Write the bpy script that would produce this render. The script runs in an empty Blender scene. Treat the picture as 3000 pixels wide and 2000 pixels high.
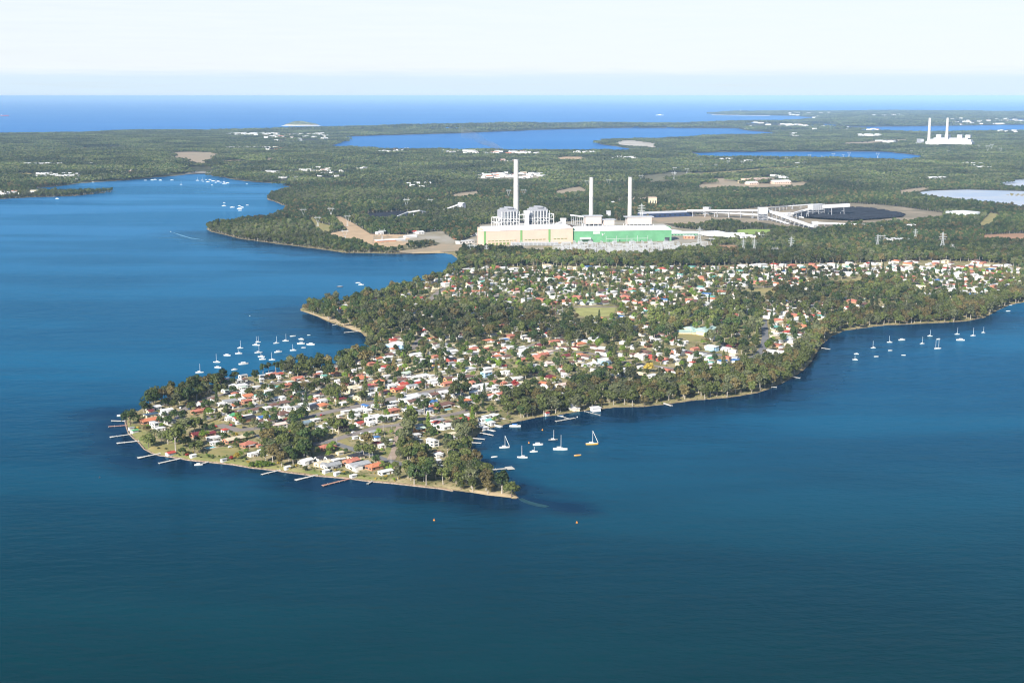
import bpy, bmesh, math, random
import numpy as np
from mathutils import Vector, Matrix
from mathutils.geometry import delaunay_2d_cdt
random.seed(7); RN = np.random.RandomState(7)
R = math.radians
sc = bpy.context.scene
import time as _t; _T0 = _t.time()
def lap(n): print('LAP', n, round(_t.time() - _T0, 1), flush=True)
COL = sc.collection

# ------------------------------------------------------------------ camera
F, H0, YINF = 4000.0, 320.0, 281.0            # focal length (px of the 3000 px frame), height, row of the true horizon
TH = math.atan((1000 - YINF) / F)
cam_d = bpy.data.cameras.new('camera'); cam = bpy.data.objects.new('camera', cam_d); COL.objects.link(cam)
cam_d.sensor_width = 36; cam_d.sensor_fit = 'HORIZONTAL'; cam_d.lens = F / 3000 * 36
cam_d.clip_start = 1; cam_d.clip_end = 600000
cam.location = (0, 0, H0); cam.rotation_euler = (math.pi / 2 - TH, 0, 0)
sc.camera = cam

# ------------------------------------------------------------------ world and sun
SUN_EL, SUN_AZ = R(31), (-0.50, -0.87)        # direction towards the sun: left of the camera and a little behind
w = bpy.data.worlds.new('World'); sc.world = w; w.use_nodes = True
nt = w.node_tree; nt.nodes.clear(); N = nt.nodes; Lk = nt.links
out = N.new('ShaderNodeOutputWorld'); bg = N.new('ShaderNodeBackground'); sky = N.new('ShaderNodeTexSky')
sky.sky_type = 'NISHITA'; sky.sun_disc = False; sky.sun_elevation = SUN_EL
sky.sun_rotation = math.atan2(SUN_AZ[0], SUN_AZ[1]); sky.air_density = 1.0; sky.dust_density = 0.6; sky.ozone_density = 2.0
sky.altitude = 300
tc = N.new('ShaderNodeTexCoord'); sep = N.new('ShaderNodeSeparateXYZ'); mx = N.new('ShaderNodeMath'); mx.operation = 'MAXIMUM'; mx.inputs[1].default_value = 0.006
cmb = N.new('ShaderNodeCombineXYZ')
Lk.new(tc.outputs['Generated'], sep.inputs[0]); Lk.new(sep.outputs[2], mx.inputs[0])
Lk.new(sep.outputs[0], cmb.inputs[0]); Lk.new(sep.outputs[1], cmb.inputs[1]); Lk.new(mx.outputs[0], cmb.inputs[2])
Lk.new(cmb.outputs[0], sky.inputs['Vector'])
# thin high cloud above a low bank of cloud on the horizon
mp = N.new('ShaderNodeMapping'); mp.inputs['Scale'].default_value = (7, 7, 160)
cn = N.new('ShaderNodeTexNoise'); cn.inputs['Scale'].default_value = 2.2; cn.inputs['Detail'].default_value = 7; cn.inputs['Roughness'].default_value = 0.6
Lk.new(tc.outputs['Generated'], mp.inputs[0]); Lk.new(mp.outputs[0], cn.inputs['Vector'])
def wmath(op, a, b=None, c=None):
    m = N.new('ShaderNodeMath'); m.operation = op
    for i, v in enumerate((a, b, c)):
        if v is None: continue
        if isinstance(v, (int, float)): m.inputs[i].default_value = v
        else: Lk.new(v, m.inputs[i])
    return m.outputs[0]
edge = wmath('ADD', sep.outputs[2], wmath('MULTIPLY', wmath('SUBTRACT', cn.outputs[0], 0.5), 0.009))
rmp = N.new('ShaderNodeMapRange'); rmp.interpolation_type = 'SMOOTHSTEP'
rmp.inputs[1].default_value = 0.0115; rmp.inputs[2].default_value = 0.0205; Lk.new(edge, rmp.inputs[0])
rmp2 = N.new('ShaderNodeMapRange'); rmp2.interpolation_type = 'SMOOTHSTEP'       # the veil thins out overhead
rmp2.inputs[1].default_value = 0.07; rmp2.inputs[2].default_value = 0.16; rmp2.inputs[3].default_value = 1.0; rmp2.inputs[4].default_value = 0.0
Lk.new(sep.outputs[2], rmp2.inputs[0])
veil = wmath('MULTIPLY', rmp2.outputs[0], wmath('ADD', 0.70, wmath('MULTIPLY', cn.outputs[0], 0.36)))
mixc = N.new('ShaderNodeMix'); mixc.data_type = 'RGBA'
cloudcol = N.new('ShaderNodeMix'); cloudcol.data_type = 'RGBA'
cloudcol.inputs[6].default_value = (6.6, 8.15, 9.7, 1); cloudcol.inputs[7].default_value = (8.3, 8.95, 9.7, 1)
Lk.new(rmp.outputs[0], cloudcol.inputs[0])
Lk.new(veil, mixc.inputs[0]); Lk.new(sky.outputs[0], mixc.inputs[6]); Lk.new(cloudcol.outputs[2], mixc.inputs[7])
Lk.new(mixc.outputs[2], bg.inputs[0]); bg.inputs[1].default_value = 0.066
Lk.new(bg.outputs[0], out.inputs[0])

sl = bpy.data.lights.new('sun', 'SUN'); sl.energy = 5.0; sl.angle = R(0.53); sl.color = (1.0, 0.94, 0.85)
so = bpy.data.objects.new('sun', sl); COL.objects.link(so)
_n = math.hypot(*SUN_AZ)
sdir = Vector((SUN_AZ[0] / _n * math.cos(SUN_EL), SUN_AZ[1] / _n * math.cos(SUN_EL), math.sin(SUN_EL)))
so.rotation_euler = sdir.to_track_quat('Z', 'Y').to_euler(); so.location = (-400, -200, 600)
sc.view_settings.view_transform = 'Standard'; sc.view_settings.look = 'None'
sc.view_settings.exposure = 0.75; sc.view_settings.gamma = 1.0
cy = sc.cycles; cy.max_bounces = 4; cy.diffuse_bounces = 2; cy.glossy_bounces = 2; cy.transmission_bounces = 2
cy.volume_bounces = 0; cy.transparent_max_bounces = 8; cy.caustics_reflective = False; cy.caustics_refractive = False
cy.sample_clamp_indirect = 4.0; cy.use_denoising = True; cy.pixel_filter_type = 'BLACKMAN_HARRIS'; cy.filter_width = 1.15
# ------------------------------------------------------------------ pixel <-> world
_ct, _st = math.cos(TH), math.sin(TH)
def at(px, py, z=0.0):
    u = (px - 1500) / F; v = (1000 - py) / F
    dy = _ct + v * _st; dz = -_st + v * _ct
    t = (z - H0) / dz
    return u * t, dy * t
def topx(x, y, z=0.0):
    zz = z - H0
    dep = y * _ct - zz * _st; up = y * _st + zz * _ct
    return 1500 + F * x / dep, 1000 - F * up / dep, F / dep      # column, row, pixels per metre
def Z(o, s, pts):                                                # coordinates read off an enlarged view
    return [(o[0] + p[0] / s, o[1] + p[1] / s) for p in pts]

# ------------------------------------------------------------------ shorelines
SH_SOUTH = [(3700, 820), (3400, 848), (3200, 862), (3000, 886), (2961, 893), (2928, 908), (2885, 931), (2834, 941), (2783, 945), (2719, 948), (2655, 951), (2591, 954),
 (2527, 962), (2476, 969), (2438, 985), (2420, 1000), (2405, 1017), (2393, 1038), (2377, 1064), (2357, 1084), (2331, 1102), (2306, 1117), (2275, 1130), (2255, 1140),
 (2219, 1152), (2130, 1166), (2041, 1173), (1960, 1184), (1888, 1192), (1800, 1194), (1761, 1199), (1710, 1204), (1659, 1212), (1634, 1217), (1582, 1222), (1531, 1233),
 (1493, 1241), (1455, 1250), (1424, 1259), (1409, 1268), (1389, 1284), (1376, 1299), (1371, 1315), (1382, 1335), (1391, 1350), (1412, 1372), (1432, 1392), (1462, 1410),
 (1490, 1425), (1510, 1441), (1521, 1458)]
SH_FRONT = [(1516, 1462), (1480, 1457), (1430, 1452), (1378, 1443), (1327, 1437), (1289, 1430), (1251, 1426), (1198, 1420), (1131, 1413), (1091, 1410), (1017, 1400),
 (978, 1397), (927, 1393), (876, 1387), (838, 1382), (800, 1376), (734, 1369), (683, 1360), (606, 1352), (555, 1347), (504, 1338), (466, 1333), (443, 1325), (422, 1314),
 (407, 1296), (389, 1281), (376, 1269), (371, 1254), (367, 1239), (366, 1226), (374, 1213), (402, 1203), (415, 1195)]
SH_NORTH = [(430, 1182), (470, 1168), (520, 1153), (560, 1142), (600, 1131), (655, 1117), (720, 1103), (775, 1094), (815, 1089), (860, 1083), (930, 1074), (966, 1066),
 (1010, 1056), (1050, 1040), (1080, 1020), (1083, 1005), (1076, 992), (1055, 974), (1030, 967), (1004, 959), (978, 949), (953, 940), (927, 927), (902, 918), (879, 910),
 (877, 903), (910, 893), (950, 887), (994, 880), (1060, 866), (1120, 853), (1170, 843), (1230, 826), (1290, 806), (1330, 791), (1343, 777), (1338, 757), (1322, 746),
 (1300, 742), (1200, 744), (1140, 744), (1085, 742), (1008, 741), (957, 733), (906, 727), (855, 720), (804, 714), (753, 707), (702, 700), (651, 687), (613, 678), (603, 670),
 (612, 662), (650, 655), (700, 648), (760, 642), (800, 636), (826, 626), (834, 613), (846, 605), (822, 600), (804, 591), (789, 588), (780, 583), (789, 575), (817, 563),
 (866, 552), (845, 546), (823, 543), (842, 539), (829, 538), (766, 535), (715, 531), (682, 526), (646, 518), (625, 517), (600, 507), (561, 510), (510, 516), (434, 522),
 (357, 529), (281, 534), (229, 538), (204, 542), (166, 547), (128, 550), (102, 552), (108, 560), (150, 563), (220, 563), (290, 562), (331, 559), (334, 562), (293, 567),
 (229, 574), (153, 577), (89, 579), (0, 584), (-200, 592), (-500, 600), (-700, 600)]
SH_COAST = [(-700, 402), (-400, 396), (0, 391.5), (76, 394), (170, 392), (255, 388), (331, 386), (382, 386), (553, 384), (680, 382), (850, 380), (1000, 376), (1340, 372),
 (1595, 368), (1765, 365), (2000, 366), (2098, 362.5), (2255, 358), (2331, 354), (2382, 350), (2383, 345), (2340, 340.5), (2255, 338.5), (2127, 337.3), (2076, 335.5),
 (2100, 333.6), (2149, 333), (2212, 329.5), (2290, 328.5), (2417, 330), (2638, 331), (3000, 331), (3700, 332)]
LAKES = {
 'lagoon': [(1003, 401), (1110, 397), (1200, 395), (1340, 391), (1500, 384), (1640, 379), (1765, 376), (1850, 375), (2000, 375.5), (2100, 376), (2162, 376), (2183, 382),
  (2255, 384), (2297, 386), (2315, 388), (2255, 389.5), (2127, 392), (2042, 396), (1990, 399), (1948, 402), (1860, 403), (1790, 405), (1744, 412), (1757, 419), (1808, 424),
  (1863, 433), (1950, 434), (1850, 436), (1680, 435), (1510, 434), (1340, 432), (1127, 431), (1085, 427.5), (1000, 424), (952, 425.5), (1000, 419), (1021, 417), (1012, 410)],
 'cooling': [(1995, 449.5), (2120, 446), (2250, 445), (2500, 444.5), (2600, 445), (2620, 448), (2660, 452), (2735, 455.5), (2700, 460), (2642, 466), (2590, 464), (2510, 459), (2380, 456.5), (2213, 455), (2060, 453.5)],
 'channel': [(2332, 365), (2390, 364), (2451, 364), (2446, 368.5), (2489, 372), (2590, 371.5), (2701, 370), (2787, 369), (2850, 368), (3000, 365.6), (3500, 362), (3500, 378), (3000, 378),
  (2893, 380), (2723, 382.5), (2616, 381), (2510, 375.5), (2404, 370)],
 'inlet': [(2927, 350.5), (3000, 349.5), (3500, 349), (3500, 354), (3000, 353)],
}
for k_, y0_, dy_ in (('lagoon', 423.9, 6), ('cooling', 453, 6), ('channel', 375, 4), ('inlet', 352.5, 3)):   # near banks lie below the tree tops that hide them
    LAKES[k_] = [(a, b + (dy_ if b > y0_ else 0)) for a, b in LAKES[k_]]
LAKES['lagoon'] = [(a, b + (4 if 1740 < a < 2320 and 383 < b < 420 else 0)) for a, b in LAKES['lagoon']]
SH_COAST = [(a, b + (4 if b > 371 else 2.5 if b > 345 else 0)) for a, b in SH_COAST]
def refine(pts, step, jit, closed=True):
    out = []; n = len(pts)
    for i in range(n if closed else n - 1):
        a = pts[i]; b = pts[(i + 1) % n]
        d = math.hypot(b[0] - a[0], (b[1] - a[1]) * 2.5); k = max(1, int(d / step))
        for j in range(k):
            t = j / k; q = 0 if (j == 0 or jit == 0) else random.uniform(-jit, jit)
            py = a[1] + (b[1] - a[1]) * t
            out.append((a[0] + (b[0] - a[0]) * t + q, py + q * 0.35 * min(1, max(0.02, (py - 300) / 600))))
    if not closed: out.append(pts[-1])
    return out
MAIN = refine(SH_SOUTH + SH_FRONT + SH_NORTH, 14, 0.9, False) + refine(SH_COAST, 30, 0.5, False)
LKS = [refine(v, 24, 0.5) for v in LAKES.values()]
def inpoly(px, py, poly):
    px = np.asarray(px, float); py = np.asarray(py, float); r = np.zeros(px.shape, bool); n = len(poly); j = n - 1
    for i in range(n):
        xi, yi = poly[i]; xj, yj = poly[j]
        if yi != yj:
            c = ((yi > py) != (yj > py)) & (px < (xj - xi) * (py - yi) / (yj - yi) + xi)
            r ^= c
        j = i
    return r
def onland(px, py):
    r = inpoly(px, py, MAIN)
    for l in LKS: r &= ~inpoly(px, py, l)
    return r
_SEG = []
for P, cl in [(SH_SOUTH + SH_FRONT + SH_NORTH, False)] + [(v, True) for v in LAKES.values()] + [(SH_COAST, False)]:
    W_ = [at(*p) for p in P]
    for i in range(len(W_) if cl else len(W_) - 1): _SEG.append((*W_[i], *W_[(i + 1) % len(W_)]))
_SEG = np.array(_SEG)
def shoredist(x, y):
    x = np.atleast_1d(np.asarray(x, float)); y = np.atleast_1d(np.asarray(y, float)); best = np.full(x.shape, 1e9)
    if len(x) < 400:
        ax, ay, bx, by = _SEG.T[:, :, None]; dx, dy = bx - ax, by - ay
        t = np.clip(((x - ax) * dx + (y - ay) * dy) / (dx * dx + dy * dy + 1e-9), 0, 1)
        return np.sqrt(((x - ax - t * dx) ** 2 + (y - ay - t * dy) ** 2).min(axis=0))
    for ax, ay, bx, by in _SEG:
        dx, dy = bx - ax, by - ay; l2 = dx * dx + dy * dy + 1e-9
        t = np.clip(((x - ax) * dx + (y - ay) * dy) / l2, 0, 1)
        best = np.minimum(best, (x - ax - t * dx) ** 2 + (y - ay - t * dy) ** 2)
    return np.sqrt(best)
def sstep(t): t = np.clip(t, 0, 1); return t * t * (3 - 2 * t)
def height(x, y):
    x = np.atleast_1d(np.asarray(x, float)); y = np.atleast_1d(np.asarray(y, float)); d = shoredist(x, y)
    n1 = np.sin(x * .0041 + 1.3) * np.sin(y * .0033 + .4); n2 = np.sin(x * .0011 - y * .0007 + 2) * np.sin(y * .0013 + x * .0004)
    near = 1.1 * sstep(d / 7) + 4.0 * sstep(d / 220) * (0.7 + 0.3 * n1)
    far = sstep((y - 4200) / 2500) * sstep(d / 500) * (14 + 12 * n2 + 5 * n1)
    return near + far
def ground(px, py):
    z = 2.0
    for _ in range(4):
        x, y = at(px, py, z); z = float(height(x, y)[0])
    return x, y, z

# ------------------------------------------------------------------ materials
MATS = {}
def mat(name, col, rough=0.8, var=0.0, vscale=0.3, bump=0.0, bscale=1.0, col2=None, metal=0.0, spec=0.3, orand=0.0, obj=False):
    if name in MATS: return MATS[name]
    m = bpy.data.materials.new(name); m.use_nodes = True; MATS[name] = m
    t = m.node_tree; n = t.nodes; l = t.links; b = n['Principled BSDF']
    b.inputs['Roughness'].default_value = rough; b.inputs['Metallic'].default_value = metal
    b.inputs['Specular IOR Level'].default_value = spec
    b.inputs['Base Color'].default_value = (*col, 1); m.diffuse_color = (*col, 1)
    last = None
    tcn = n.new('ShaderNodeTexCoord')
    geo = n.new('ShaderNodeNewGeometry')
    src = tcn.outputs['Object'] if obj else geo.outputs['Position']
    if var > 0 or col2:
        tx = n.new('ShaderNodeTexNoise'); tx.inputs['Scale'].default_value = vscale; tx.inputs['Detail'].default_value = 4; tx.inputs['Roughness'].default_value = 0.65
        l.new(src, tx.inputs['Vector'])
        mr = n.new('ShaderNodeMapRange'); mr.inputs[1].default_value = 0.35; mr.inputs[2].default_value = 0.65; l.new(tx.outputs[0], mr.inputs[0])
        mm = n.new('ShaderNodeMix'); mm.data_type = 'RGBA'
        c2 = col2 if col2 else tuple(c * (1 + var) for c in col); c1 = col if col2 else tuple(c * (1 - var) for c in col)
        mm.inputs[6].default_value = (*c1, 1); mm.inputs[7].default_value = (*c2, 1)
        l.new(mr.outputs[0], mm.inputs[0]); l.new(mm.outputs[2], b.inputs['Base Color']); last = mm.outputs[2]
    if orand > 0:
        oi = n.new('ShaderNodeObjectInfo'); hs = n.new('ShaderNodeHueSaturation')
        a = n.new('ShaderNodeMapRange'); a.inputs[3].default_value = 1 - orand; a.inputs[4].default_value = 1 + orand; l.new(oi.outputs['Random'], a.inputs[0])
        if last: l.new(last, hs.inputs['Color'])
        else: hs.inputs['Color'].default_value = (*col, 1)
        l.new(a.outputs[0], hs.inputs['Value']); l.new(hs.outputs[0], b.inputs['Base Color'])
    if bump > 0:
        tb = n.new('ShaderNodeTexNoise'); tb.inputs['Scale'].default_value = bscale; tb.inputs['Detail'].default_value = 3
        l.new(src, tb.inputs['Vector']); bu = n.new('ShaderNodeBump'); bu.inputs['Strength'].default_value = 1; bu.inputs['Distance'].default_value = bump
        l.new(tb.outputs[0], bu.inputs['Height']); l.new(bu.outputs[0], b.inputs['Normal'])
    return m
def leafmat(name, c1, c2, orand=0.34):
    if name in MATS: return MATS[name]
    m = mat(name, c1, rough=0.55, col2=c2, vscale=0.45, orand=orand, spec=0.25, obj=True)
    t = m.node_tree; n = t.nodes; l = t.links; b = n['Principled BSDF']
    tr = n.new('ShaderNodeBsdfTranslucent'); ms = n.new('ShaderNodeMixShader'); ms.inputs[0].default_value = 0.22
    src = b.inputs['Base Color'].links[0].from_socket
    ge = n.new('ShaderNodeNewGeometry'); nx = n.new('ShaderNodeTexNoise'); nx.inputs['Scale'].default_value = .003; nx.inputs['Detail'].default_value = 6; l.new(ge.outputs['Position'], nx.inputs['Vector'])
    mr2 = n.new('ShaderNodeMapRange'); mr2.inputs[1].default_value = .3; mr2.inputs[2].default_value = .7; mr2.inputs[3].default_value = .5; mr2.inputs[4].default_value = 1.65; l.new(nx.outputs[0], mr2.inputs[0])
    vm = n.new('ShaderNodeVectorMath'); vm.operation = 'SCALE'; l.new(src, vm.inputs[0]); l.new(mr2.outputs[0], vm.inputs['Scale']); src = vm.outputs[0]; l.new(src, b.inputs['Base Color'])
    l.new(src, tr.inputs['Color'])
    l.new(b.outputs[0], ms.inputs[1]); l.new(tr.outputs[0], ms.inputs[2]); l.new(ms.outputs[0], n['Material Output'].inputs[0])
    return m
COLS = {'W': (.70, .70, .69), 'C': (.66, .58, .42), 'K': (.035, .037, .045), 'B': (.17, .095, .075), 'R': (.42, .075, .055), 'O': (.52, .19, .10), 'T': (.45, .17, .12),
 'M': (.17, .035, .04), 'G': (.10, .36, .16), 'L': (.07, .18, .42), 'Y': (.33, .34, .35), 'V': (.16, .42, .36), 'P': (.68, .52, .46), 'E': (.52, .62, .52), 'N': (.05, .09, .14),
 'F': (.20, .22, .15), 'X': (.36, .07, .09), 'Z': (.22, .30, .34)}
CNAME = {'W': 'white', 'C': 'cream', 'K': 'charcoal', 'B': 'brown', 'R': 'red', 'O': 'orange', 'T': 'terracotta', 'M': 'maroon', 'G': 'green', 'L': 'blue', 'Y': 'grey',
 'V': 'mint green', 'P': 'pale pink', 'E': 'pale green', 'N': 'navy blue', 'F': 'olive brown', 'X': 'crimson', 'Z': 'slate grey'}
def roofmat(c): return mat('roof_' + CNAME[c].replace(' ', '_'), COLS[c], rough=0.55 if c in 'WCEGLVZ' else 0.8, var=0.14, vscale=0.5, bump=0.03, bscale=3, obj=True, orand=0.08)
WALLC = {'w': ('white', (.74, .73, .70)), 'c': ('cream', (.70, .60, .42)), 'b': ('brick', (.42, .22, .14)), 'o': ('orange brick', (.60, .33, .16)), 'y': ('pale grey', (.55, .56, .56)),
 'r': ('red brick', (.36, .08, .06)), 'u': ('pale blue', (.35, .55, .72))}
def wallmat(c): return mat('wall_' + WALLC[c][0].replace(' ', '_'), WALLC[c][1], rough=0.85, var=0.08, vscale=0.8, obj=True, orand=0.06)
GLASS = mat('window_glass', (.03, .04, .05), rough=0.12, spec=0.6)
STEEL = mat('galvanised_steel', (.55, .57, .58), rough=0.45, metal=0.3, var=.1)
WPAINT = mat('white_paint', (.80, .80, .79), rough=0.5, var=.05, vscale=.2)
CONC = mat('concrete', (.62, .60, .56), rough=0.85, var=.12, vscale=.08)
TIMBER = mat('weathered_timber', (.50, .48, .44), rough=0.9, var=.15, vscale=1.5)
DARK = mat('dark_recess', (.04, .045, .055), rough=0.8)
ASPH = mat('asphalt', (.25, .22, .20), rough=0.9, var=.12, vscale=.05)
GASPH = mat('grey_asphalt', (.18, .18, .185), rough=0.9, var=.12, vscale=.05)
GRAVEL = mat('gravel', (.36, .28, .22), rough=0.95, var=.15, vscale=.1)
TRUNK = mat('pale_bark', (.42, .38, .33), rough=0.9, var=.25, vscale=.8, obj=True)
DTRUNK = mat('grey_bark', (.16, .13, .11), rough=0.9, var=.25, vscale=.8, obj=True)

# ------------------------------------------------------------------ mesh builder
class MB:
    def __init__(s): s.v = []; s.f = []; s.m = []
    def face(s, pts, m=0):
        i = len(s.v); s.v += [tuple(p) for p in pts]; s.f.append(tuple(range(i, i + len(pts)))); s.m.append(m); return s
    def box(s, x0, y0, z0, x1, y1, z1, m=0):
        i = len(s.v)
        s.v += [(x0, y0, z0), (x1, y0, z0), (x1, y1, z0), (x0, y1, z0), (x0, y0, z1), (x1, y0, z1), (x1, y1, z1), (x0, y1, z1)]
        for q in ((0, 3, 2, 1), (4, 5, 6, 7), (0, 1, 5, 4), (1, 2, 6, 5), (2, 3, 7, 6), (3, 0, 4, 7)):
            s.f.append(tuple(i + k for k in q)); s.m.append(m)
        return s
    def bar(s, p, q, w_, m=0, h=None):
        p = Vector(p); q = Vector(q); d = q - p
        if d.length < 1e-6: return s
        d.normalize(); up = Vector((0, 0, 1)) if abs(d.z) < 0.95 else Vector((1, 0, 0))
        a = d.cross(up).normalized() * w_ / 2; b = d.cross(a).normalized() * (h or w_) / 2; i = len(s.v)
        for c in (p, q):
            for sa, sb in ((-1, -1), (1, -1), (1, 1), (-1, 1)): s.v.append(tuple(c + a * sa + b * sb))
        for qd in ((0, 3, 2, 1), (4, 5, 6, 7), (0, 1, 5, 4), (1, 2, 6, 5), (2, 3, 7, 6), (3, 0, 4, 7)):
            s.f.append(tuple(i + k for k in qd)); s.m.append(m)
        return s
    def cyl(s, x, y, z0, z1, r0, r1=None, n=12, m=0, x1=None, y1=None, cap=True):
        r1 = r0 if r1 is None else r1; x1 = x if x1 is None else x1; y1 = y if y1 is None else y1; i = len(s.v)
        for cx, cy_, z, r in ((x, y, z0, r0), (x1, y1, z1, r1)):
            for k in range(n): a = 2 * math.pi * k / n; s.v.append((cx + r * math.cos(a), cy_ + r * math.sin(a), z))
        for k in range(n): s.f.append((i + k, i + (k + 1) % n, i + n + (k + 1) % n, i + n + k)); s.m.append(m)
        if cap:
            s.f.append(tuple(i + n + k for k in range(n))); s.m.append(m)
            s.f.append(tuple(i + n - 1 - k for k in range(n))); s.m.append(m)
        return s
    def mesh(s, name, mats):
        me = bpy.data.meshes.new(name); me.from_pydata(s.v, [], s.f)
        for m in (mats if isinstance(mats, (list, tuple)) else [mats]): me.materials.append(m)
        me.polygons.foreach_set('material_index', s.m); me.update(); return me
    def build(s, name, mats, parent=None, loc=(0, 0, 0), rz=0):
        return link(name, s.mesh(name, mats), parent, loc, rz)
def link(name, me, parent=None, loc=(0, 0, 0), rz=0):
    o = bpy.data.objects.new(name, me); COL.objects.link(o); o.location = loc; o.rotation_euler = (0, 0, rz)
    if parent: o.parent = parent
    return o
def tag(o, label=None, cat=None, group=None, kind=None):
    if label: o['label'] = label
    if cat: o['category'] = cat
    if group: o['group'] = group
    if kind: o['kind'] = kind
    return o
def root(name, loc, rz=0): return link(name, None, None, loc, rz)
def cdt_mesh(name, polys, holes, grid, mats, zf, keep, parent=None, drape=False):
    pts = []; edges = []
    for P in polys + holes:
        i = len(pts); pts += P; edges += [(i + k, i + (k + 1) % len(P)) for k in range(len(P))]
    if len(grid):
        ok = keep(grid[:, 0], grid[:, 1]); pts += [tuple(g) for g in grid[ok]]
    vo, eo, fo, *_ = delaunay_2d_cdt([Vector(p) for p in pts], edges, [], 0, 1e-6)
    V = np.array([(v.x, v.y) for v in vo]); T = np.array([f for f in fo if len(f) == 3])
    c = V[T].mean(axis=1); T = T[keep(c[:, 0], c[:, 1])]
    bx = np.zeros(len(V), bool)
    wx, wy = at(V[:, 0], V[:, 1], 2.0 if drape else 0.0)
    for _ in range(3 if drape else 0): wx, wy = at(V[:, 0], V[:, 1], height(wx, wy))
    # boundary vertices: used by an edge with a single triangle
    ee = np.sort(np.vstack([T[:, [0, 1]], T[:, [1, 2]], T[:, [2, 0]]]), axis=1)
    u, cnt = np.unique(ee, axis=0, return_counts=True); bx[u[cnt == 1].ravel()] = True
    z = zf(wx, wy, bx)
    used = np.unique(T); re = np.full(len(V), -1); re[used] = np.arange(len(used))
    P3 = np.column_stack([wx, wy, z])[used]; T = re[T]
    a = P3[T[:, 0]]; b = P3[T[:, 1]]; cc = P3[T[:, 2]]
    nz = (b[:, 0] - a[:, 0]) * (cc[:, 1] - a[:, 1]) - (b[:, 1] - a[:, 1]) * (cc[:, 0] - a[:, 0])
    T[nz < 0] = T[nz < 0][:, ::-1]
    me = bpy.data.meshes.new(name); me.from_pydata(P3.tolist(), [], T.tolist())
    for m in mats: me.materials.append(m)
    me.polygons.foreach_set('use_smooth', [True] * len(T)); me.update()
    return link(name, me, parent)
def wpoly(P):                                                     # a polygon on the map, in metres
    return [at(*p, 2.0) for p in P]
def sheet(name, P, m, off=0.06, step=None, kind='structure', refn=True):
    """flat ground patch draped over the terrain"""
    P = refine(P, 14, 0.5) if refn else P
    xs = [p[0] for p in P]; ys = [p[1] for p in P]
    gx = np.arange(min(xs), max(xs), step or 10); gy = np.arange(min(ys), max(ys), (step or 10) * 0.35)
    G = np.array([(a, b) for a in gx for b in gy]).reshape(-1, 2)
    def zf(wx, wy, bd): return height(wx, wy) + off + np.maximum(0, wy - 1500) * 3e-4
    Q = [tuple(p) for p in P]
    o = cdt_mesh(name, [Q], [], G, [m], zf, lambda a, b: inpoly(a, b, Q), drape=True)
    tag(o, kind=kind); return o
# ------------------------------------------------------------------ terrain
def ground_material():
    m = bpy.data.materials.new('ground_cover'); m.use_nodes = True; t = m.node_tree; n = t.nodes; l = t.links; b = n['Principled BSDF']
    b.inputs['Roughness'].default_value = .95; b.inputs['Specular IOR Level'].default_value = .15
    g = n.new('ShaderNodeNewGeometry'); sp = n.new('ShaderNodeSeparateXYZ'); l.new(g.outputs['Position'], sp.inputs[0])
    def noise(sc_, det=5):
        x = n.new('ShaderNodeTexNoise'); x.inputs['Scale'].default_value = sc_; x.inputs['Detail'].default_value = det; x.inputs['Roughness'].default_value = .6
        l.new(g.outputs['Position'], x.inputs['Vector']); return x.outputs[0]
    def rng(s, a, b_):
        x = n.new('ShaderNodeMapRange'); x.inputs[1].default_value = a; x.inputs[2].default_value = b_; l.new(s, x.inputs[0]); return x.outputs[0]
    def mix(f, a, b_):
        x = n.new('ShaderNodeMix'); x.data_type = 'RGBA'; l.new(f, x.inputs[0])
        for k, v in ((6, a), (7, b_)):
            if isinstance(v, tuple): x.inputs[k].default_value = (*v, 1)
            else: l.new(v, x.inputs[k])
        return x.outputs[2]
    grass = mix(rng(noise(.05), .38, .62), (.19, .175, .075), (.40, .33, .19))
    grass = mix(rng(noise(.35, 3), .5, .72), grass, (.095, .13, .035))
    wild = mix(rng(noise(.02), .35, .65), (.045, .06, .03), (.10, .095, .06))
    far = rng(sp.outputs[1], 2750, 3050)
    gc = mix(far, grass, wild)
    sand = mix(rng(noise(.4), .4, .6), (.29, .21, .125), (.19, .16, .09))
    c = mix(rng(sp.outputs[2], .55, .2), gc, sand)
    l.new(c, b.inputs['Base Color']); MATS['ground_cover'] = m; return m
GMAT = ground_material()
gr = []
for y in np.arange(300, 1465, 5.0):
    st = 11 if y > 650 else 16
    xs = np.arange(-700, 3700, st * (1 if y > 420 else 1.6)) + (y * 7.3) % st
    gr.append(np.column_stack([xs + RN.uniform(-2, 2, len(xs)), y + RN.uniform(-1, 1, len(xs))]))
gr = np.vstack(gr)
def tz(wx, wy, bd):
    z = height(wx, wy); z[bd] = -0.3; return z
land = cdt_mesh('ground', [MAIN], LKS, gr, [GMAT], tz, onland); tag(land, kind='structure')

# island off the coast
def island():
    x0, y0 = at(880, 367); s_ = F / y0; mb = MB(); n = 26; rings = []
    for ri, (rr, hh) in enumerate(((1, -1), (.95, 8), (.84, 16), (.6, 28), (.35, 38), (.15, 41), (0.01, 41))):
        row = []
        for k in range(n):
            a = 2 * math.pi * k / n; j = 1 + .09 * math.sin(3 * a + 1) + .05 * math.sin(7 * a)
            row.append((185 * rr * j * math.cos(a) - 18 * (1 - rr), 120 * rr * j * math.sin(a), hh * (1 + .12 * math.sin(5 * a + ri))))
        rings.append(row)
    for a, b in zip(rings, rings[1:]):
        for k in range(n): mb.face([a[k], a[(k + 1) % n], b[(k + 1) % n], b[k]], 0 if b is rings[1] else 1)
    o = mb.build('island', [mat('pale_rock', (.42, .36, .30), var=.25, vscale=.03), mat('island_scrub', (.13, .15, .09), var=.3, vscale=.02)], None, (x0, y0, 0))
    tag(o, kind='structure')
island()

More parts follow.
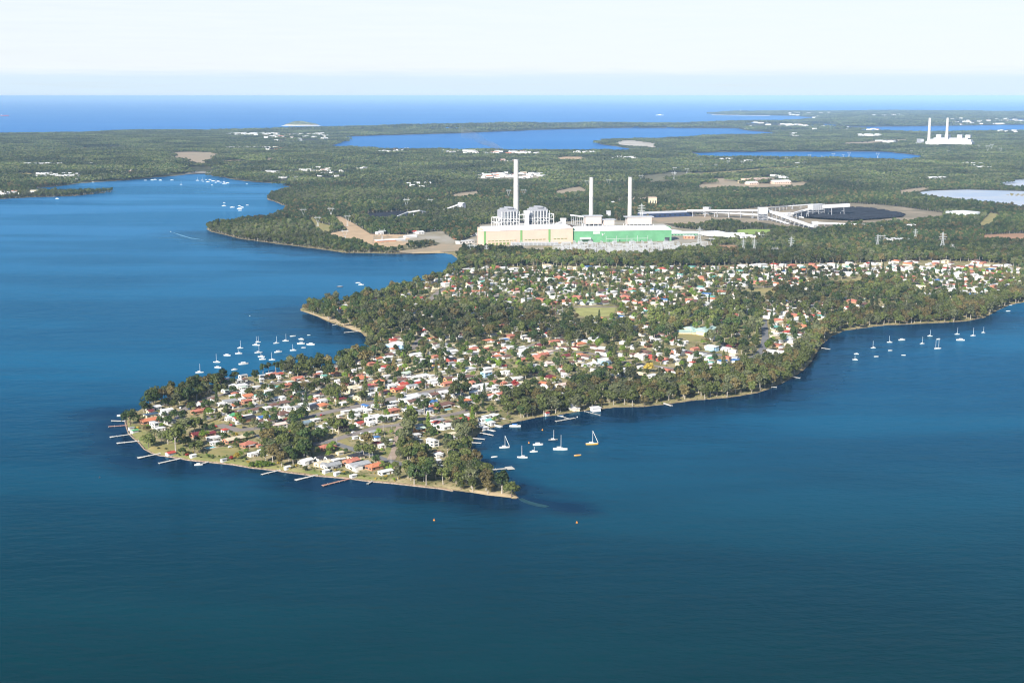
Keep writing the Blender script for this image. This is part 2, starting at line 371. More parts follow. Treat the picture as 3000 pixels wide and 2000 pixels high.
# ------------------------------------------------------------------ water
def water_material():
    m = bpy.data.materials.new('lake_and_sea_water'); m.use_nodes = True; t = m.node_tree; n = t.nodes; l = t.links; b = n['Principled BSDF']
    g = n.new('ShaderNodeNewGeometry'); sp = n.new('ShaderNodeSeparateXYZ'); l.new(g.outputs['Position'], sp.inputs[0])
    def tex(scale, vec=(1, 1, 1), det=3, rot=0.0, rough=.55):
        mp_ = n.new('ShaderNodeMapping'); mp_.inputs['Scale'].default_value = vec; mp_.inputs['Rotation'].default_value = (0, 0, rot)
        x = n.new('ShaderNodeTexNoise'); x.inputs['Scale'].default_value = scale; x.inputs['Detail'].default_value = det; x.inputs['Roughness'].default_value = rough
        l.new(g.outputs['Position'], mp_.inputs[0]); l.new(mp_.outputs[0], x.inputs['Vector']); return x.outputs[0]
    def mth(op, a, b_=None, c_=None):
        x = n.new('ShaderNodeMath'); x.operation = op
        for i, v in enumerate((a, b_, c_)):
            if v is None: continue
            if isinstance(v, (int, float)): x.inputs[i].default_value = v
            else: l.new(v, x.inputs[i])
        return x.outputs[0]
    def rng(s, a, b_, c_=0., d=1.):
        x = n.new('ShaderNodeMapRange'); x.inputs[1].default_value = a; x.inputs[2].default_value = b_; x.inputs[3].default_value = c_; x.inputs[4].default_value = d
        x.interpolation_type = 'SMOOTHSTEP'; l.new(s, x.inputs[0]); return x.outputs[0]
    def mix(f, a, b_):
        x = n.new('ShaderNodeMix'); x.data_type = 'RGBA'; l.new(f, x.inputs[0])
        for k, v in ((6, a), (7, b_)):
            if isinstance(v, tuple): x.inputs[k].default_value = (*v, 1)
            else: l.new(v, x.inputs[k])
        return x.outputs[2]
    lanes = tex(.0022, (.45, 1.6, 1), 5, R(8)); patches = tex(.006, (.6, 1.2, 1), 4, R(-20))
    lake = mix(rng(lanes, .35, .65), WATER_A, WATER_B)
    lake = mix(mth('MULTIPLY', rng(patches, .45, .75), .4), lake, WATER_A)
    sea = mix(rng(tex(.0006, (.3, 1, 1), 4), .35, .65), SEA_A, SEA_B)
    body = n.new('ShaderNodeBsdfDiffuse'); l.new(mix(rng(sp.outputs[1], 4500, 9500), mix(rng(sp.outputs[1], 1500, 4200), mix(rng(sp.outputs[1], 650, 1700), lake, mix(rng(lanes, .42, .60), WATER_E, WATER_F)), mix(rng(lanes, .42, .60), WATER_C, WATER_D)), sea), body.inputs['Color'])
    gl = n.new('ShaderNodeBsdfGlossy'); l.new(rng(lanes, .4, .6, .10, .24), gl.inputs['Roughness']); gl.inputs['Color'].default_value = (.35, .78, 1, 1)
    fr = n.new('ShaderNodeFresnel'); fr.inputs['IOR'].default_value = 1.333
    ms = n.new('ShaderNodeMixShader'); l.new(mth('MINIMUM', mth('MULTIPLY', fr.outputs[0], .55), .38), ms.inputs[0])
    l.new(body.outputs[0], ms.inputs[1]); l.new(gl.outputs[0], ms.inputs[2]); l.new(ms.outputs[0], n['Material Output'].inputs[0])
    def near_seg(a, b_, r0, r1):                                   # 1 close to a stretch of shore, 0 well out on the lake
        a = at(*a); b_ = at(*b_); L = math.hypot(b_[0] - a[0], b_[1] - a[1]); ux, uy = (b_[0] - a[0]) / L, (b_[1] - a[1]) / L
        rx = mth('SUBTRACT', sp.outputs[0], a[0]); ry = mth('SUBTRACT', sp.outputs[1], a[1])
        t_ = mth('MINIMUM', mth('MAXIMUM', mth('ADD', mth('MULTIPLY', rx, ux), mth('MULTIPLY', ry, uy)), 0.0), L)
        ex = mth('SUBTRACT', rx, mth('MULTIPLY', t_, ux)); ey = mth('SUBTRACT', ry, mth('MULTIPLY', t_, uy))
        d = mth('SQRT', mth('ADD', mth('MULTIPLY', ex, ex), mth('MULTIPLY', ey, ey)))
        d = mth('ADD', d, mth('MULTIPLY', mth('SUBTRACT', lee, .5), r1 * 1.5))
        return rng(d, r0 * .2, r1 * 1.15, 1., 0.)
    lee = tex(.018, (.6, 1.2, 1), 4); calm_reflect = None
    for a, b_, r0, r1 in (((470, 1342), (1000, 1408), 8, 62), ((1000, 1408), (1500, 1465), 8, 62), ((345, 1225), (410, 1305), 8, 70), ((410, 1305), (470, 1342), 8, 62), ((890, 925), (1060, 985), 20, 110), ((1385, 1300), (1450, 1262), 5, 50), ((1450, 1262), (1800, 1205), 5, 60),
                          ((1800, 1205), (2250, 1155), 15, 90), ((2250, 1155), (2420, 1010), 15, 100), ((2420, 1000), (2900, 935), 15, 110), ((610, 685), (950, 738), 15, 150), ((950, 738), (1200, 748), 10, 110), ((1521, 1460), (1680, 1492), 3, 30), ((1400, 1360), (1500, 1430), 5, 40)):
        c_ = near_seg(a, b_, r0, r1); calm_reflect = c_ if calm_reflect is None else mth('MAXIMUM', calm_reflect, c_)
    bodycol = body.inputs['Color'].links[0].from_socket; l.new(mix(mth('MULTIPLY', calm_reflect, .85), bodycol, (.0006, .009, .034)), body.inputs['Color'])  # dark reflections of the shore trees, painted into the body colour
    w1 = tex(.12, (.55, 1.25, 1), 2, R(-28)); w2 = tex(.45, (.7, 1.2, 1), 3, R(15)); w3 = tex(.035, (.5, 1.3, 1), 3, R(-22))
    hgt = mth('ADD', mth('ADD', mth('MULTIPLY', w1, 1.6), mth('MULTIPLY', w2, .15)), mth('MULTIPLY', w3, 2.4))
    hgt = mth('MULTIPLY', hgt, rng(patches, .3, .7, .7, 1.15))
    hgt = mth('MULTIPLY', hgt, mth('SUBTRACT', 1.0, mth('MULTIPLY', calm_reflect, .8)))
    bu = n.new('ShaderNodeBump'); bu.inputs['Strength'].default_value = 1.0; bu.inputs['Distance'].default_value = 1.0
    l.new(hgt, bu.inputs['Height']); l.new(bu.outputs[0], body.inputs['Normal']); l.new(bu.outputs[0], gl.inputs['Normal'])
    MATS['water'] = m; return m
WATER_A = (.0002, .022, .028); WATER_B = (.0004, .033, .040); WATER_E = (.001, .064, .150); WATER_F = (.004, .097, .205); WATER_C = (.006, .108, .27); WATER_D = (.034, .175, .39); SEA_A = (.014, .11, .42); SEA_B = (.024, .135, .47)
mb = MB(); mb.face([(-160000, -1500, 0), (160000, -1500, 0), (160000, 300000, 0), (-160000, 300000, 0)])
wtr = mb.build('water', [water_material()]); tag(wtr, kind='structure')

# ------------------------------------------------------------------ ground patches
LAWN = mat('mown_grass', (.15, .19, .05), var=.22, vscale=.05, col2=(.32, .29, .12)); DRY = mat('dry_grass', (.36, .29, .12), var=.2, vscale=.03, col2=(.22, .22, .08))
TAN = mat('bare_earth', (.40, .30, .20), var=.2, vscale=.02, col2=(.30, .26, .18)); RED = mat('red_earth', (.36, .21, .12), var=.15, vscale=.03)
MUD = mat('ash_mud', (.52, .55, .60), var=.15, vscale=.006, col2=(.38, .47, .60), rough=.5); COALM = mat('coal', (.016, .018, .026), rough=.9, var=.3, vscale=.03, bump=.6, bscale=.1)
PALE = mat('pale_gravel_yard', (.40, .37, .32), var=.2, vscale=.015, col2=(.27, .23, .14))
# shore lawns
z1 = (300, 1050); z2 = (800, 1050)
sheet('grass', [(372, 1240), (380, 1262), (395, 1283), (412, 1298), (427, 1314), (447, 1325), (467, 1331), (503, 1335), (555, 1344), (605, 1349), (682, 1357), (733, 1366), (800, 1373), (838, 1378),
                (876, 1383), (927, 1389), (978, 1394), (1017, 1396), (1091, 1406), (1130, 1409), (1150, 1400), (1080, 1395), (1000, 1385), (900, 1372), (860, 1372), (820, 1362), (760, 1352), (720, 1350),
                (700, 1300), (640, 1312), (600, 1330), (560, 1325), (540, 1300), (480, 1305), (440, 1290), (455, 1275), (440, 1262), (400, 1255), (392, 1240)], LAWN, off=.05)
sheet('grass', Z(z1, 3.92, [(520, 1040), (640, 960), (800, 975), (900, 1000), (900, 1040), (820, 1060), (700, 1060), (590, 1080)]), DRY, off=.12)
sheet('grass', Z(z1, 3.92, [(1250, 1050), (1500, 1020), (1640, 1060), (1560, 1090), (1400, 1110), (1200, 1090)]), DRY, off=.12)
sheet('grass', Z(z2, 3.92, [(-30, 880), (70, 850), (180, 800), (350, 790), (380, 800), (200, 840), (60, 890), (-10, 920)]), DRY, off=.12)
sheet('grass', Z(z2, 3.92, [(1150, 440), (1250, 420), (1440, 400), (1460, 410), (1300, 450), (1180, 480)]), DRY, off=.12)
sheet('grass', Z(z2, 3.92, [(720, 940), (830, 900), (900, 990), (880, 1010), (800, 970)]), DRY, off=.12)
sheet('grass', Z(z2, 3.92, [(1330, 900), (1390, 900), (1370, 1000), (1350, 1090), (1290, 1110), (1240, 1110), (1300, 1030)]), LAWN, off=.12)
sheet('grass', Z(z1, 3.92, [(1200, 720), (1330, 700), (1390, 740), (1300, 750)]), DRY, off=.12)
sheet('grass', Z(z1, 3.92, [(1480, 770), (1560, 760), (1680, 800), (1640, 830), (1540, 800)]), DRY, off=.12)
sheet('sports_field', Z((1400, 750), 3.92, [(1100, 600), (1330, 592), (1585, 594), (1570, 650), (1500, 690), (1300, 705), (1180, 690), (1130, 650)]), mat('oval_grass', (.34, .34, .12), var=.18, vscale=.05), off=.1)
sheet('grass', Z((1780, 900), 5.88, [(1180, 452), (1500, 462), (1700, 465), (1620, 530), (1600, 590), (1360, 590), (1340, 520), (1220, 520)]), DRY, off=.1)
sheet('grass', [(2179, 850), (2273, 845), (2270, 858), (2230, 862), (2180, 856)], DRY, off=.1)
sheet('grass', [(2418, 829), (2525, 815), (2520, 826), (2440, 836)], DRY, off=.1)
sheet('beach', Z((800, 750), 3.92, [(310, 628), (400, 655), (500, 690), (620, 738), (740, 776), (820, 812), (900, 843), (1000, 872), (1030, 880), (960, 830), (860, 780), (760, 755), (700, 700), (560, 700), (430, 650)]), mat('sand', (.46, .36, .22), var=.15, vscale=.1), off=.1)
sheet('beach', [(1521, 1458), (1480, 1455), (1430, 1450), (1378, 1441), (1372, 1434), (1440, 1440), (1500, 1447)], mat('sand'   , (.46, .36, .22)), off=.1)
# industrial and far clearings
CLEAR = []
def clearing(name, P, m, off=.1, pad=True):
    o = sheet(name, P, m, off, step=14); CLEAR.append(P); return o
zz = (600, 450)
clearing('bare_ground', Z(zz, 3.92, [(1190, 735), (1240, 735), (1290, 790), (1450, 830), (1455, 900), (1350, 905), (1280, 850), (1240, 800)]), DRY)
clearing('bare_ground', Z(zz, 3.92, [(1470, 725), (1560, 728), (1700, 800), (1800, 860), (1900, 925), (2352, 935), (2352, 1040), (2200, 1070), (2100, 1085), (1950, 1060), (1850, 1020), (1700, 985), (1560, 965), (1420, 930), (1480, 905), (1650, 880), (1560, 800)]), mat('pink_tan_earth', (.50, .36, .22), var=.15, vscale=.02))
clearing('power_station_ground', [(1340, 712), (1395, 690), (1402, 660), (1450, 655), (1640, 652), (1700, 646), (1920, 648), (1985, 668), (2060, 676), (2140, 682), (2150, 694), (2060, 702), (2090, 712), (2085, 724), (2050, 728), (1990, 738), (1900, 747), (1700, 747), (1640, 743), (1590, 737), (1500, 724), (1430, 722), (1380, 722)], PALE)
clearing('bare_ground', [(1150, 738), (1240, 727), (1300, 712), (1350, 716), (1360, 726), (1340, 736), (1295, 740), (1195, 743)], TAN)
clearing('bare_ground', [(1165, 696), (1200, 685), (1290, 678), (1310, 690), (1345, 712), (1300, 716), (1250, 702), (1180, 712)], PALE)
clearing('bare_ground', [(1095, 688), (1150, 690), (1140, 712), (1090, 716)], TAN)
sheet('grass', [(1590, 723), (1640, 723), (1635, 738), (1600, 737)], DRY, off=.5)
clearing('red_earth', [(2094, 719), (2152, 719), (2170, 728), (2145, 743), (2130, 746), (2114, 738)], RED)
clearing('grass', [(2155, 674), (2200, 672), (2265, 673), (2257, 682), (2200, 687), (2180, 687), (2155, 682)], mat('green_oval', (.26, .36, .09), var=.15, vscale=.03))
clearing('bare_ground', [(1900, 634), (2080, 629), (2086, 645), (2050, 656), (1950, 656), (1905, 648)], TAN)
clearing('bare_ground', [(2080, 628), (2150, 616), (2250, 606), (2400, 600), (2500, 596), (2600, 603), (2640, 607), (2700, 616), (2765, 625), (2762, 636), (2700, 638), (2660, 648), (2620, 645), (2560, 655), (2500, 653), (2440, 664), (2380, 672), (2300, 665), (2230, 652), (2190, 656), (2150, 644), (2100, 648), (2085, 640)], mat('mottled_yard', (.36, .29, .20), var=.2, vscale=.012, col2=(.17, .15, .10)))
clearing('bare_ground', [(2859, 690), (2987, 684), (3060, 688), (3040, 698), (2969, 702), (2936, 699), (2872, 696)], RED)
clearing('bare_ground', [(2867, 662), (2885, 640), (2900, 624), (2925, 628), (2908, 651), (2890, 660)], DRY)
clearing('bare_ground', [(490, 463), (510, 447), (560, 446), (640, 447), (655, 458), (600, 470), (600, 477), (535, 475), (535, 466)], TAN)
clearing('bare_ground', [(659, 472), (705, 468), (702, 477), (664, 478)], TAN)
clearing('bare_ground', [(779, 461), (812, 460), (809, 471), (784, 472)], TAN)
clearing('bare_ground', [(1601, 466), (1657, 460), (1731, 461), (1721, 468), (1657, 469)], mat('pink_tan_earth', (.5, .36, .22)))
clearing('bare_ground', [(1392, 514), (1470, 511), (1610, 508), (1605, 516), (1575, 525), (1440, 527), (1400, 524)], PALE)
clearing('bare_ground', [(1620, 563), (1670, 552), (1698, 548), (1724, 561), (1678, 563), (1640, 570)], TAN)
clearing('bare_ground', [(1608, 589), (1683, 583), (1683, 586), (1620, 592)], TAN)
clearing('bare_ground', [(1795, 583), (1900, 578), (1900, 583), (1810, 588)], TAN)
clearing('bare_ground', [(1308, 576), (1350, 566), (1402, 561), (1402, 570), (1350, 577)], TAN)
clearing('bare_ground', [(2045, 547), (2079, 523), (2145, 522), (2158, 533), (2170, 540), (2330, 536), (2385, 526), (2350, 546), (2200, 550), (2117, 548), (2053, 553)], TAN)
clearing('bare_ground', [(2450, 421), (2600, 411), (2668, 408), (2672, 411), (2600, 418), (2500, 423)], TAN)
clearing('bare_ground', [(2630, 560), (2680, 553), (2720, 549), (2722, 553), (2690, 562), (2645, 570)], TAN)
clearing('road', [(2290, 702), (2240, 706), (2130, 712), (2130, 708), (2240, 702), (2288, 698)], PALE)
clearing('ash_pond', Z((2400, 450), 3.92, [(1090, 455), (1300, 430), (1700, 418), (2352, 436), (2900, 450), (2900, 700), (2352, 612), (2200, 590), (2000, 565), (1800, 545), (1500, 515), (1200, 475)]), MUD)
clearing('ash_pond', Z((2400, 450), 3.92, [(2050, 350), (2150, 320), (2352, 295), (2900, 280), (2900, 390), (2352, 388), (2250, 375)]), MUD)
clearing('bare_ground', [(1794, 420), (1810, 413), (1860, 413), (1930, 422), (1945, 433), (1870, 431), (1810, 424)], mat('pale_dead_scrub', (.46, .42, .36), var=.15, vscale=.01))
clearing('bare_ground', [(540, 492), (600, 488), (660, 499), (640, 506), (600, 504), (560, 504)], mat('grey_dead_scrub', (.25, .24, .22), var=.2, vscale=.01))
clearing('bare_ground', [(1860, 517), (1960, 505), (2060, 507), (2055, 511), (1980, 520), (1960, 533), (1900, 535), (1860, 530)], mat('scrub', (.15, .14, .08), var=.25, vscale=.01))
clearing('coal_ground', [(1072, 626), (1180, 619), (1200, 622), (1196, 634), (1110, 637), (1078, 634)], COALM)
clearing('beach', [(1190, 743), (1230, 738), (1290, 734), (1302, 735), (1300, 741), (1250, 743)], mat('sand', (.46, .36, .22)))
cr2 = random.Random(31)
for _ in range(46):                                                # small paddocks, quarries and cuttings in the far forest
    px = cr2.uniform(-100, 3100); py = 405 + 170 * cr2.random() ** 1.2; rx = cr2.uniform(8, 34); ry = rx * cr2.uniform(.05, .11) * (py / 480) ** 2
    if not onland(np.array([px]), np.array([py]))[0] or (1380 < px < 2350 and py > 500): continue
    clearing('bare_ground', [(px + rx * cr2.uniform(.6, 1.1) * math.cos(a), py + ry * cr2.uniform(.6, 1.1) * math.sin(a)) for a in [k * .7 for k in range(9)]], cr2.choice([DRY, TAN, MATS['scrub'] if 'scrub' in MATS else DRY, DRY]))
for P in ([(0, 436), (120, 433), (240, 434), (420, 431), (418, 433), (240, 436), (120, 435.5), (0, 438)], [(2000, 512), (2060, 507), (2200, 498), (2330, 486), (2332, 489), (2205, 502), (2064, 511), (2004, 516)], [(660, 447), (690, 431), (702, 425), (704, 427), (695, 436), (668, 448)], [(1000, 590), (1080, 585), (1200, 583), (1300, 590), (1298, 592), (1200, 586), (1080, 588), (1002, 593)], [(2140, 560), (2260, 553), (2400, 556), (2398, 560), (2260, 557), (2142, 565)]):
    clearing('track', P, DRY)
# shoal in the shallows off the point, and surf along the coast
def watersheet(name, P, m, z=.02):
    mb = MB(); mb.face([(*at(*p), z) for p in P]); return tag(mb.build(name, [m]), kind='structure')
watersheet('sandbar', [(1519, 1461), (1530, 1458), (1548, 1466), (1568, 1472), (1592, 1477), (1610, 1482), (1596, 1486), (1570, 1482), (1545, 1475), (1526, 1467)], mat('shoal_water', (.016, .062, .080), rough=.5, var=.3, vscale=.12, spec=.1, bump=.1, bscale=.3))
FOAM = mat('surf_foam', (.85, .87, .88), rough=.9)
for P in ([(2085, 336.6), (2140, 337.2), (2180, 338), (2255, 338.7), (2255, 339.6), (2180, 338.9), (2085, 337.6)], [(2214, 353.6), (2245, 352.8), (2250, 353.8), (2228, 355)], [(2302, 356.6), (2330, 355.2), (2334, 356.2), (2306, 358)],
          [(2384, 346), (2412, 350), (2425, 350.5), (2410, 351.6), (2386, 349)], [(2095, 363.2), (2130, 362.6), (2131, 363.8), (2096, 364.2)], [(75, 394.2), (120, 395), (165, 392.7), (165, 391.6), (120, 393)], [(822, 368), (940, 368.5), (935, 370), (830, 369.5)]):
    watersheet('surf', P, FOAM, .3)

# stone edging along the front shore
def edging(P, name='sea_wall'):
    W_ = [at(*p, .5) for p in refine(P, 5, .25, False)]; mb = MB(); rr = random.Random(2)
    for a, b in zip(W_, W_[1:]):
        h = rr.uniform(.45, .95); w_ = rr.uniform(.5, 1.1); mb.bar((*a, .1), (*b, .1), w_, 0, h * 2)
    o = mb.build(name, [mat('shore_stone', (.36, .27, .20), rough=.95, var=.35, vscale=.6)]); tag(o, 'low rough stone edging along the front and western shore', 'sea wall')
edging([p for p in SH_FRONT if p[0] < 1340 and p[1] > 1200])
# ------------------------------------------------------------------ roads
ROADS = []
def road(P, width, m, name='road', off=.14):
    W_ = [ground(*p)[:2] for p in refine(P, 10, 0, False)]; mb = MB(); n = len(W_); L = []
    for i in range(n):
        a = W_[max(0, i - 1)]; b = W_[min(n - 1, i + 1)]; dx, dy = b[0] - a[0], b[1] - a[1]; q = math.hypot(dx, dy) + 1e-9
        L.append((-dy / q * width / 2, dx / q * width / 2))
    A = np.array([(x + l[0], y + l[1]) for (x, y), l in zip(W_, L)]); B = np.array([(x - l[0], y - l[1]) for (x, y), l in zip(W_, L)])
    ex = off + max(0, W_[0][1] - 1500) * 3e-4
    C_ = np.array(W_); za = height(A[:, 0], A[:, 1]) + ex; zb = height(B[:, 0], B[:, 1]) + ex; zc = height(C_[:, 0], C_[:, 1]) + ex
    for i in range(n - 1):
        a0, a1 = (*A[i], za[i]), (*A[i + 1], za[i + 1]); b0, b1 = (*B[i], zb[i]), (*B[i + 1], zb[i + 1]); c0, c1 = (*C_[i], zc[i]), (*C_[i + 1], zc[i + 1])
        mb.face([a0, c0, c1, a1][::-1]); mb.face([c0, b0, b1, c1][::-1])
    for i in range(n - 1): ROADS.append((*W_[i], *W_[i + 1], width / 2))
    return tag(mb.build(name, [m]), kind='structure')
road([(524, 1221), (527, 1210), (545, 1195), (578, 1178), (614, 1164), (700, 1146), (783, 1126), (840, 1117), (960, 1122), (1040, 1120), (1100, 1114), (1157, 1107), (1179, 1103), (1240, 1096), (1330, 1106), (1418, 1109), (1476, 1100), (1530, 1092)], 8, ASPH)
road([(524, 1223), (560, 1231), (600, 1228), (662, 1212), (713, 1199), (764, 1187), (851, 1170), (891, 1158), (940, 1150), (985, 1140)], 7.5, GASPH, off=.18)
road([(640, 1244), (665, 1252), (697, 1260), (742, 1256), (795, 1248), (838, 1236), (902, 1221), (979, 1203), (1055, 1188), (1106, 1176), (1183, 1160), (1285, 1142), (1330, 1133)], 11, ASPH, off=.2)
road([(755, 1272), (775, 1283), (793, 1289), (814, 1294)], 8, GASPH)
road([(905, 1303), (940, 1297), (971, 1291), (1035, 1271), (1111, 1250), (1165, 1245), (1226, 1228), (1278, 1222), (1335, 1212), (1385, 1199)], 9.5, ASPH, off=.22)
road([(950, 1296), (977, 1297), (1028, 1314), (1060, 1325), (1109, 1340), (1150, 1352), (1188, 1363), (1215, 1372)], 8, GASPH, off=.26)
road([(1172, 1249), (1168, 1265), (1163, 1300), (1156, 1325), (1146, 1346)], 7.5, GRAVEL, off=.3)
road([(1541, 1016), (1570, 1007), (1604, 997)], 7, ASPH)
road([(1578, 1022), (1655, 1029), (1720, 1033), (1757, 1041), (1780, 1052), (1848, 1063), (1916, 1072), (2001, 1084), (2060, 1092)], 8, ASPH, off=.18)
road([(1967, 1022), (2010, 1027), (2095, 1037), (2150, 1048), (2191, 1054), (2217, 1042), (2236, 1020), (2242, 990), (2240, 960), (2236, 935)], 9, GASPH, off=.2)
road([(1635, 1076), (1680, 1087), (1740, 1101), (1790, 1112)], 7, ASPH)
road([(1400, 1078), (1440, 1090), (1470, 1100)], 6, ASPH)
road([(1205, 1024), (1213, 1017), (1226, 998), (1243, 984)], 9, ASPH)
road([(1253, 886), (1279, 860), (1302, 843)], 9, ASPH)
road([(1380, 871), (1450, 869), (1520, 867), (1600, 862)], 8, ASPH)
road([(1620, 899), (1700, 899), (1810, 899)], 6, ASPH)
road([(2000, 855), (2100, 850), (2250, 840), (2400, 832)], 7, ASPH)
road([(1290, 688), (1310, 668), (1302, 650), (1290, 645)], 10, PALE, off=.5)
road([(2948, 666), (2970, 655), (2990, 645), (2985, 634), (2972, 627)], 12, GASPH, off=.5)
road([(2830, 692), (2870, 684), (2930, 679), (2948, 666)], 9, PALE, off=.5)
RD = np.array(ROADS)
def roaddist(x, y):
    dx = RD[:, 2] - RD[:, 0]; dy = RD[:, 3] - RD[:, 1]; t = np.clip(((x - RD[:, 0]) * dx + (y - RD[:, 1]) * dy) / (dx * dx + dy * dy + 1e-9), 0, 1)
    return float((np.hypot(x - RD[:, 0] - t * dx, y - RD[:, 1] - t * dy) - RD[:, 4]).min())
# ------------------------------------------------------------------ register of things (labels are written at the end)
THINGS = []
def reg(o, desc, cat, group, px, py, full=None):
    o['category'] = cat
    if group: o['group'] = group
    THINGS.append([o, desc, px, py, full]); return o

# ------------------------------------------------------------------ houses
H_DATA = []
def parse(o, s, txt):
    for rec in txt.split():
        a = rec.split(','); c = a[3]; fl = a[4] if len(a) > 4 else ''
        H_DATA.append((o[0] + float(a[0]) / s, o[1] + float(a[1]) / s, float(a[2]) / s, c, fl))
parse((360, 1140), 7.84, """700,430,330,W,g 1010,490,260,W,g 630,520,150,M 650,590,330,N,hc 930,570,200,W 600,730,420,O,gb 720,815,230,W,2q 850,910,220,W 1080,740,240,Y
 265,950,190,G,s 190,890,150,Y,s 960,330,130,W 1830,310,200,B 1800,370,260,W,f 1800,430,240,T,b 1700,520,260,T,b 1960,460,240,T 2030,500,110,W,f 1090,1480,250,R,s
 1690,1045,290,M,gb 1990,1030,270,M,gb 2080,1120,310,W,h 2110,1230,200,W 1610,1540,150,W,s 2240,340,150,W 2090,230,140,B""")
parse((560, 1060), 7.84, """250,610,170,C 400,660,130,C 740,440,270,T 830,430,150,W 920,550,180,W 1190,340,190,Y 1200,420,170,B 1090,440,120,W 1150,560,280,W,f 1200,600,170,E
 1230,670,190,W 1480,590,230,W 1190,720,120,W 1000,740,140,T 950,790,110,W 1270,910,220,T 1160,870,120,W 1830,570,170,V 1960,590,130,V 2220,540,240,T,h 2280,470,120,E
 2190,690,200,B,c 1820,280,170,W 1900,300,280,T 2050,280,130,R 2040,350,140,W 2330,230,120,W 1650,340,150,W 1600,420,120,W 2130,950,310,B,h 1900,1010,270,B,h 2140,1060,250,W
 1750,1070,180,W 1500,1110,290,B 2200,1170,180,W 2080,1200,370,B,h 960,1180,270,B,h 980,1240,280,G,g 1070,1300,240,R,g 1290,1250,230,W,g 1290,1310,390,K,gb 850,1300,150,W
 1080,1390,120,W,s 700,970,130,W 2010,1470,360,P,2g 1560,1380,170,B""")
parse((640, 1210), 7.84, """1960,230,320,Z,g 2230,160,220,W 1500,480,190,Y 1830,430,420,O,h 2330,320,120,W 350,605,500,C,gb 690,720,360,T,hb 940,740,100,T,s 790,940,220,W,g 1000,870,150,W
 120,1080,150,Y,s 1580,1260,170,W,s 2000,1100,330,W,g 150,400,130,R 2300,1040,170,K""")
parse((920, 1210), 7.84, """140,340,200,W 900,80,240,W 1290,150,230,W,2g 1500,130,270,W,2f 1750,110,200,W,2 1040,240,200,R 1300,240,160,W 300,790,390,T,hb 150,1040,220,K 340,1030,220,K
 490,1090,200,W 200,1150,390,C,g 400,1200,420,Y,g 940,990,340,K,hc 850,1110,370,T,gb 1020,1190,540,Y,g 1420,1220,460,O,hb 1640,1350,330,W,g 270,1350,180,W,s 520,1390,140,W,s
 1200,560,290,F,g 940,550,80,W,s 1370,450,200,Y 1430,570,160,L 1430,700,190,M 1560,750,120,W 590,930,200,C,s 1730,630,90,W,s 2230,410,130,C 650,1080,80,W,s 900,1440,190,W,s""")
parse((840, 1040), 7.84, """180,390,140,W 690,460,150,T 870,490,170,V 1110,440,260,O 1100,330,90,T 1170,600,120,W 1540,370,120,W 1710,470,230,B,h 1880,450,160,E 1680,540,370,O,h 1560,560,190,B
 1590,640,130,W 2120,640,250,O,2hc 1830,720,260,X 1980,700,200,T 1510,810,280,C,2q 1690,770,120,W 1970,790,200,W 2220,860,290,T,h 2060,880,180,W 1950,900,150,W 340,970,150,V
 500,960,250,K 400,1030,150,W 680,960,110,W 770,930,160,B 660,1030,110,T 820,1060,220,W 1240,1020,250,M 800,1160,280,O,hc 600,1160,280,W,f 580,1210,270,K 1290,1110,120,W
 240,1210,180,Y 30,1230,120,W 2140,1110,220,O 2050,1160,200,W 1820,1200,230,L,2q 1600,1280,350,W,g 1860,1290,180,W 1330,1310,150,W 1580,1400,200,W 1210,1390,90,W,s 1100,250,140,Y
 1660,310,80,W,s 2180,330,120,W 2220,420,140,C 480,740,120,W 240,780,120,W 1480,950,80,W,s 2100,790,100,Z,s""")
parse((1100, 1040), 7.84, """270,20,200,B 280,150,180,W 580,240,130,W 950,200,130,W 540,320,120,T 780,330,120,W 1360,210,230,K,o 1400,310,230,W,c 1740,110,240,K,r 1720,190,170,Y
 1960,120,160,W 1760,300,110,W 1560,400,180,W 1980,460,180,W 2100,510,300,B,h 1680,550,250,B,go 1480,540,150,B 1290,490,170,W 1100,490,290,W,f 940,520,250,W 720,530,190,W
 340,620,250,Y 570,590,320,B,g 360,720,260,W,f 620,730,220,T 520,800,290,R,go 830,720,280,Y,g 950,660,200,R,g 1290,600,270,W 1370,660,140,W 1200,710,170,B 880,960,380,W,f
 740,1010,380,W,f 1130,930,260,Y,f 1540,860,260,W 1330,920,250,B 1500,970,190,W 420,1100,220,W 820,1080,250,B 1030,1080,150,W 1840,560,120,W 2260,750,190,W 2250,870,190,W
 2200,1000,300,W,f 2050,1060,320,O,h 1560,1150,540,B,hb 1280,1190,190,T 1150,1180,120,W 1180,1260,250,W 1010,1310,220,Y 380,1180,180,W 1250,1300,150,W 900,1370,100,W,s""")
parse((1150, 1180), 7.84, """1700,300,210,W,f 1640,390,340,R,h 1000,460,220,R,h 1050,530,230,W 1260,450,180,B 1330,500,170,W 1230,560,260,W,f 620,630,260,E,2go 430,650,120,C 560,750,140,W
 630,540,190,Y 920,900,300,W,2gq 1050,1200,200,W 1020,1340,120,W 2020,500,180,W 2110,560,190,W 2060,380,170,W 2200,430,120,V 2270,470,120,W 2320,300,120,W 1370,720,110,C
 1400,800,120,W 620,220,180,Y 60,300,150,W 1060,1150,140,B""")
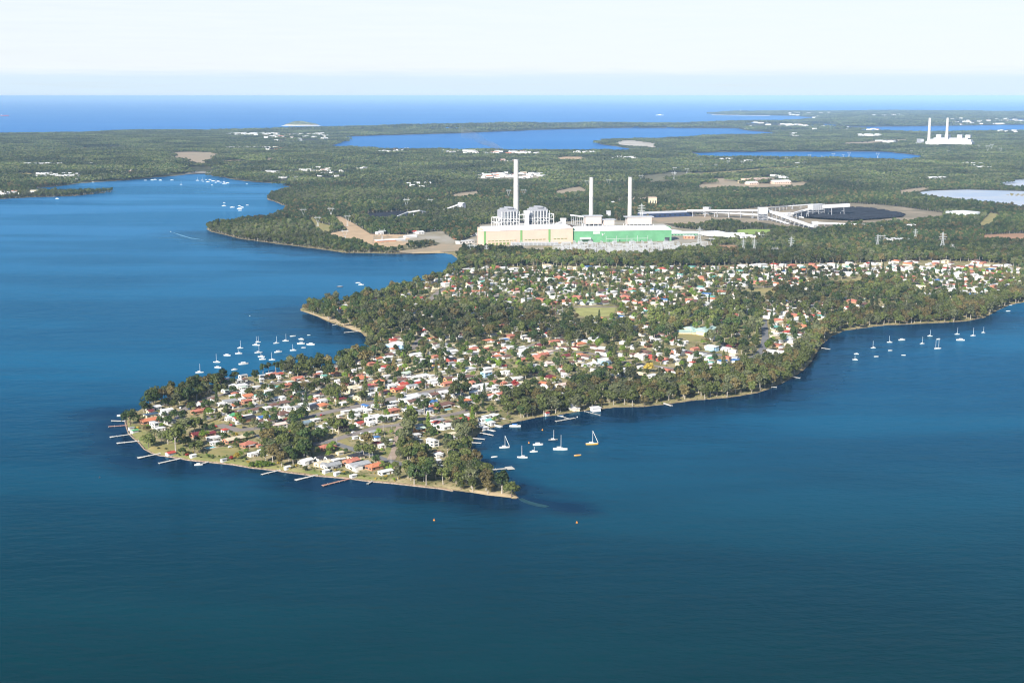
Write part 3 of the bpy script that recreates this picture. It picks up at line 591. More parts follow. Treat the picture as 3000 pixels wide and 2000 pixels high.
parse((1380, 1040), 7.84, """590,40,240,O 800,50,170,B 1160,40,180,W 1200,110,190,T 1550,50,290,T,g 1450,10,130,W 1650,10,200,T 2280,180,160,B 2100,260,120,T 2290,250,160,W 360,330,250,W,f
 350,430,240,W,2u 560,240,150,W 620,210,130,R 740,270,150,R 760,390,180,W 870,400,140,W 2050,350,100,W 2160,400,220,B 2150,470,150,W 2080,690,270,P 2290,670,190,W 1990,590,140,W
 2200,900,320,Y,ho 2300,1180,180,W 1740,1330,140,R,s 1400,1140,120,W 1580,1190,90,C 560,620,180,T 400,660,180,B 310,700,270,W,f 750,650,150,T 850,730,190,W,2 80,720,200,W
 320,790,180,W 500,780,160,W 560,720,100,W,f 100,850,210,W 460,930,200,T,h 430,990,200,W 560,950,120,W 680,900,220,T,g 800,830,270,Y,f 820,980,200,W 600,860,200,W
 900,1060,240,Y,g 550,1400,190,W 350,1420,190,W 270,1490,180,W 430,1500,150,V""")
parse((1400, 900), 5.88, """460,580,150,L,2 360,620,60,R,s 460,650,90,W 540,620,120,W 830,530,140,K 880,560,190,P,q 1300,600,220,T 1440,580,140,B 1100,660,210,M,hc 1390,640,160,C 1370,690,100,X
 1500,700,130,B 1600,630,120,W 1760,640,240,O,hc 1800,580,220,W,q 1880,620,80,W 910,710,140,G 820,740,230,W 740,700,150,W 2020,550,220,W,f 2170,720,220,W,f 2130,770,200,B
 2190,810,130,W 380,810,170,O 270,800,150,B 500,850,140,B 340,840,160,W 440,720,90,T 440,750,90,W 150,720,120,T 50,730,120,C 780,900,130,T,h 1050,870,210,T,g 1130,820,180,T
 1220,780,160,P 980,830,100,W 760,830,150,W 1600,960,130,B,g 1740,910,180,B,g 1860,860,170,B,g 1610,1020,160,W 1760,970,150,C 2190,930,230,W,2fu 2000,980,200,W,h 1860,1000,150,Y
 2220,1070,140,T 1970,1080,100,W 1170,340,180,W,q 1070,355,90,L 1200,390,200,W,q 950,330,190,W 890,380,110,T 1080,420,150,B 1180,460,120,R 1170,490,120,W 620,360,120,W
 2000,190,140,E 2130,200,120,O 2120,230,150,W 2000,290,170,W 1620,240,110,W 1690,380,120,W 1630,310,80,T 1900,220,100,W 60,290,90,W 90,355,90,T 270,480,100,Y""")
parse((1780, 900), 5.88, """330,30,220,W,g 2160,80,170,W 1400,170,150,W,q 1100,180,150,W 1090,90,90,C 730,80,150,W 440,160,110,W 290,180,90,W 390,230,120,T 100,210,130,G 250,290,130,V
 380,300,150,W 660,340,120,W 690,330,70,T 600,470,120,W 700,560,190,W 720,570,80,T 880,570,130,W 870,630,80,W 1090,580,120,T 1190,590,120,W 1110,620,100,W 1280,640,140,W
 1340,600,90,W 1240,770,180,W,2f 1120,780,60,T 1390,800,140,M 1590,820,210,W,h 1750,860,170,W 1750,890,150,G 1480,850,160,W 570,850,190,P,2g 750,860,190,R,gr 950,900,190,T,hr
 990,950,80,W 440,820,150,B 230,820,100,W 880,810,110,W 1190,920,110,W 1220,980,90,C 1460,960,100,R 1440,1000,90,W 1450,910,150,W 1800,700,220,W,2fu 2030,720,180,W,f 2160,760,150,W
 2040,870,150,T 2200,870,110,Y 1770,1020,130,B 1770,1050,120,W 1000,1090,160,T,h 1180,1110,150,B 1390,1110,120,W 1190,1140,90,W 990,1140,110,W 1620,1110,130,E 1660,1140,60,R,s
 920,1050,70,W,s 560,1030,90,W 20,930,110,W 1770,960,120,V 850,710,140,W 430,700,60,W,s 0,720,80,W""")
parse((1020, 880), 5.88, """770,690,180,R,h 820,650,150,B 760,730,160,T 830,750,240,W,f 810,795,300,W,2fu 790,840,160,O 870,900,90,W 680,950,190,B 790,920,120,W 700,990,180,W 510,1010,160,O
 660,1040,120,Y 380,980,150,Y 1310,520,150,R 1230,550,130,O,c 1310,590,70,W 1340,490,130,W 920,640,80,P 1240,110,100,W 1230,160,120,W 1160,230,130,W 800,310,35,R,s 930,190,100,W
 530,470,50,W,s 1420,670,90,O 1510,630,70,T 1620,600,110,W,q 1650,650,160,W 1730,690,100,C 1890,650,90,W 1980,640,70,W 1480,760,100,B 1640,780,230,Y,f 1540,810,180,Y 1800,790,110,C
 1750,890,280,W,g 1800,930,160,W 2060,890,180,E 2180,910,130,W 2290,850,100,T 1500,970,120,T,h 2010,590,70,T 2270,450,100,W 2320,470,80,T 1080,20,90,W 1150,80,120,W 520,415,80,W""")
parse((800, 750), 3.92, """790,530,90,R,h 810,575,80,W 760,610,80,O 740,645,60,W 1170,495,80,R 1190,515,80,W 1390,490,80,R,c 1520,450,110,W 1600,500,120,T 1700,490,110,R 1700,510,110,W 1740,315,90,W
 1770,360,60,R 1590,375,50,O 2030,215,110,W 2110,190,60,W 2220,270,60,W 1240,440,40,W 1260,465,60,E 2040,385,90,W 2070,360,110,R 2030,415,190,O,h 2180,410,90,R 2310,430,90,W
 2180,490,110,M 2280,490,100,W 1690,620,90,W 2220,155,80,W 2310,150,80,E 1500,480,90,W 1610,470,60,W""")
parse((2000, 750), 3.92, """1075,1140,110,W,h 1380,815,170,O,c 1240,830,90,R 900,655,90,W 960,640,80,T 1030,665,90,W 1150,700,110,W 1420,760,60,W 980,565,45,R 960,600,60,C 590,630,120,W
 470,600,60,W 1370,320,110,O,h 1120,260,80,R 1170,250,80,L 450,265,60,O 310,325,80,R 200,405,70,X 1050,100,90,R 840,105,160,W 1360,115,80,W 1490,100,80,T 1580,135,90,W 1370,135,80,V
 920,140,60,V 1530,460,80,T 1880,490,110,W 1950,520,130,T,h 2050,510,120,E 2070,560,150,B 1880,595,60,R 2210,600,60,R 2320,595,70,W 1270,350,140,W 310,270,70,W 570,230,60,W 730,260,90,W
 1230,210,60,T 1250,180,60,X 1150,900,90,W 1180,880,80,R 1260,820,90,Y 1060,1240,110,B 1000,1215,90,V""")
parse((2400, 750), 3.92, """550,90,80,R 650,95,80,W 1020,95,110,O,c 1210,180,130,W 760,210,110,C 700,135,70,O 890,160,60,T 830,80,60,W 1330,90,100,T 1260,95,80,W 1770,135,110,O,o 1700,250,90,O
 1560,150,80,W 1580,215,100,W 1580,250,90,W 1430,330,120,P 1540,350,100,W 1700,325,50,W 1140,370,120,W 1450,420,80,W 1660,460,70,W 1350,550,60,T 1960,455,100,R 1930,385,100,V
 2000,350,90,T 2070,350,60,R 1960,260,90,P 2000,210,80,R 2040,185,60,W 2140,270,70,T 2050,405,90,W 2330,360,60,T 1240,440,90,W 1240,250,80,V 1750,480,90,P 1830,480,70,W""")
parse((1400, 750), 3.92, """410,150,120,W 300,150,70,W 180,145,60,T 110,220,70,W 400,270,80,V 380,295,120,C 470,60,30,W 300,235,50,V 120,285,80,W 900,120,40,W 1120,140,50,C,2 1470,130,80,W 980,215,70,R
 1270,220,90,O 1190,215,70,W 1240,245,120,W 970,270,120,T 1110,270,90,W 1400,280,160,W 1200,310,100,T 960,320,80,L 1040,325,100,O 1050,350,100,W 1230,330,80,T 1350,335,90,T
 900,410,110,X,c 1000,415,130,W 1000,385,90,G 910,470,90,W 1110,490,70,W 1140,520,110,E 1220,540,120,W 1440,470,100,T 1500,480,90,Y 1690,350,80,R 1690,260,60,R 1710,285,120,O
 1800,290,110,C 1770,240,100,T 2070,180,80,W 2150,170,100,W 2220,285,100,X 2200,260,90,W 1800,530,90,O 1700,530,80,W 2000,500,100,T 2120,475,130,T 1700,610,150,W,f 2220,600,90,W
 2210,660,80,W 60,430,100,W 180,440,90,T 60,360,60,W 170,385,60,W 350,420,80,W 400,480,80,O 100,490,120,T 200,520,120,W 330,540,110,W 500,340,60,W 560,300,50,W 700,270,60,W
 650,470,60,W 760,560,70,W 1900,400,80,W 2000,420,90,W 2080,440,90,W 1880,350,90,T 1970,330,60,V 2190,350,60,V 2300,450,90,W 1690,405,80,W 1780,410,90,V""")
SUB = [(1345, 786), (1480, 780), (1600, 778), (1750, 783), (1900, 783), (2100, 778), (2300, 774), (2500, 771), (2700, 762), (2900, 768), (2990, 775), (2990, 850), (2900, 868), (2780, 866), (2700, 845), (2650, 822), (2560, 812), (2500, 845), (2440, 840), (2300, 850),
       (2250, 870), (2150, 875), (2080, 900), (2020, 905), (1900, 915), (1820, 895), (1690, 895), (1600, 890), (1500, 885), (1390, 873), (1300, 860), (1240, 842), (1290, 815)]
DENSE = [
 [(414, 1165), (440, 1140), (520, 1128), (565, 1116), (600, 1108), (650, 1100), (655, 1120), (610, 1150), (585, 1176), (540, 1190), (515, 1185), (500, 1180), (470, 1183), (450, 1195), (420, 1200)],
 [(1165, 1265), (1198, 1258), (1195, 1300), (1235, 1325), (1228, 1350), (1270, 1350), (1295, 1395), (1210, 1415), (1180, 1408), (1196, 1372), (1162, 1338)],
 [(1300, 1300), (1370, 1300), (1378, 1340), (1420, 1385), (1495, 1432), (1515, 1450), (1430, 1445), (1290, 1425), (1296, 1380), (1325, 1340)],
 [(1340, 1245), (1390, 1240), (1405, 1265), (1380, 1290), (1345, 1290), (1330, 1262)],
 [(800, 1275), (900, 1270), (912, 1300), (905, 1335), (860, 1360), (790, 1358), (768, 1325)],
 [(815, 1075), (900, 1062), (960, 1068), (975, 1085), (900, 1100), (835, 1105)], [(970, 1055), (1010, 1040), (1060, 1030), (1085, 1010), (1120, 1020), (1125, 1045), (1095, 1055), (1050, 1070), (980, 1075)],
 [(880, 905), (915, 890), (950, 882), (985, 880), (985, 915), (962, 930), (905, 915)],
 [(985, 885), (1060, 868), (1120, 855), (1170, 845), (1230, 828), (1300, 805), (1340, 782), (1345, 800), (1240, 838), (1180, 860), (1110, 875), (1065, 890)],
 [(1040, 900), (1180, 885), (1235, 895), (1290, 900), (1420, 893), (1520, 905), (1560, 900), (1600, 930), (1555, 980), (1430, 988), (1350, 1012), (1285, 1010), (1230, 960), (1150, 970), (1110, 1005), (1085, 1003), (1060, 960), (1000, 935), (1040, 925)],
 [(1560, 955), (1720, 955), (1850, 962), (1845, 1000), (1740, 1010), (1640, 1000), (1560, 992)],
 [(1905, 925), (1960, 915), (2030, 912), (2050, 945), (1995, 970), (1990, 1000), (1940, 985), (1900, 975)], [(2040, 905), (2150, 900), (2240, 915), (2250, 960), (2232, 1030), (2180, 1040), (2075, 1005), (2120, 975), (2060, 950)],
 [(1480, 1175), (1560, 1145), (1640, 1160), (1700, 1145), (1760, 1135), (1850, 1130), (1900, 1140), (2000, 1112), (2060, 1095), (2150, 1075), (2230, 1065), (2300, 1045), (2350, 1000), (2400, 960), (2440, 935), (2560, 915), (2700, 905), (2850, 885), (2950, 852),
  (3000, 835), (3200, 820), (3200, 858), (3000, 883), (2928, 903), (2832, 938), (2720, 945), (2590, 951), (2478, 965), (2420, 994), (2391, 1036), (2330, 1099), (2252, 1138), (2220, 1149), (2040, 1170), (1888, 1189), (1800, 1191), (1730, 1185), (1655, 1205), (1580, 1212), (1480, 1210)],
 [(1340, 755), (1400, 735), (1480, 738), (1590, 745), (1680, 752), (1900, 755), (2060, 735), (2150, 745), (2300, 732), (2500, 732), (2700, 742), (3000, 735), (3400, 735), (3400, 815), (3000, 815), (2990, 780), (2880, 765), (2700, 762), (2500, 770), (2300, 773), (2100, 777), (1900, 782), (1750, 782), (1600, 777), (1450, 780), (1345, 786)],
 [(2420, 838), (2520, 822), (2600, 815), (2660, 840), (2690, 880), (2560, 880), (2450, 868)], [(2270, 858), (2400, 838), (2480, 868), (2450, 910), (2380, 925), (2280, 895)], [(2110, 880), (2260, 880), (2290, 910), (2190, 920), (2110, 905)],
 [(2985, 790), (3400, 800), (3400, 850), (3000, 855)], [(2640, 882), (2760, 870), (2860, 874), (2935, 872), (2850, 892), (2700, 907)],
 [(1640, 1078), (1700, 1100), (1790, 1105), (1860, 1100), (1850, 1130), (1700, 1145), (1640, 1125)], [(1230, 1190), (1245, 1200), (1240, 1235), (1222, 1225)],
]
BLOCK = [DENSE[k] for k in (0, 1, 2, 3, 4, 13, 14)]
HOUSES = []                                                        # px, py, x, y, z, L, W, rot, roof, flags
def add_house(px, py, w_, c, fl, rnd):
    x, y, z = ground(px, py); _, _, ppm = topx(x, y, z)
    if 's' in fl and py > 1325: py -= 3
    hz_ = (3.2 if '2' in fl else 1.6); x, y = at(px, py, z + hz_); z = float(height(x, y)[0])
    sq = (.84 if 's' in fl else 1.0)
    L = max(6.0, min(20 if 'f' in fl else 31, w_ / ppm / 1.06)); rat = rnd.uniform(.52, .68); W_ = max(5 if 's' not in fl else 3.5, L * rat)
    if L > 20: W_ = L * .42
    rot = R(43 + rnd.uniform(-4, 4))
    if px > 1560 and rnd.random() < .62 and y > 1300: rot = R(-38 + rnd.uniform(-5, 5))
    if 'q' in fl: rot += R(90)
    HOUSES.append((px, py, x, y, z, L * sq, W_ * sq, rot, c, fl))
hr = random.Random(11)
for h in H_DATA: add_house(*h, hr)
n_hand = len(HOUSES)
occ = [(h[2], h[3], h[5]) for h in HOUSES]
def free(x, y, r, arr):
    a = np.array(arr); return bool((np.hypot(a[:, 0] - x, a[:, 1] - y) > r + a[:, 2] * .5).all())
WEIGHTED = 'WWWWWWWWWWWCCCPPYYBBBBBTTTTROOVEMKL'
wp = [at(*p, 3) for p in SUB]; X0 = min(p[0] for p in wp); X1 = max(p[0] for p in wp); Y0 = min(p[1] for p in wp); Y1 = max(p[1] for p in wp)
for iy, gy in enumerate(np.arange(Y0, Y1, 30)):
    for gx in np.arange(X0, X1, 19.5):
        x = gx + hr.uniform(-3, 3); y = gy + hr.uniform(-6, 6)
        px, py, ppm = topx(x, y, 3)
        if hr.random() < .27 or not inpoly(px, py, SUB) or any(inpoly(px, py, d) for d in BLOCK) or (hr.random() < .55 and any(inpoly(px, py, d) for d in DENSE)): continue
        if not (2170 < px < 2285 and 842 < py < 865) and not (2410 < px < 2530 and 812 < py < 838) and roaddist(x, y) > 7 and free(x, y, 7.5, occ):
            add_house(px, py, hr.uniform(13, 19) * ppm, hr.choice(WEIGHTED), hr.choice(['', 'g', 'h', 'f', '2']), hr); occ.append((x, y, 14))
extra = [[(420, 1140), (2200, 1140), (2200, 900), (1180, 900), (1180, 990), (980, 1085), (620, 1130)], [(600, 1140), (1360, 1090), (1400, 1230), (1150, 1270), (760, 1250), (540, 1215)], [(2250, 880), (2420, 880), (2400, 990), (2260, 1060), (2245, 960)]]
for poly in extra:                                                 # gaps between the houses read off the photograph
    for _ in range(1000):
        px = hr.uniform(min(p[0] for p in poly), max(p[0] for p in poly)); py = hr.uniform(min(p[1] for p in poly), max(p[1] for p in poly))
        if not inpoly(px, py, poly) or not onland(np.array([px]), np.array([py]))[0] or any(inpoly(px, py, d) for d in BLOCK) or (hr.random() < .6 and any(inpoly(px, py, d) for d in DENSE)): continue
        if (1670 < px < 1815 and 895 < py < 935) or (1970 < px < 2080 and 930 < py < 1008): continue
        x, y, z = ground(px, py)
        if roaddist(x, y) < 8 or shoredist(x, y)[0] < 12 or not free(x, y, 9, occ): continue
        add_house(px, py, hr.uniform(9, 16) * topx(x, y, z)[2], hr.choice(WEIGHTED), hr.choice(['', 'g', 'h', 'f']), hr); occ.append((x, y, 11))
print('houses', n_hand, len(HOUSES))
lap('houses placed'); PATIO = {}
WIN = MB(); WIN.box(-.95, -.05, -.65, .95, .05, .65); WIN_ME = WIN.mesh('window', [GLASS])
WINW = MB(); WINW.box(-1.7, -.05, -.65, 1.7, .05, .65); WINW_ME = WINW.mesh('wide_window', [GLASS])
DOOR = MB(); DOOR.box(-.5, -.05, -1.05, .5, .05, 1.05); DOOR_ME = DOOR.mesh('door', [mat('door_paint', (.20, .12, .08), rough=.6)])
CHIM = MB(); CHIM.box(-.45, -.45, -1, .45, .45, .9).box(-.55, -.55, .9, .55, .55, 1.05); CHIM_ME = CHIM.mesh('chimney', [wallmat('b')])
def house_geo(L, W_, H, kind, pitch, ov=.6, carve=None):
    """walls and roof of one gabled (g), hipped (h) or low skillion (f) block, long axis along x"""
    wl = MB(); rf = MB(); a, b = L / 2, W_ / 2
    if kind == 'f':
        h1 = H + W_ * .07; i = 0
        wl.face([(-a, -b, -1), (a, -b, -1), (a, -b, H), (-a, -b, H)]); wl.face([(a, b, -1), (-a, b, -1), (-a, b, h1), (a, b, h1)])
        wl.face([(a, -b, -1), (a, b, -1), (a, b, h1), (a, -b, H)]); wl.face([(-a, b, -1), (-a, -b, -1), (-a, -b, H), (-a, b, h1)])
        sl_ = W_ * .07 / W_ * ov
        p = [(-a - ov, -b - ov, H - sl_), (a + ov, -b - ov, H - sl_), (a + ov, b + ov, h1 + sl_), (-a - ov, b + ov, h1 + sl_)]; t = .28
        q = [(x, y, z + t) for x, y, z in p]; p = [(x, y, z + .02) for x, y, z in p]
        rf.face(q); rf.face(p[::-1])
        for k in range(4): rf.face([p[k], p[(k + 1) % 4], q[(k + 1) % 4], q[k]])
        return wl, rf, H
    rh = b * math.tan(pitch); k = math.tan(pitch) * ov
    wl.face([(-a, -b, -1), (a, -b, -1), (a, -b, H), (-a, -b, H)]); wl.face([(a, b, -1), (-a, b, -1), (-a, b, H), (a, b, H)])
    e0 = H - k; t = .16
    if kind == 'g':
        wl.face([(a, -b, -1), (a, b, -1), (a, b, H), (a, 0, H + rh), (a, -b, H)]); wl.face([(-a, b, -1), (-a, -b, -1), (-a, -b, H), (-a, 0, H + rh), (-a, b, H)])
        A = a + ov * .6; B = b + ov
        for s in (-1, 1):
            p = [(-A, s * B, e0), (A, s * B, e0), (A, 0, H + rh), (-A, 0, H + rh)]; q = [(x, y, z + t + .04) for x, y, z in p]; p = [(x, y, z + .04) for x, y, z in p]
            if s == 1: p = p[::-1]; q = q[::-1]
            rf.face(q); rf.face(p[::-1])
            for k_ in range(4): rf.face([p[k_], p[(k_ + 1) % 4], q[(k_ + 1) % 4], q[k_]])
    else:
        wl.face([(a, -b, -1), (a, b, -1), (a, b, H), (a, -b, H)]); wl.face([(-a, b, -1), (-a, -b, -1), (-a, -b, H), (-a, b, H)])
        A = a + ov; B = b + ov; r = max(0.05, A - B); T = H + rh
        c = [(-A, -B, e0 + .04), (A, -B, e0 + .04), (A, B, e0 + .04), (-A, B, e0 + .04)]; c2 = [(x, y, z + t) for x, y, z in c]; top = [(-r, 0, T + t), (r, 0, T + t)]
        rf.face([c2[0], c2[1], top[1], top[0]]); rf.face([c2[2], c2[3], top[0], top[1]]); rf.face([c2[1], c2[2], top[1]]); rf.face([c2[3], c2[0], top[0]])
        for k_ in range(4): rf.face([c[k_], c[(k_ + 1) % 4], c2[(k_ + 1) % 4], c2[k_]])
        rf.face(c[::-1])
    return wl, rf, H + rh
def merge(dst, src, M):
    i = len(dst.v); dst.v += [tuple(M @ Vector(p)) for p in src.v]; dst.f += [tuple(i + k for k in f) for f in src.f]; dst.m += src.m
def house_parts(h, rnd):
    px, py, x, y, z, L, W_, rot, c, fl = h
    two = '2' in fl; H = 5.6 if two else (2.4 if 's' in fl else 3.0)
    kd = 'f' if 'f' in fl else 'h' if 'h' in fl else 'g' if ('g' in fl or 's' in fl) else rnd.choice('gghf' if c in 'WYE' else 'gh')
    pitch = R(22 if c in 'BTROMK' else 15) if kd != 'f' else 0
    wl, rf, top = house_geo(L, W_, H, kd, pitch)
    if L > 11.5 and 's' not in fl and rnd.random() < .6:            # a wing towards the street or the yard
        w2, r2, _ = house_geo(W_ * .85, L * .4, H - .12, kd, pitch * .95); s = rnd.choice((-1, 1)); q = rnd.choice((-1, -1, 1))
        M = Matrix.Translation((s * L * .27, q * W_ * .42, 0)) @ Matrix.Rotation(math.pi / 2, 4, 'Z')
        merge(wl, w2, M); merge(rf, r2, M)
    return wl, rf, H, top, kd
def wallof(fl, c):
    for k in 'bocuyr':
        if k in fl and not (k == 'o' and False): return k
    return {'B': 'w', 'T': 'b', 'M': 'c', 'O': 'w', 'K': 'w', 'C': 'c'}.get(c, 'w')
order = sorted(range(len(HOUSES)), key=lambda i: (i >= n_hand and HOUSES[i][1] < 1000, HOUSES[i][3]))
hrnd = random.Random(5); far_w = {}; far_r = {}
SMAT = {'g': 'gabled', 'h': 'hipped', 'f': 'flat'}
sheds = [i for i in order if 's' in HOUSES[i][9]]; reals = [i for i in order if 's' not in HOUSES[i][9]]
near_h = set(sorted(reals, key=lambda i: HOUSES[i][3])[:298])
for i in order:
    h = HOUSES[i]; px, py, x, y, z, L, W_, rot, c, fl = h; shed = 's' in fl
    wl, rf, H, top, kd = house_parts(h, hrnd); wk = wallof(fl, c)
    if i in near_h or shed:
        nm = 'boat_shed' if shed and py > 1200 else 'garden_shed' if shed else 'two_storey_house' if '2' in fl else 'house'
        o = root(nm, (x, y, z), rot)
        wl.build('wall', [wallmat(wk)], o); rfo = rf.build('roof', [roofmat(c)], o)
        vis = [(-1, 'y'), (-1, 'x')] if rot > 0 else [(-1, 'y'), (1, 'x')]
        if math.cos(rot) < 0: vis = [(1, 'y'), (-1, 'x')]
        lv = (1.5, 4.3) if '2' in fl else (1.45,)
        if not shed:
            for s, ax in vis:
                span = L if ax == 'y' else W_; k = max(1, int(span / 4.2)); dr = k // 2 if ax == 'y' else -1
                for q in range(k):
                    t = (q + .5) / k * span - span / 2
                    for zz_ in lv:
                        isd = q == dr and zz_ == 1.5 or (q == dr and len(lv) == 1)
                        me = DOOR_ME if isd else (WINW_ME if (q + int(L)) % 2 else WIN_ME)
                        if ax == 'y': w_ = link('door' if isd else 'window', me, o, (t, s * (W_ / 2 + .02), 1.05 if isd else zz_))
                        else: w_ = link('window', me, o, (s * (L / 2 + .02), t, zz_), R(90))
            if hrnd.random() < .6:
                sx_ = hrnd.choice((-1, 1)); MB().box(sx_ * L * .5 - 1.6, -W_ / 2 - 8.5, -1, sx_ * L * .5 + 1.6, -W_ / 2 - .2, .22).build('driveway', [CONC], o)
            if hrnd.random() < .35: MB().box(-L * .3, -W_ / 2 - 2.6, 2.35, L * .2, -W_ / 2 - .62, 2.5).box(-L * .3, -W_ / 2 - 2.6, -1, -L * .3 + .15, -W_ / 2 - 2.45, 2.35).box(L * .2 - .15, -W_ / 2 - 2.6, -1, L * .2, -W_ / 2 - 2.45, 2.35).build('veranda', [roofmat('W' if c in 'BT' else c)], o)
            if c in 'BTO' and kd != 'f' and hrnd.random() < .45: link('chimney', CHIM_ME, rfo, (L * .2, W_ * .1, top - .3))
        else:
            mb = MB(); mb.box(-L * .32, -.04, 0.05, L * .32, .04, 2.0); mb.build('roller_door', [mat('roller_door', (.55, .56, .58), rough=.5)], o, (0, -W_ / 2 - .03, 0))
        if shed: d = f"{CNAME[c]}-roofed small {'boat' if py > 1200 else 'garden'} shed"
        else:
            d = f"{'long ' if L > 19 else 'two-storey ' if '2' in fl else ''}{WALLC[wk][0]} house with {SMAT[kd]} {CNAME[c]} roof"
        reg(o, d, 'shed' if shed else 'house', 'small sheds on the peninsula' if shed else 'houses on the peninsula', px, py)
    else:
        M = Matrix.Translation((x, y, z)) @ Matrix.Rotation(rot, 4, 'Z')
        merge(far_w.setdefault(wk, MB()), wl, M); merge(far_r.setdefault(c, MB()), rf, M)
far = MB(); fm = []
for d, fn in ((far_w, wallmat), (far_r, roofmat)):
    for k, mb in d.items():
        i = len(far.v); far.v += mb.v; far.f += [tuple(i + q for q in f) for f in mb.f]; far.m += [len(fm)] * len(mb.f); fm.append(fn(k))
# specks of far-off towns, a few pixels each
TOWNS = [(710, 396, 42, 3, 26, 'W'), (760, 400, 70, 6, 30, 'x'), (870, 405, 95, 11, 60, 'x'), (720, 437, 60, 1.5, 16, 'W'), (800, 442, 30, 6, 12, 'x'), (130, 485, 65, 1.5, 22, 'W'), (170, 517, 58, 5, 70, 'W'), (262, 485, 15, 2, 5, 'x'), (215, 528, 40, 6, 14, 'x'),
 (360, 507, 40, 5, 8, 'x'), (910, 503, 70, 10, 34, 'x'), (975, 512, 40, 14, 16, 'x'), (850, 527, 30, 6, 12, 'x'), (790, 505, 40, 5, 7, 'x'), (1060, 497, 25, 4, 8, 'x'), (30, 570, 40, 6, 10, 'x'), (95, 567, 15, 4, 5, 'x'),
 (1160, 446, 50, 6, 14, 'x'), (1350, 448, 60, 5, 26, 'x'), (1480, 451, 70, 4, 24, 'x'), (1540, 452, 50, 3, 12, 'x'), (1715, 450, 40, 2, 14, 'W'), (1825, 466, 45, 4, 22, 'W'), (1485, 476, 45, 4, 12, 'x'), (1440, 514, 45, 4, 14, 'W'), (1500, 518, 100, 7, 48, 'x'),
 (2040, 361, 30, 2, 8, 'x'), (2105, 395, 1, 1, 1, 'x'), (2270, 368, 90, 7, 60, 'x'), (2330, 372, 40, 4, 22, 'x'), (2345, 336, 40, 3, 26, 'W'), (2410, 347, 30, 3, 16, 'x'), (2430, 334, 30, 2, 6, 'x'), (2430, 378, 60, 4, 20, 'x'), (2530, 381, 50, 4, 14, 'x'), (2600, 343, 55, 4, 30, 'x'), (2800, 350, 50, 3, 14, 'x'),
 (2870, 360, 80, 6, 50, 'x'), (2970, 354, 60, 5, 36, 'x'), (2550, 400, 34, 3, 30, 'W'), (2335, 399, 22, 3, 9, 'x'), (2610, 420, 40, 2, 10, 'W'), (2845, 486, 30, 4, 14, 'W'), (2890, 494, 45, 5, 60, 'W'), (2690, 424, 25, 3, 9, 'W'), (2960, 387, 40, 3, 8, 'x'),
 (2115, 470, 25, 2, 8, 'W'), (2193, 476, 8, 1, 3, 'W'), (2330, 484, 30, 3, 5, 'x'), (1790, 600, 1, 1, 1, 'x'), (2250, 525, 70, 9, 8, 'W'), (1230, 546, 60, 10, 6, 'x'), (2190, 698, 45, 5, 10, 'W'), (2120, 696, 60, 6, 20, 'W')]
tr_ = random.Random(3)
for cx, cy_, sx, sy, n, kd in TOWNS:
    for _ in range(int(n * .75) + 1):
        px = tr_.uniform(cx - sx, cx + sx); py = tr_.uniform(cy_ - sy, cy_ + sy)
        if not onland(np.array([px]), np.array([py]))[0]: continue
        x, y, z = ground(px, py); big = 1.0 + max(0, (y - 4000)) / 9000
        L = tr_.uniform(12, 23) * big; W_ = L * tr_.uniform(.5, .8); c = 'W' if kd == 'W' or tr_.random() < .72 else tr_.choice('CTOPY')
        wl, rf, _ = house_geo(L, W_, 3.4 * big, tr_.choice('gf'), R(16)); M = Matrix.Translation((x, y, z + 4.5 * big)) @ Matrix.Rotation(tr_.uniform(-.6, .9), 4, 'Z')
        for src, key in ((wl, wallmat('w')), (rf, roofmat(c))):
            if key not in fm: fm.append(key)
            i = len(far.v); far.v += [tuple(M @ Vector(p)) for p in src.v]; far.f += [tuple(i + q for q in f) for f in src.f]; far.m += [fm.index(key)] * len(src.f)
fo_ = far.build('distant_houses', fm); tag(fo_, kind='stuff', label='far rows and scatters of small houses among the trees', cat='houses')

lap('houses'); 
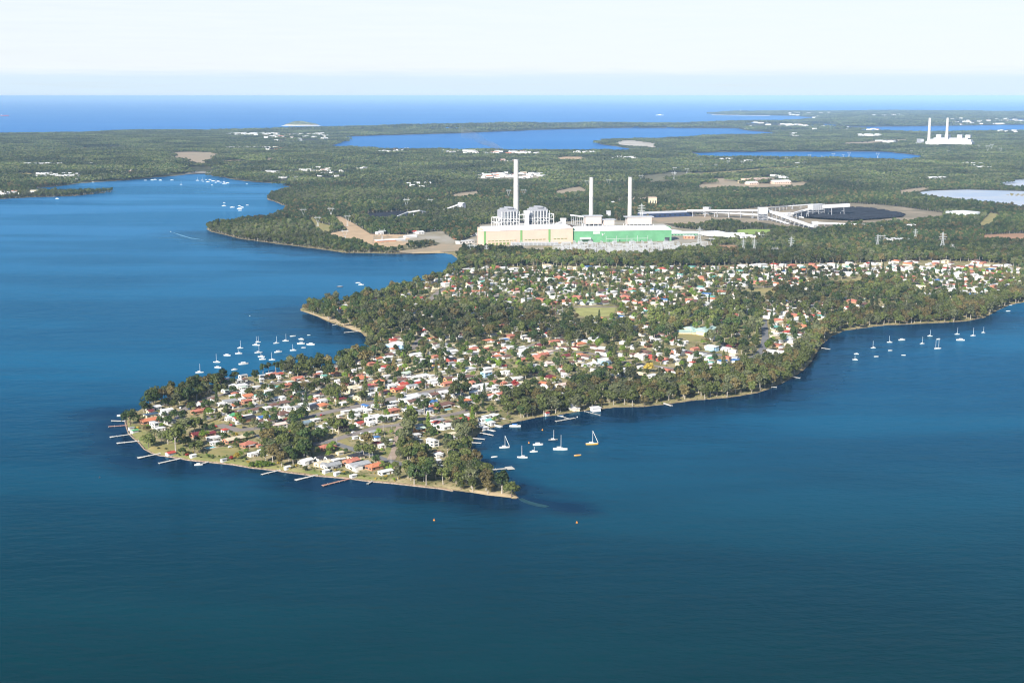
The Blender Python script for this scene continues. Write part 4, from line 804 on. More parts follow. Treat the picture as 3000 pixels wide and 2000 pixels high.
# ------------------------------------------------------------------ trees
def leafclump(V, Fc, c, rad, n, size, rnd, flat=.75, up=.25, wild=.34):
    for _ in range(n):
        d = rnd.normal(size=3); d /= np.linalg.norm(d) + 1e-9
        if d[2] < -.55: d[2] = -d[2]
        p = c + d * rad * np.array([1, 1, flat]) * rnd.uniform(.72, 1.06)
        nrm = d + rnd.normal(size=3) * wild + np.array([0, 0, up]); nrm /= np.linalg.norm(nrm) + 1e-9
        a = np.cross(nrm, rnd.normal(size=3)); a /= np.linalg.norm(a) + 1e-9; b = np.cross(nrm, a); s = size * rnd.uniform(.65, 1.3) / 2
        i = len(V); V += [p - a * s - b * s * .7, p + a * s - b * s * .9, p + a * s * .8 + b * s, p - a * s * .9 + b * s * .8]; Fc.append((i, i + 1, i + 2, i + 3))
def crown(kind, seed):
    r = np.random.RandomState(seed); V = []; Fc = []; lobes = []
    if kind == 'gum':
        n = r.randint(17, 23)
        for k in range(n):
            d = r.normal(size=3); d /= np.linalg.norm(d); q = r.uniform(.55, 1.0)
            lobes.append((np.array([d[0] * 4.3 * q, d[1] * 4.3 * q, 9.6 + d[2] * (4.0 if d[2] > 0 else 4.6) * q]), r.uniform(1.6, 2.5)))
        lobes.append((np.array([0, 0, 9.5]), 3.8))
        for c, rad in lobes: leafclump(V, Fc, c, rad, 44, 1.0, r, .8)
    elif kind == 'round':
        n = r.randint(12, 16)
        for k in range(n):
            d = r.normal(size=3); d /= np.linalg.norm(d); d[2] = abs(d[2]) - .35
            c = np.array([d[0] * 3.6, d[1] * 3.6, 6.3 + d[2] * 4.4]); lobes.append((c, r.uniform(1.7, 2.5)))
        lobes.append((np.array([0, 0, 5.6]), 3.6))
        for c, rad in lobes: leafclump(V, Fc, c, rad, 48, .85, r, .85)
    elif kind == 'pine':
        for k in range(15):
            z = 3 + k * 1.15; rr = 3.6 * (1 - k / 16.5)
            for j in range(7):
                a = j * .9 + k * .5; lobes.append((np.array([rr * .6 * math.cos(a), rr * .6 * math.sin(a), z]), rr * .42 + .25))
        for c, rad in lobes: leafclump(V, Fc, c, rad, 7, .8, r, .35)
    elif kind == 'poplar':
        for k in range(16): lobes.append((np.array([r.uniform(-.5, .5), r.uniform(-.5, .5), 2.5 + k * 1.05]), 1.5 - .05 * k))
        for c, rad in lobes: leafclump(V, Fc, c, rad, 22, .7, r, 1.1)
    elif kind == 'palm':
        for k in range(22):
            a = k * 2.4; el = r.uniform(-.2, .9); L = r.uniform(2.8, 3.6)
            for j in range(6):
                t = j / 6; t2 = (j + 1) / 6
                def pt(t, s): rr_ = L * t; return np.array([math.cos(a) * rr_ * math.cos(el * .6) - math.sin(a) * s, math.sin(a) * rr_ * math.cos(el * .6) + math.cos(a) * s, 7.6 + math.sin(el) * rr_ - 1.7 * t * t])
                w0 = .42 * (1 - t * .8); w1 = .42 * (1 - t2 * .8); i = len(V); V += [pt(t, -w0), pt(t, w0), pt(t2, w1), pt(t2, -w1)]; Fc.append((i, i + 1, i + 2, i + 3))
    elif kind == 'bush':
        for k in range(6):
            a = r.uniform(0, 6.28); q = r.uniform(0, 1.3); lobes.append((np.array([q * math.cos(a), q * math.sin(a), r.uniform(.8, 1.7)]), r.uniform(.8, 1.2)))
        for c, rad in lobes: leafclump(V, Fc, c, rad, 30, .55, r, .85)
    return V, Fc
def trunk_mb(kind, seed):
    rr = random.Random(seed); mb = MB()
    if kind == 'gum':
        x, y = rr.uniform(-.6, .6), rr.uniform(-.6, .6); mb.cyl(0, 0, -.5, 7, .42, .26, 7, 0, x, y)
        for k in range(5):
            a = k * 1.256 + rr.uniform(-.3, .3); q = rr.uniform(2, 3.6); mb.cyl(x, y, 6.6 - k * .2, rr.uniform(10.5, 13.5), .2, .07, 5, 0, x + q * math.cos(a), y + q * math.sin(a))
    elif kind == 'round':
        mb.cyl(0, 0, -.5, 4.5, .38, .28, 7)
        for k in range(4): a = k * 1.57 + .4; mb.cyl(0, 0, 4.2, 8, .2, .08, 5, 0, 2.4 * math.cos(a), 2.4 * math.sin(a))
    elif kind in ('pine', 'poplar'): mb.cyl(0, 0, -.5, 19.5, .38, .06, 7)
    elif kind == 'palm': mb.cyl(0, 0, -.5, 7.7, .24, .17, 7, 0, .3, .1)
    elif kind == 'bush':
        for k in range(4): mb.cyl(0, 0, -.3, 1.3, .07, .03, 4, 0, .7 * math.cos(k * 1.6), .7 * math.sin(k * 1.6))
    return mb
LEAF = {'olive': leafmat('olive_gum_leaves', (0.072, 0.094, 0.025), (0.142, 0.164, 0.048)), 'grey': leafmat('grey_green_leaves', (0.082, 0.097, 0.046), (0.159, 0.169, 0.080)),
        'dark': leafmat('dark_green_leaves', (0.029, 0.056, 0.017), (0.073, 0.107, 0.032)), 'bright': leafmat('bright_green_leaves', (0.092, 0.164, 0.022), (0.197, 0.273, 0.041)),
        'brown': leafmat('brownish_gum_leaves', (0.113, 0.090, 0.034), (0.177, 0.149, 0.058)), 'red': leafmat('crimson_leaves', (0.268, 0.025, 0.027), (0.451, 0.065, 0.052)), 'rust': leafmat('rust_leaves', (0.338, 0.103, 0.036), (0.507, 0.185, 0.073)),
        'yellow': leafmat('yellow_green_leaves', (0.367, 0.283, 0.041), (0.592, 0.436, 0.084)), 'bare': leafmat('bare_grey_twigs', (0.338, 0.218, 0.177), (0.507, 0.349, 0.293))}
CR = {}
for kd, n in (('gum', 6), ('round', 4), ('pine', 1), ('poplar', 1), ('palm', 2), ('bush', 3)):
    CR[kd] = [(crown(kd, 100 + 17 * k + len(kd)), trunk_mb(kd, k)) for k in range(n)]
_cm = {}
def crown_mesh(kind, v, leaf):
    k = (kind, v, leaf)
    if k not in _cm:
        V, Fc = CR[kind][v][0]; me = bpy.data.meshes.new('crown'); me.from_pydata([tuple(p) for p in V], [], Fc); me.materials.append(LEAF[leaf]); _cm[k] = me
    return _cm[k]
def trunk_mesh(kind, v):
    k = ('t', kind, v)
    if k not in _cm: _cm[k] = CR[kind][v][1].mesh('trunk', [TRUNK if kind in ('gum', 'palm') else DTRUNK])
    return _cm[k]
lap('crowns'); TREES = []                                                          # x, y, z, kind, leaf, scale
tr = random.Random(21)
def tree_px(px, py, kind, leaf, hpx):
    """base of the tree at a pixel, height in pixels"""
    x, y, z = ground(px, py); full = {'gum': 16, 'round': 11, 'pine': 20, 'poplar': 20, 'palm': 10, 'bush': 3}[kind]
    TREES.append((x, y, z, kind, leaf, hpx / topx(x, y, z)[2] / full, 1))
# hand-placed trees: zoom views give base and height
for o_, s_, txt in (((360, 1140), 7.84, """170,830,round,dark,390 360,690,round,olive,110 620,420,round,dark,420 760,400,gum,dark,440 900,330,gum,brown,400 1100,300,gum,brown,420 1300,330,gum,olive,430 1500,300,round,dark,380
 1180,440,round,olive,220 1570,510,round,olive,260 1180,690,round,dark,230 1215,1420,gum,olive,750 1645,990,gum,olive,400 1420,1040,gum,grey,460 1040,1260,gum,olive,400 590,1330,round,olive,350 650,1320,round,dark,250
 1450,1330,round,olive,270 1380,1520,round,dark,200 1470,1520,bush,red,80 1650,1480,round,olive,300 1760,1390,round,olive,240 1880,960,round,dark,200 2050,980,round,dark,200 2180,1320,round,dark,120 2290,1320,round,dark,120
 1620,620,round,dark,120 550,880,bush,bright,100 330,900,bush,yellow,70 2230,1130,pine,dark,180 1960,1560,bush,bright,90 2050,1560,bush,bright,80"""),
 ((560, 1060), 7.84, """120,780,round,dark,380 480,560,gum,olive,360 650,540,round,olive,300 620,800,gum,olive,380 780,700,gum,grey,260 1000,440,round,olive,240 960,740,round,dark,220 1030,850,round,bright,90 1080,850,round,olive,140
 1380,800,gum,olive,260 1600,960,gum,grey,330 1800,920,round,dark,260 1680,700,round,olive,220 1850,640,round,olive,150 2080,660,round,bright,180 2010,760,round,olive,180 1880,460,round,dark,200 2260,800,round,olive,160
 1900,1150,round,bright,130 2040,1150,round,olive,110 1150,1260,palm,dark,160 1620,1180,round,dark,150 1720,1400,gum,olive,280 1900,1400,round,dark,230 1450,1540,round,grey,260 640,1360,gum,olive,240 680,1090,round,olive,120
 840,1090,round,dark,150 1040,1060,round,dark,160 1260,1080,round,dark,110 200,1540,gum,olive,320 2330,1050,round,dark,140 2340,1500,round,dark,330 2250,300,gum,olive,260 1650,260,gum,dark,260 1780,230,gum,dark,260 1950,220,gum,dark,280 2100,260,gum,olive,260"""),
 ((640, 1210), 7.84, """420,520,bush,yellow,120 650,600,round,dark,180 790,560,round,dark,170 350,540,round,olive,110 920,780,palm,olive,220 1000,760,palm,dark,130 380,790,round,olive,140 300,1060,bush,red,110 430,1060,round,yellow,170 520,1000,round,bright,140
 640,920,round,bright,120 1080,1120,gum,olive,420 1250,1120,gum,brown,460 1450,1220,gum,brown,420 1620,1100,gum,dark,430 1720,1180,gum,dark,420 1850,880,gum,olive,430 1960,900,gum,olive,420 1400,760,round,bright,210 1560,700,round,dark,220
 2040,1000,gum,dark,420 2140,1000,poplar,olive,400 900,1240,bush,bright,170 1050,1240,bush,bright,180 800,1230,bush,bright,150 1130,1230,bush,bright,150 1250,1200,bush,bright,90 1990,1330,round,olive,140 2020,1320,palm,dark,140
 2150,400,gum,olive,240 2300,640,round,dark,300 2200,600,round,dark,240 1150,420,gum,olive,300 1000,400,round,dark,200 1700,200,gum,dark,220 1900,160,round,bright,170"""),
 ((920, 1210), 7.84, """430,460,gum,olive,440 560,480,gum,olive,400 680,420,gum,dark,360 880,420,round,dark,200 250,560,round,dark,240 100,560,round,dark,250 1150,1000,gum,olive,360 1280,1020,gum,olive,380 1000,980,gum,olive,320 730,920,round,dark,130
 600,870,bush,bright,90 1540,860,bush,bright,90 1620,620,palm,olive,260 1640,820,gum,grey,330 1600,940,bush,dark,80 660,1420,bush,dark,80 2180,440,gum,olive,440 2250,420,gum,olive,430 2030,640,round,dark,300 2100,660,round,dark,300
 2000,1010,gum,olive,300 2140,1130,gum,olive,460 2250,1120,gum,dark,420 1850,1550,bush,bright,90 1930,1520,gum,grey,320 1780,480,round,bright,120 1180,160,round,bright,130 770,520,round,olive,110 1490,440,palm,dark,110 860,640,palm,bright,110"""),
 ((840, 1040), 7.84, """620,330,gum,dark,330 780,330,gum,olive,330 500,420,gum,olive,300 350,440,round,olive,260 900,450,round,olive,130 1010,520,round,dark,300 1000,1040,gum,olive,420 1120,1060,gum,olive,420 1300,960,gum,brown,360 900,1000,gum,olive,300
 560,900,round,olive,300 900,760,round,dark,280 340,890,bush,bright,140 220,920,round,dark,300 700,780,gum,olive,260 1340,720,round,olive,240 1780,680,bush,yellow,110 1700,1080,gum,olive,330 1780,1060,gum,grey,300 1480,1150,round,bare,140
 1340,1210,round,dark,110 1180,1240,round,dark,150 1000,1240,bush,dark,90 170,1500,round,olive,260 340,1480,round,dark,300 460,1440,round,bare,130 1810,1460,round,bright,130 2200,1340,palm,dark,150 2280,1340,round,bright,120
 1900,560,gum,dark,330 2060,480,gum,olive,330 2100,560,gum,olive,200 1300,420,gum,olive,300 1150,200,gum,olive,240"""),
 ((1100, 1040), 7.84, """340,520,gum,olive,350 520,560,round,dark,220 720,290,gum,olive,280 850,420,round,dark,180 980,380,round,red,170 1100,400,gum,dark,330 1220,380,gum,dark,300 1150,480,round,dark,110 1520,300,gum,grey,280 1680,500,gum,olive,240
 1420,510,round,dark,130 1060,600,round,yellow,90 900,620,round,dark,110 730,640,round,olive,90 690,860,round,bright,130 940,830,round,dark,110 1060,780,round,olive,160 1280,760,round,olive,110 1800,1020,gum,olive,420 1950,1010,gum,dark,420
 2080,960,gum,olive,380 1850,760,round,olive,200 2220,960,bush,bright,100 1370,880,pine,dark,110 1200,1130,round,dark,160 1350,1110,palm,dark,130 1700,640,round,bright,100 600,1300,gum,olive,260 750,1540,gum,olive,350 880,1540,gum,olive,350
 1210,1500,pine,olive,230 1400,1360,round,dark,110 1560,1300,round,dark,80 1950,1250,gum,dark,260 2060,1300,round,dark,220 2300,1380,gum,olive,300 2200,1380,gum,olive,280 1760,1480,round,bright,120 1460,1520,round,dark,130 250,1380,palm,bright,160"""),
 ((1380, 1040), 7.84, """100,280,gum,dark,330 250,300,gum,dark,330 420,200,round,bright,170 540,220,round,bright,160 610,600,gum,olive,300 200,620,round,olive,180 100,660,round,dark,170 1045,560,gum,olive,330 1170,550,gum,olive,360 1250,550,gum,olive,340
 1400,500,gum,dark,300 1550,480,gum,dark,280 1010,760,round,red,210 1100,920,round,bright,220 1200,880,round,dark,210 800,600,round,bright,90 690,820,round,dark,120 1620,560,round,dark,190 1900,560,bush,yellow,90 1820,860,gum,brown,290
 2000,640,round,olive,110 2210,600,round,rust,120 1400,900,round,olive,150 1600,960,round,olive,160 1760,960,round,bright,90 1180,1050,round,rust,120 1850,1300,gum,grey,420 1940,1330,gum,grey,420 1640,1240,gum,olive,300 1150,1440,gum,dark,330
 1210,1430,gum,olive,330 1420,1400,gum,grey,300 1290,1430,gum,olive,300 650,1180,round,bare,150 120,1370,gum,olive,270 620,1500,round,dark,120 2100,860,round,bright,120 2050,1300,gum,olive,300 2180,1260,round,olive,220 2170,1080,pine,dark,130""")):
    for rec in txt.split():
        a = rec.split(','); tree_px(o_[0] + float(a[0]) / s_, o_[1] + float(a[1]) / s_, a[2], a[3], float(a[4]) / s_)
for px, py, kd, lf, hp in ((1619, 928, 'poplar', 'bare', 36), (1627, 928, 'poplar', 'bare', 34), (1410, 938, 'round', 'rust', 22), (1380, 938, 'round', 'rust', 20), (1343, 1025, 'round', 'rust', 22), (1887, 950, 'round', 'red', 22), (1615, 988, 'round', 'red', 18),
                           (2132, 1012, 'round', 'rust', 14), (1960, 1003, 'round', 'dark', 22), (1385, 935, 'round', 'red', 12), (2120, 1100, 'round', 'dark', 40), (2006, 1090, 'pine', 'dark', 36), (1900, 1092, 'round', 'yellow', 34), (2200, 860, 'gum', 'dark', 28),
                           (1220, 1080, 'gum', 'dark', 40), (1195, 1075, 'gum', 'olive', 36), (1214, 985, 'round', 'dark', 35), (1200, 1012, 'round', 'dark', 38), (1255, 1035, 'round', 'dark', 32), (1240, 1042, 'gum', 'olive', 30)):
    tree_px(px, py, kd, lf, hp)
_sx = [p[0] for p in SH_FRONT if p[0] > 430][::-1]; _sy = [p[1] for p in SH_FRONT if p[0] > 430][::-1]
for px in range(470, 1180, 17):
    for _ in range(2):
        q = px + tr.uniform(-8, 8); tree_px(q, float(np.interp(q, _sx, _sy)) - tr.uniform(5, 24), 'bush', tr.choice(['dark', 'bright', 'olive', 'olive', 'yellow']), tr.uniform(4, 10))
n_handtree = len(TREES)
HP = np.array([(h[0], h[1], h[5] * topx(h[2], h[3], h[4])[2]) for h in HOUSES])
_rp = []
for seg in ROADS:
    if seg[4] > 3.6 and seg[1] < 1750: a_, b_, _ = topx(seg[0], seg[1], 4.); _rp.append((a_, b_, 2.0))
HP = np.vstack([HP, np.array(_rp)])
HW = np.array([(h[2], h[3], h[5], h[6]) for h in HOUSES])
TP = []                                                           # already placed (x, y) on a coarse grid
GRD = {}
def near_tree(x, y, d):
    i, j = int(x // 12), int(y // 12)
    for a in (-1, 0, 1):
        for b in (-1, 0, 1):
            for q in GRD.get((i + a, j + b), ()):
                if (q[0] - x) ** 2 + (q[1] - y) ** 2 < d * d: return True
    return False
def put_tree(x, y, z, kind, leaf, s, w_=0):
    TREES.append((x, y, z, kind, leaf, s, w_)); GRD.setdefault((int(x // 12), int(y // 12)), []).append((x, y))
for t in TREES: GRD.setdefault((int(t[0] // 12), int(t[1] // 12)), []).append((t[0], t[1]))
LAWNS = [[(372, 1240), (395, 1285), (425, 1314), (467, 1333), (600, 1352), (733, 1369), (876, 1387), (1131, 1413), (1150, 1395), (1000, 1375), (900, 1362), (780, 1345), (700, 1325), (640, 1300), (560, 1318), (460, 1300), (410, 1250)], [(1672, 897), (1812, 897), (1806, 930), (1770, 944), (1700, 944), (1680, 925)], [(1975, 975), (2066, 975), (2056, 1018), (1984, 1014)], [(2178, 848), (2276, 842), (2272, 872), (2182, 872)], [(2412, 826), (2530, 812), (2524, 840), (2436, 850)]]
def fill(poly, spacing, kinds, leaves, s0, s1, avoid_house=.35, tries=6.0, hide=False):
    W_ = [at(*p, 5) for p in poly]; ar = abs(sum(W_[i][0] * W_[(i + 1) % len(W_)][1] - W_[(i + 1) % len(W_)][0] * W_[i][1] for i in range(len(W_)))) / 2
    xs = [p[0] for p in W_]; ys = [p[1] for p in W_]; box = (max(xs) - min(xs)) * (max(ys) - min(ys)); n = int(box / spacing ** 2 * tries)
    X = RN.uniform(min(xs), max(xs), n); Y = RN.uniform(min(ys), max(ys), n); ok = inpoly(X, Y, W_); X = X[ok]; Y = Y[ok]; ok = np.abs(topx(X, Y, 0)[0] - 1500) < 1640; X = X[ok]; Y = Y[ok]
    if not len(X): return
    Zg = height(X, Y); px, py, ppm = topx(X, Y, Zg); bx, by, _ = topx(X, Y, 0); land_ = onland(bx, by); sd = shoredist(X, Y)
    for x, y, z, a, b, q, ld, d in zip(X, Y, Zg, px, py, ppm, land_, sd):
        if not ld or d < 2.5 or near_tree(x, y, spacing): continue
        if np.any(np.hypot(HW[:, 0] - x, HW[:, 1] - y) < HW[:, 2] * avoid_house + 2.2): continue
        if roaddist(x, y) < 2.5: continue
        if any(inpoly(a, b, P) for P in LAWNS): continue
        kd = tr.choice(kinds); s = tr.uniform(s0, s1); hp = {'gum': 16, 'round': 11, 'pine': 20, 'palm': 10, 'bush': 3, 'poplar': 20}[kd] * s * q
        if hide:
            dx = np.abs(HP[:, 0] - a); m_ = (dx < 4.0 * s * q + HP[:, 2] * .3) & (HP[:, 1] < b + 1) & (HP[:, 1] > b - hp * .95)
            if m_.any() and tr.random() < (hide if b > 1000 else hide * .42): continue
        put_tree(x, y, z, kd, tr.choice(leaves), s)
OL = ['olive', 'olive', 'grey', 'dark', 'olive', 'grey', 'dark', 'brown', 'olive']
for k, P in enumerate(DENSE): fill(P, 7.8 if k in (0, 1, 2, 3, 4, 14) else 8.4 if k == 13 else 11 if k == 9 else 12.5 if k in (12, 16, 17) else 10, ['gum', 'gum', 'round'], OL if k != 13 else ['olive', 'grey', 'olive', 'brown'], .8, 1.35, avoid_house=.35, hide=0 if k in (0, 1, 2, 3, 4, 13, 14) else .75)
WHOLE = [p for p in MAIN if p[1] > 775 and p[0] > 300 and p[0] < 3200]
WH = [(1340, 790)] + [(3200, 790)] + [(3200, 858)] + [p for p in SH_SOUTH if p[0] < 3200] + SH_FRONT + [p for p in SH_NORTH if p[1] > 779 and p[0] > 350]
lap('dense'); fill([p for p in WH], 13, ['gum', 'round', 'gum', 'round', 'round', 'pine'], ['olive', 'dark', 'olive', 'grey', 'dark', 'brown', 'bright'], .55, 1.05, hide=.88, tries=4)
fill([p for p in WH], 6.5, ['bush', 'bush', 'round'], ['dark', 'bright', 'olive', 'olive', 'bright', 'olive'], .35, .75, hide=.55, tries=.75)
print('trees', n_handtree, len(TREES))
KN = {'gum': ('gum_tree', 'gum tree'), 'round': ('broadleaf_tree', 'tree'), 'pine': ('pine_tree', 'pine tree'), 'poplar': ('poplar_tree', 'poplar tree'), 'palm': ('palm_tree', 'palm tree'), 'bush': ('shrub', 'shrub')}
LN = {'olive': 'olive green', 'grey': 'grey-green', 'dark': 'dark green', 'bright': 'bright green', 'brown': 'brownish', 'red': 'crimson', 'rust': 'rust-coloured', 'yellow': 'yellow-green', 'bare': 'bare grey'}
TREES.sort(key=lambda t: math.hypot(t[0], t[1]) / (0.5 + {'gum': 16, 'round': 11, 'pine': 20, 'poplar': 20, 'palm': 10, 'bush': 3}[t[3]] * t[5] / 16))
CAP = {'gum': 300, 'round': 290, 'bush': 150, 'pine': 40, 'palm': 30, 'poplar': 10}; cnt_ = {}
REST = []
vr = random.Random(8)
for t in TREES:
    x, y, z, kd, lf, s, _ = t; cnt_[kd] = cnt_.get(kd, 0) + 1; px, py, q = topx(x, y, z)
    if cnt_[kd] > CAP[kd] or not (-20 < px < 3020): REST.append(t); continue
    v = vr.randrange(len(CR[kd])); rz = vr.uniform(0, 6.28); o = root(KN[kd][0], (x, y, z), rz); o.scale = (s * vr.uniform(.9, 1.15), s * vr.uniform(.9, 1.15), s)
    link('trunk' if kd != 'bush' else 'stem', trunk_mesh(kd, v), o); link('fronds' if kd == 'palm' else 'crown' if kd != 'bush' else 'foliage', crown_mesh(kd, v, lf), o)
    Hm = {'gum': 16, 'round': 11, 'pine': 20, 'poplar': 20, 'palm': 10, 'bush': 3}[kd] * s
    sz = 'tall ' if Hm > 13 else 'small ' if Hm < 7 and kd != 'bush' else ''
    reg(o, f"{sz}{LN[lf]} {KN[kd][1]}", KN[kd][1], {'gum': 'gum trees on the peninsula', 'round': 'broadleaf trees on the peninsula', 'bush': 'garden shrubs', 'pine': 'pine trees in the suburb', 'palm': 'garden palms', 'poplar': 'poplars'}[kd], px, py - Hm * q * .5)

lap('trees')
# ------------------------------------------------------------------ woodland beyond the individuals: instanced
def protocol(name, items):
    c = bpy.data.collections.new(name)
    for k, (V, Fc, mats, mi) in enumerate(items):
        me = bpy.data.meshes.new('%s_%02d' % (name, k)); me.from_pydata(V, [], Fc)
        for m in mats: me.materials.append(m)
        me.polygons.foreach_set('material_index', mi); me.update()
        c.objects.link(bpy.data.objects.new('%s_%02d' % (name, k), me))
    return c
def scatter(name, pts, rot, scl, idx, coll, label, cat):
    me = bpy.data.meshes.new(name); me.from_pydata(pts.tolist(), [], [])
    for nm, ty, dat in (('rot', 'FLOAT', rot), ('scl', 'FLOAT', scl), ('pick', 'INT', idx)):
        a = me.attributes.new(nm, ty, 'POINT'); a.data.foreach_set('value', dat)
    o = link(name, me); g = bpy.data.node_groups.new(name + '_nodes', 'GeometryNodeTree')
    g.interface.new_socket('Geometry', in_out='INPUT', socket_type='NodeSocketGeometry'); g.interface.new_socket('Geometry', in_out='OUTPUT', socket_type='NodeSocketGeometry')
    n = g.nodes; l = g.links; gi = n.new('NodeGroupInput'); go = n.new('NodeGroupOutput'); ip = n.new('GeometryNodeInstanceOnPoints'); ci = n.new('GeometryNodeCollectionInfo')
    ci.inputs['Collection'].default_value = coll; ci.inputs['Separate Children'].default_value = True; ci.inputs['Reset Children'].default_value = True
    def na(nm, ty):
        x = n.new('GeometryNodeInputNamedAttribute'); x.data_type = ty; x.inputs[0].default_value = nm; return x.outputs['Attribute']
    cb = n.new('ShaderNodeCombineXYZ'); l.new(na('rot', 'FLOAT'), cb.inputs[2]); cs = n.new('ShaderNodeCombineXYZ'); s_ = na('scl', 'FLOAT')
    for k in range(3): l.new(s_, cs.inputs[k])
    l.new(gi.outputs[0], ip.inputs['Points']); l.new(ci.outputs[0], ip.inputs['Instance']); ip.inputs['Pick Instance'].default_value = True
    l.new(na('pick', 'INT'), ip.inputs['Instance Index']); l.new(cb.outputs[0], ip.inputs['Rotation']); l.new(cs.outputs[0], ip.inputs['Scale']); l.new(ip.outputs[0], go.inputs[0])
    md = o.modifiers.new('scatter', 'NODES'); md.node_group = g
    tag(o, label, cat, None, 'stuff'); return o
items = []; KEY = {}
for kd in CR:
    for lf in (['olive', 'grey', 'dark', 'brown', 'bright'] if kd in ('gum', 'round', 'bush') else ['dark', 'olive']):
        for v in range(len(CR[kd]) if kd != 'gum' else 4):
            (V, Fc), tm = CR[kd][v]; KEY[(kd, lf, v)] = len(items); n0 = len(V)
            items.append(([tuple(p) for p in V] + tm.v, list(Fc) + [tuple(n0 + q for q in f) for f in tm.f], [LEAF[lf], TRUNK if kd in ('gum', 'palm') else DTRUNK], [0] * len(Fc) + [1] * len(tm.f)))
TC = protocol('woodland_tree', items)
def keyof(kd, lf):
    v = vr.randrange(4 if kd == 'gum' else len(CR[kd]))
    return KEY.get((kd, lf, v), KEY[(kd, 'dark', v)] if (kd, 'dark', v) in KEY else 0)
# forest on all other land nearer than about five kilometres
INDUS = CLEAR
def forest_points(y0, y1, sp, mrg=0):
    xa, xb = at(-250, 1000 - 0)[0], 0
    out_ = []
    ys = np.arange(y0, y1, sp)
    for y in ys:
        hw = y * .50 + 80
        xs = np.arange(-hw, hw, sp); n = len(xs)
        out_.append(np.column_stack([xs + RN.uniform(-.45, .45, n) * sp, np.full(n, y) + RN.uniform(-.45, .45, n) * sp]))
    P = np.vstack(out_); px, py, _ = topx(P[:, 0], P[:, 1], 0.0); ok = onland(px, py); P = P[ok]
    z = height(P[:, 0], P[:, 1]); qx, qy, _ = topx(P[:, 0], P[:, 1], z)
    ok = np.ones(len(P), bool)
    pm = F / (P[:, 1] + 60)
    for C in INDUS:
        for hh_ in ((0, 6, 11) if y1 > 5100 else (0, 7)): ok &= ~inpoly(qx, qy - hh_ * pm, C)
    for C in LKS: ok &= ~inpoly(qx, qy - 8 * pm, C)
    d = shoredist(P[:, 0], P[:, 1]); ok &= d > 2.5 + mrg
    for cx, cy_, sx, sy, n, kd in TOWNS: ok &= ~(((np.abs(qx - cx) < sx + 3) & (np.abs(qy - cy_ - 1) < sy + 1)) & (RN.rand(len(P)) < .72))
    return P[ok], z[ok], qx[ok], qy[ok]
FORTOP = [(-700, 0), (4000, 0), (4000, 742), (3000, 742), (2700, 745), (2500, 733), (2300, 733), (2150, 745), (2060, 736), (1900, 757), (1680, 754), (1480, 740), (1400, 737), (1338, 760), (1250, 760), (900, 760), (-700, 760)]
P, zf_, qx, qy = forest_points(2300, 5000, 8.6)
ok = inpoly(qx, qy, FORTOP)
HB = np.array([b_ for b_ in [(0, 0)]])
for a_, b_, c_, d_ in ((1395, 600, 1990, 735), (2615, 655, 2700, 672), (2612, 694, 2670, 716), (2775, 618, 2895, 652), (1960, 672, 2140, 698), (1898, 575, 1930, 606), (1334, 598, 1360, 625)): ok &= ~((qx > a_) & (qx < b_) & (qy > c_ if False else qy > b_) & (qy < d_) & (qx > a_) & (qx < c_))
P, zf_ = P[ok], zf_[ok]; dens = np.sin(P[:, 0] * .011 + 1) * np.sin(P[:, 1] * .009) + RN.uniform(-1, 1, len(P)) * .8; keep_ = dens > -.95; P, zf_ = P[keep_], zf_[keep_]
pts = [(t[0], t[1], t[2]) for t in REST]; rot = [vr.uniform(0, 6.28) for _ in REST]; scl = [t[5] for t in REST]; idx = [keyof(t[3], t[4]) for t in REST]
tone = np.sin(P[:, 0] * .006 + 2) * np.cos(P[:, 1] * .005) + RN.normal(size=len(P)) * .7
lfs = np.where(tone > .8, 0, np.where(tone > .1, 1, np.where(tone > -1.2, 2, 3))); LFN = ['grey', 'olive', 'dark', 'brown']
pts = np.vstack([np.array(pts), np.column_stack([P, zf_])]); rot = np.concatenate([rot, RN.uniform(0, 6.28, len(P))]); scl = np.concatenate([scl, RN.uniform(.5, .95, len(P)) * np.where(RN.rand(len(P)) < .06, 1.3, 1)])
idx = np.concatenate([idx, [keyof('gum' if vr.random() < .75 else 'round', LFN[k]) for k in lfs]]).astype(int)
print('woodland', len(pts))
scatter('woodland', pts, rot, scl, idx, TC, 'mixed gum woodland covering the suburb fringe and the middle distance', 'woodland')
# far forest: patches of many small crowns
def patch(seed):
    r = np.random.RandomState(seed); V = []; Fc = []; mi = []
    for k in range(70):
        x, y = r.uniform(-48, 48, 2); hgt = r.uniform(9, 15); rad = r.uniform(3.4, 6); n0 = len(V); m_ = r.randint(0, 3)
        for q in range(14):
            d = r.normal(size=3); d /= np.linalg.norm(d); d[2] = abs(d[2]); p = np.array([x, y, hgt - rad * .6]) + d * rad * np.array([1, 1, .7]); nn = d + r.normal(size=3) * .45; nn /= np.linalg.norm(nn)
            a = np.cross(nn, r.normal(size=3)); a /= np.linalg.norm(a); b = np.cross(nn, a); s = r.uniform(1.8, 3.2); i = len(V)
            V += [tuple(p - a * s), tuple(p - b * s), tuple(p + a * s), tuple(p + b * s)]; Fc.append((i, i + 1, i + 2, i + 3)); mi.append(m_)
    return V, Fc, [LEAF['olive'], LEAF['dark'], LEAF['grey']], mi
PC = protocol('forest_patch', [patch(k) for k in range(5)])
P1, z1_, qx, qy = forest_points(4980, 12500, 64, 8); P2, z2_, qx, qy = forest_points(12500, 29000, 130, 10)
P = np.vstack([P1, P2]); zf_ = np.concatenate([z1_, z2_]); big_ = np.concatenate([np.ones(len(P1)), np.full(len(P2), 1.9)])
print('patches', len(P))
scatter('distant_forest', np.column_stack([P, zf_ - .5]), RN.uniform(0, 6.28, len(P)), RN.uniform(.75, 1.15, len(P)) * big_, RN.randint(0, 5, len(P)), PC, 'far-off gum forest reaching to the coast', 'forest')
lap('forest')
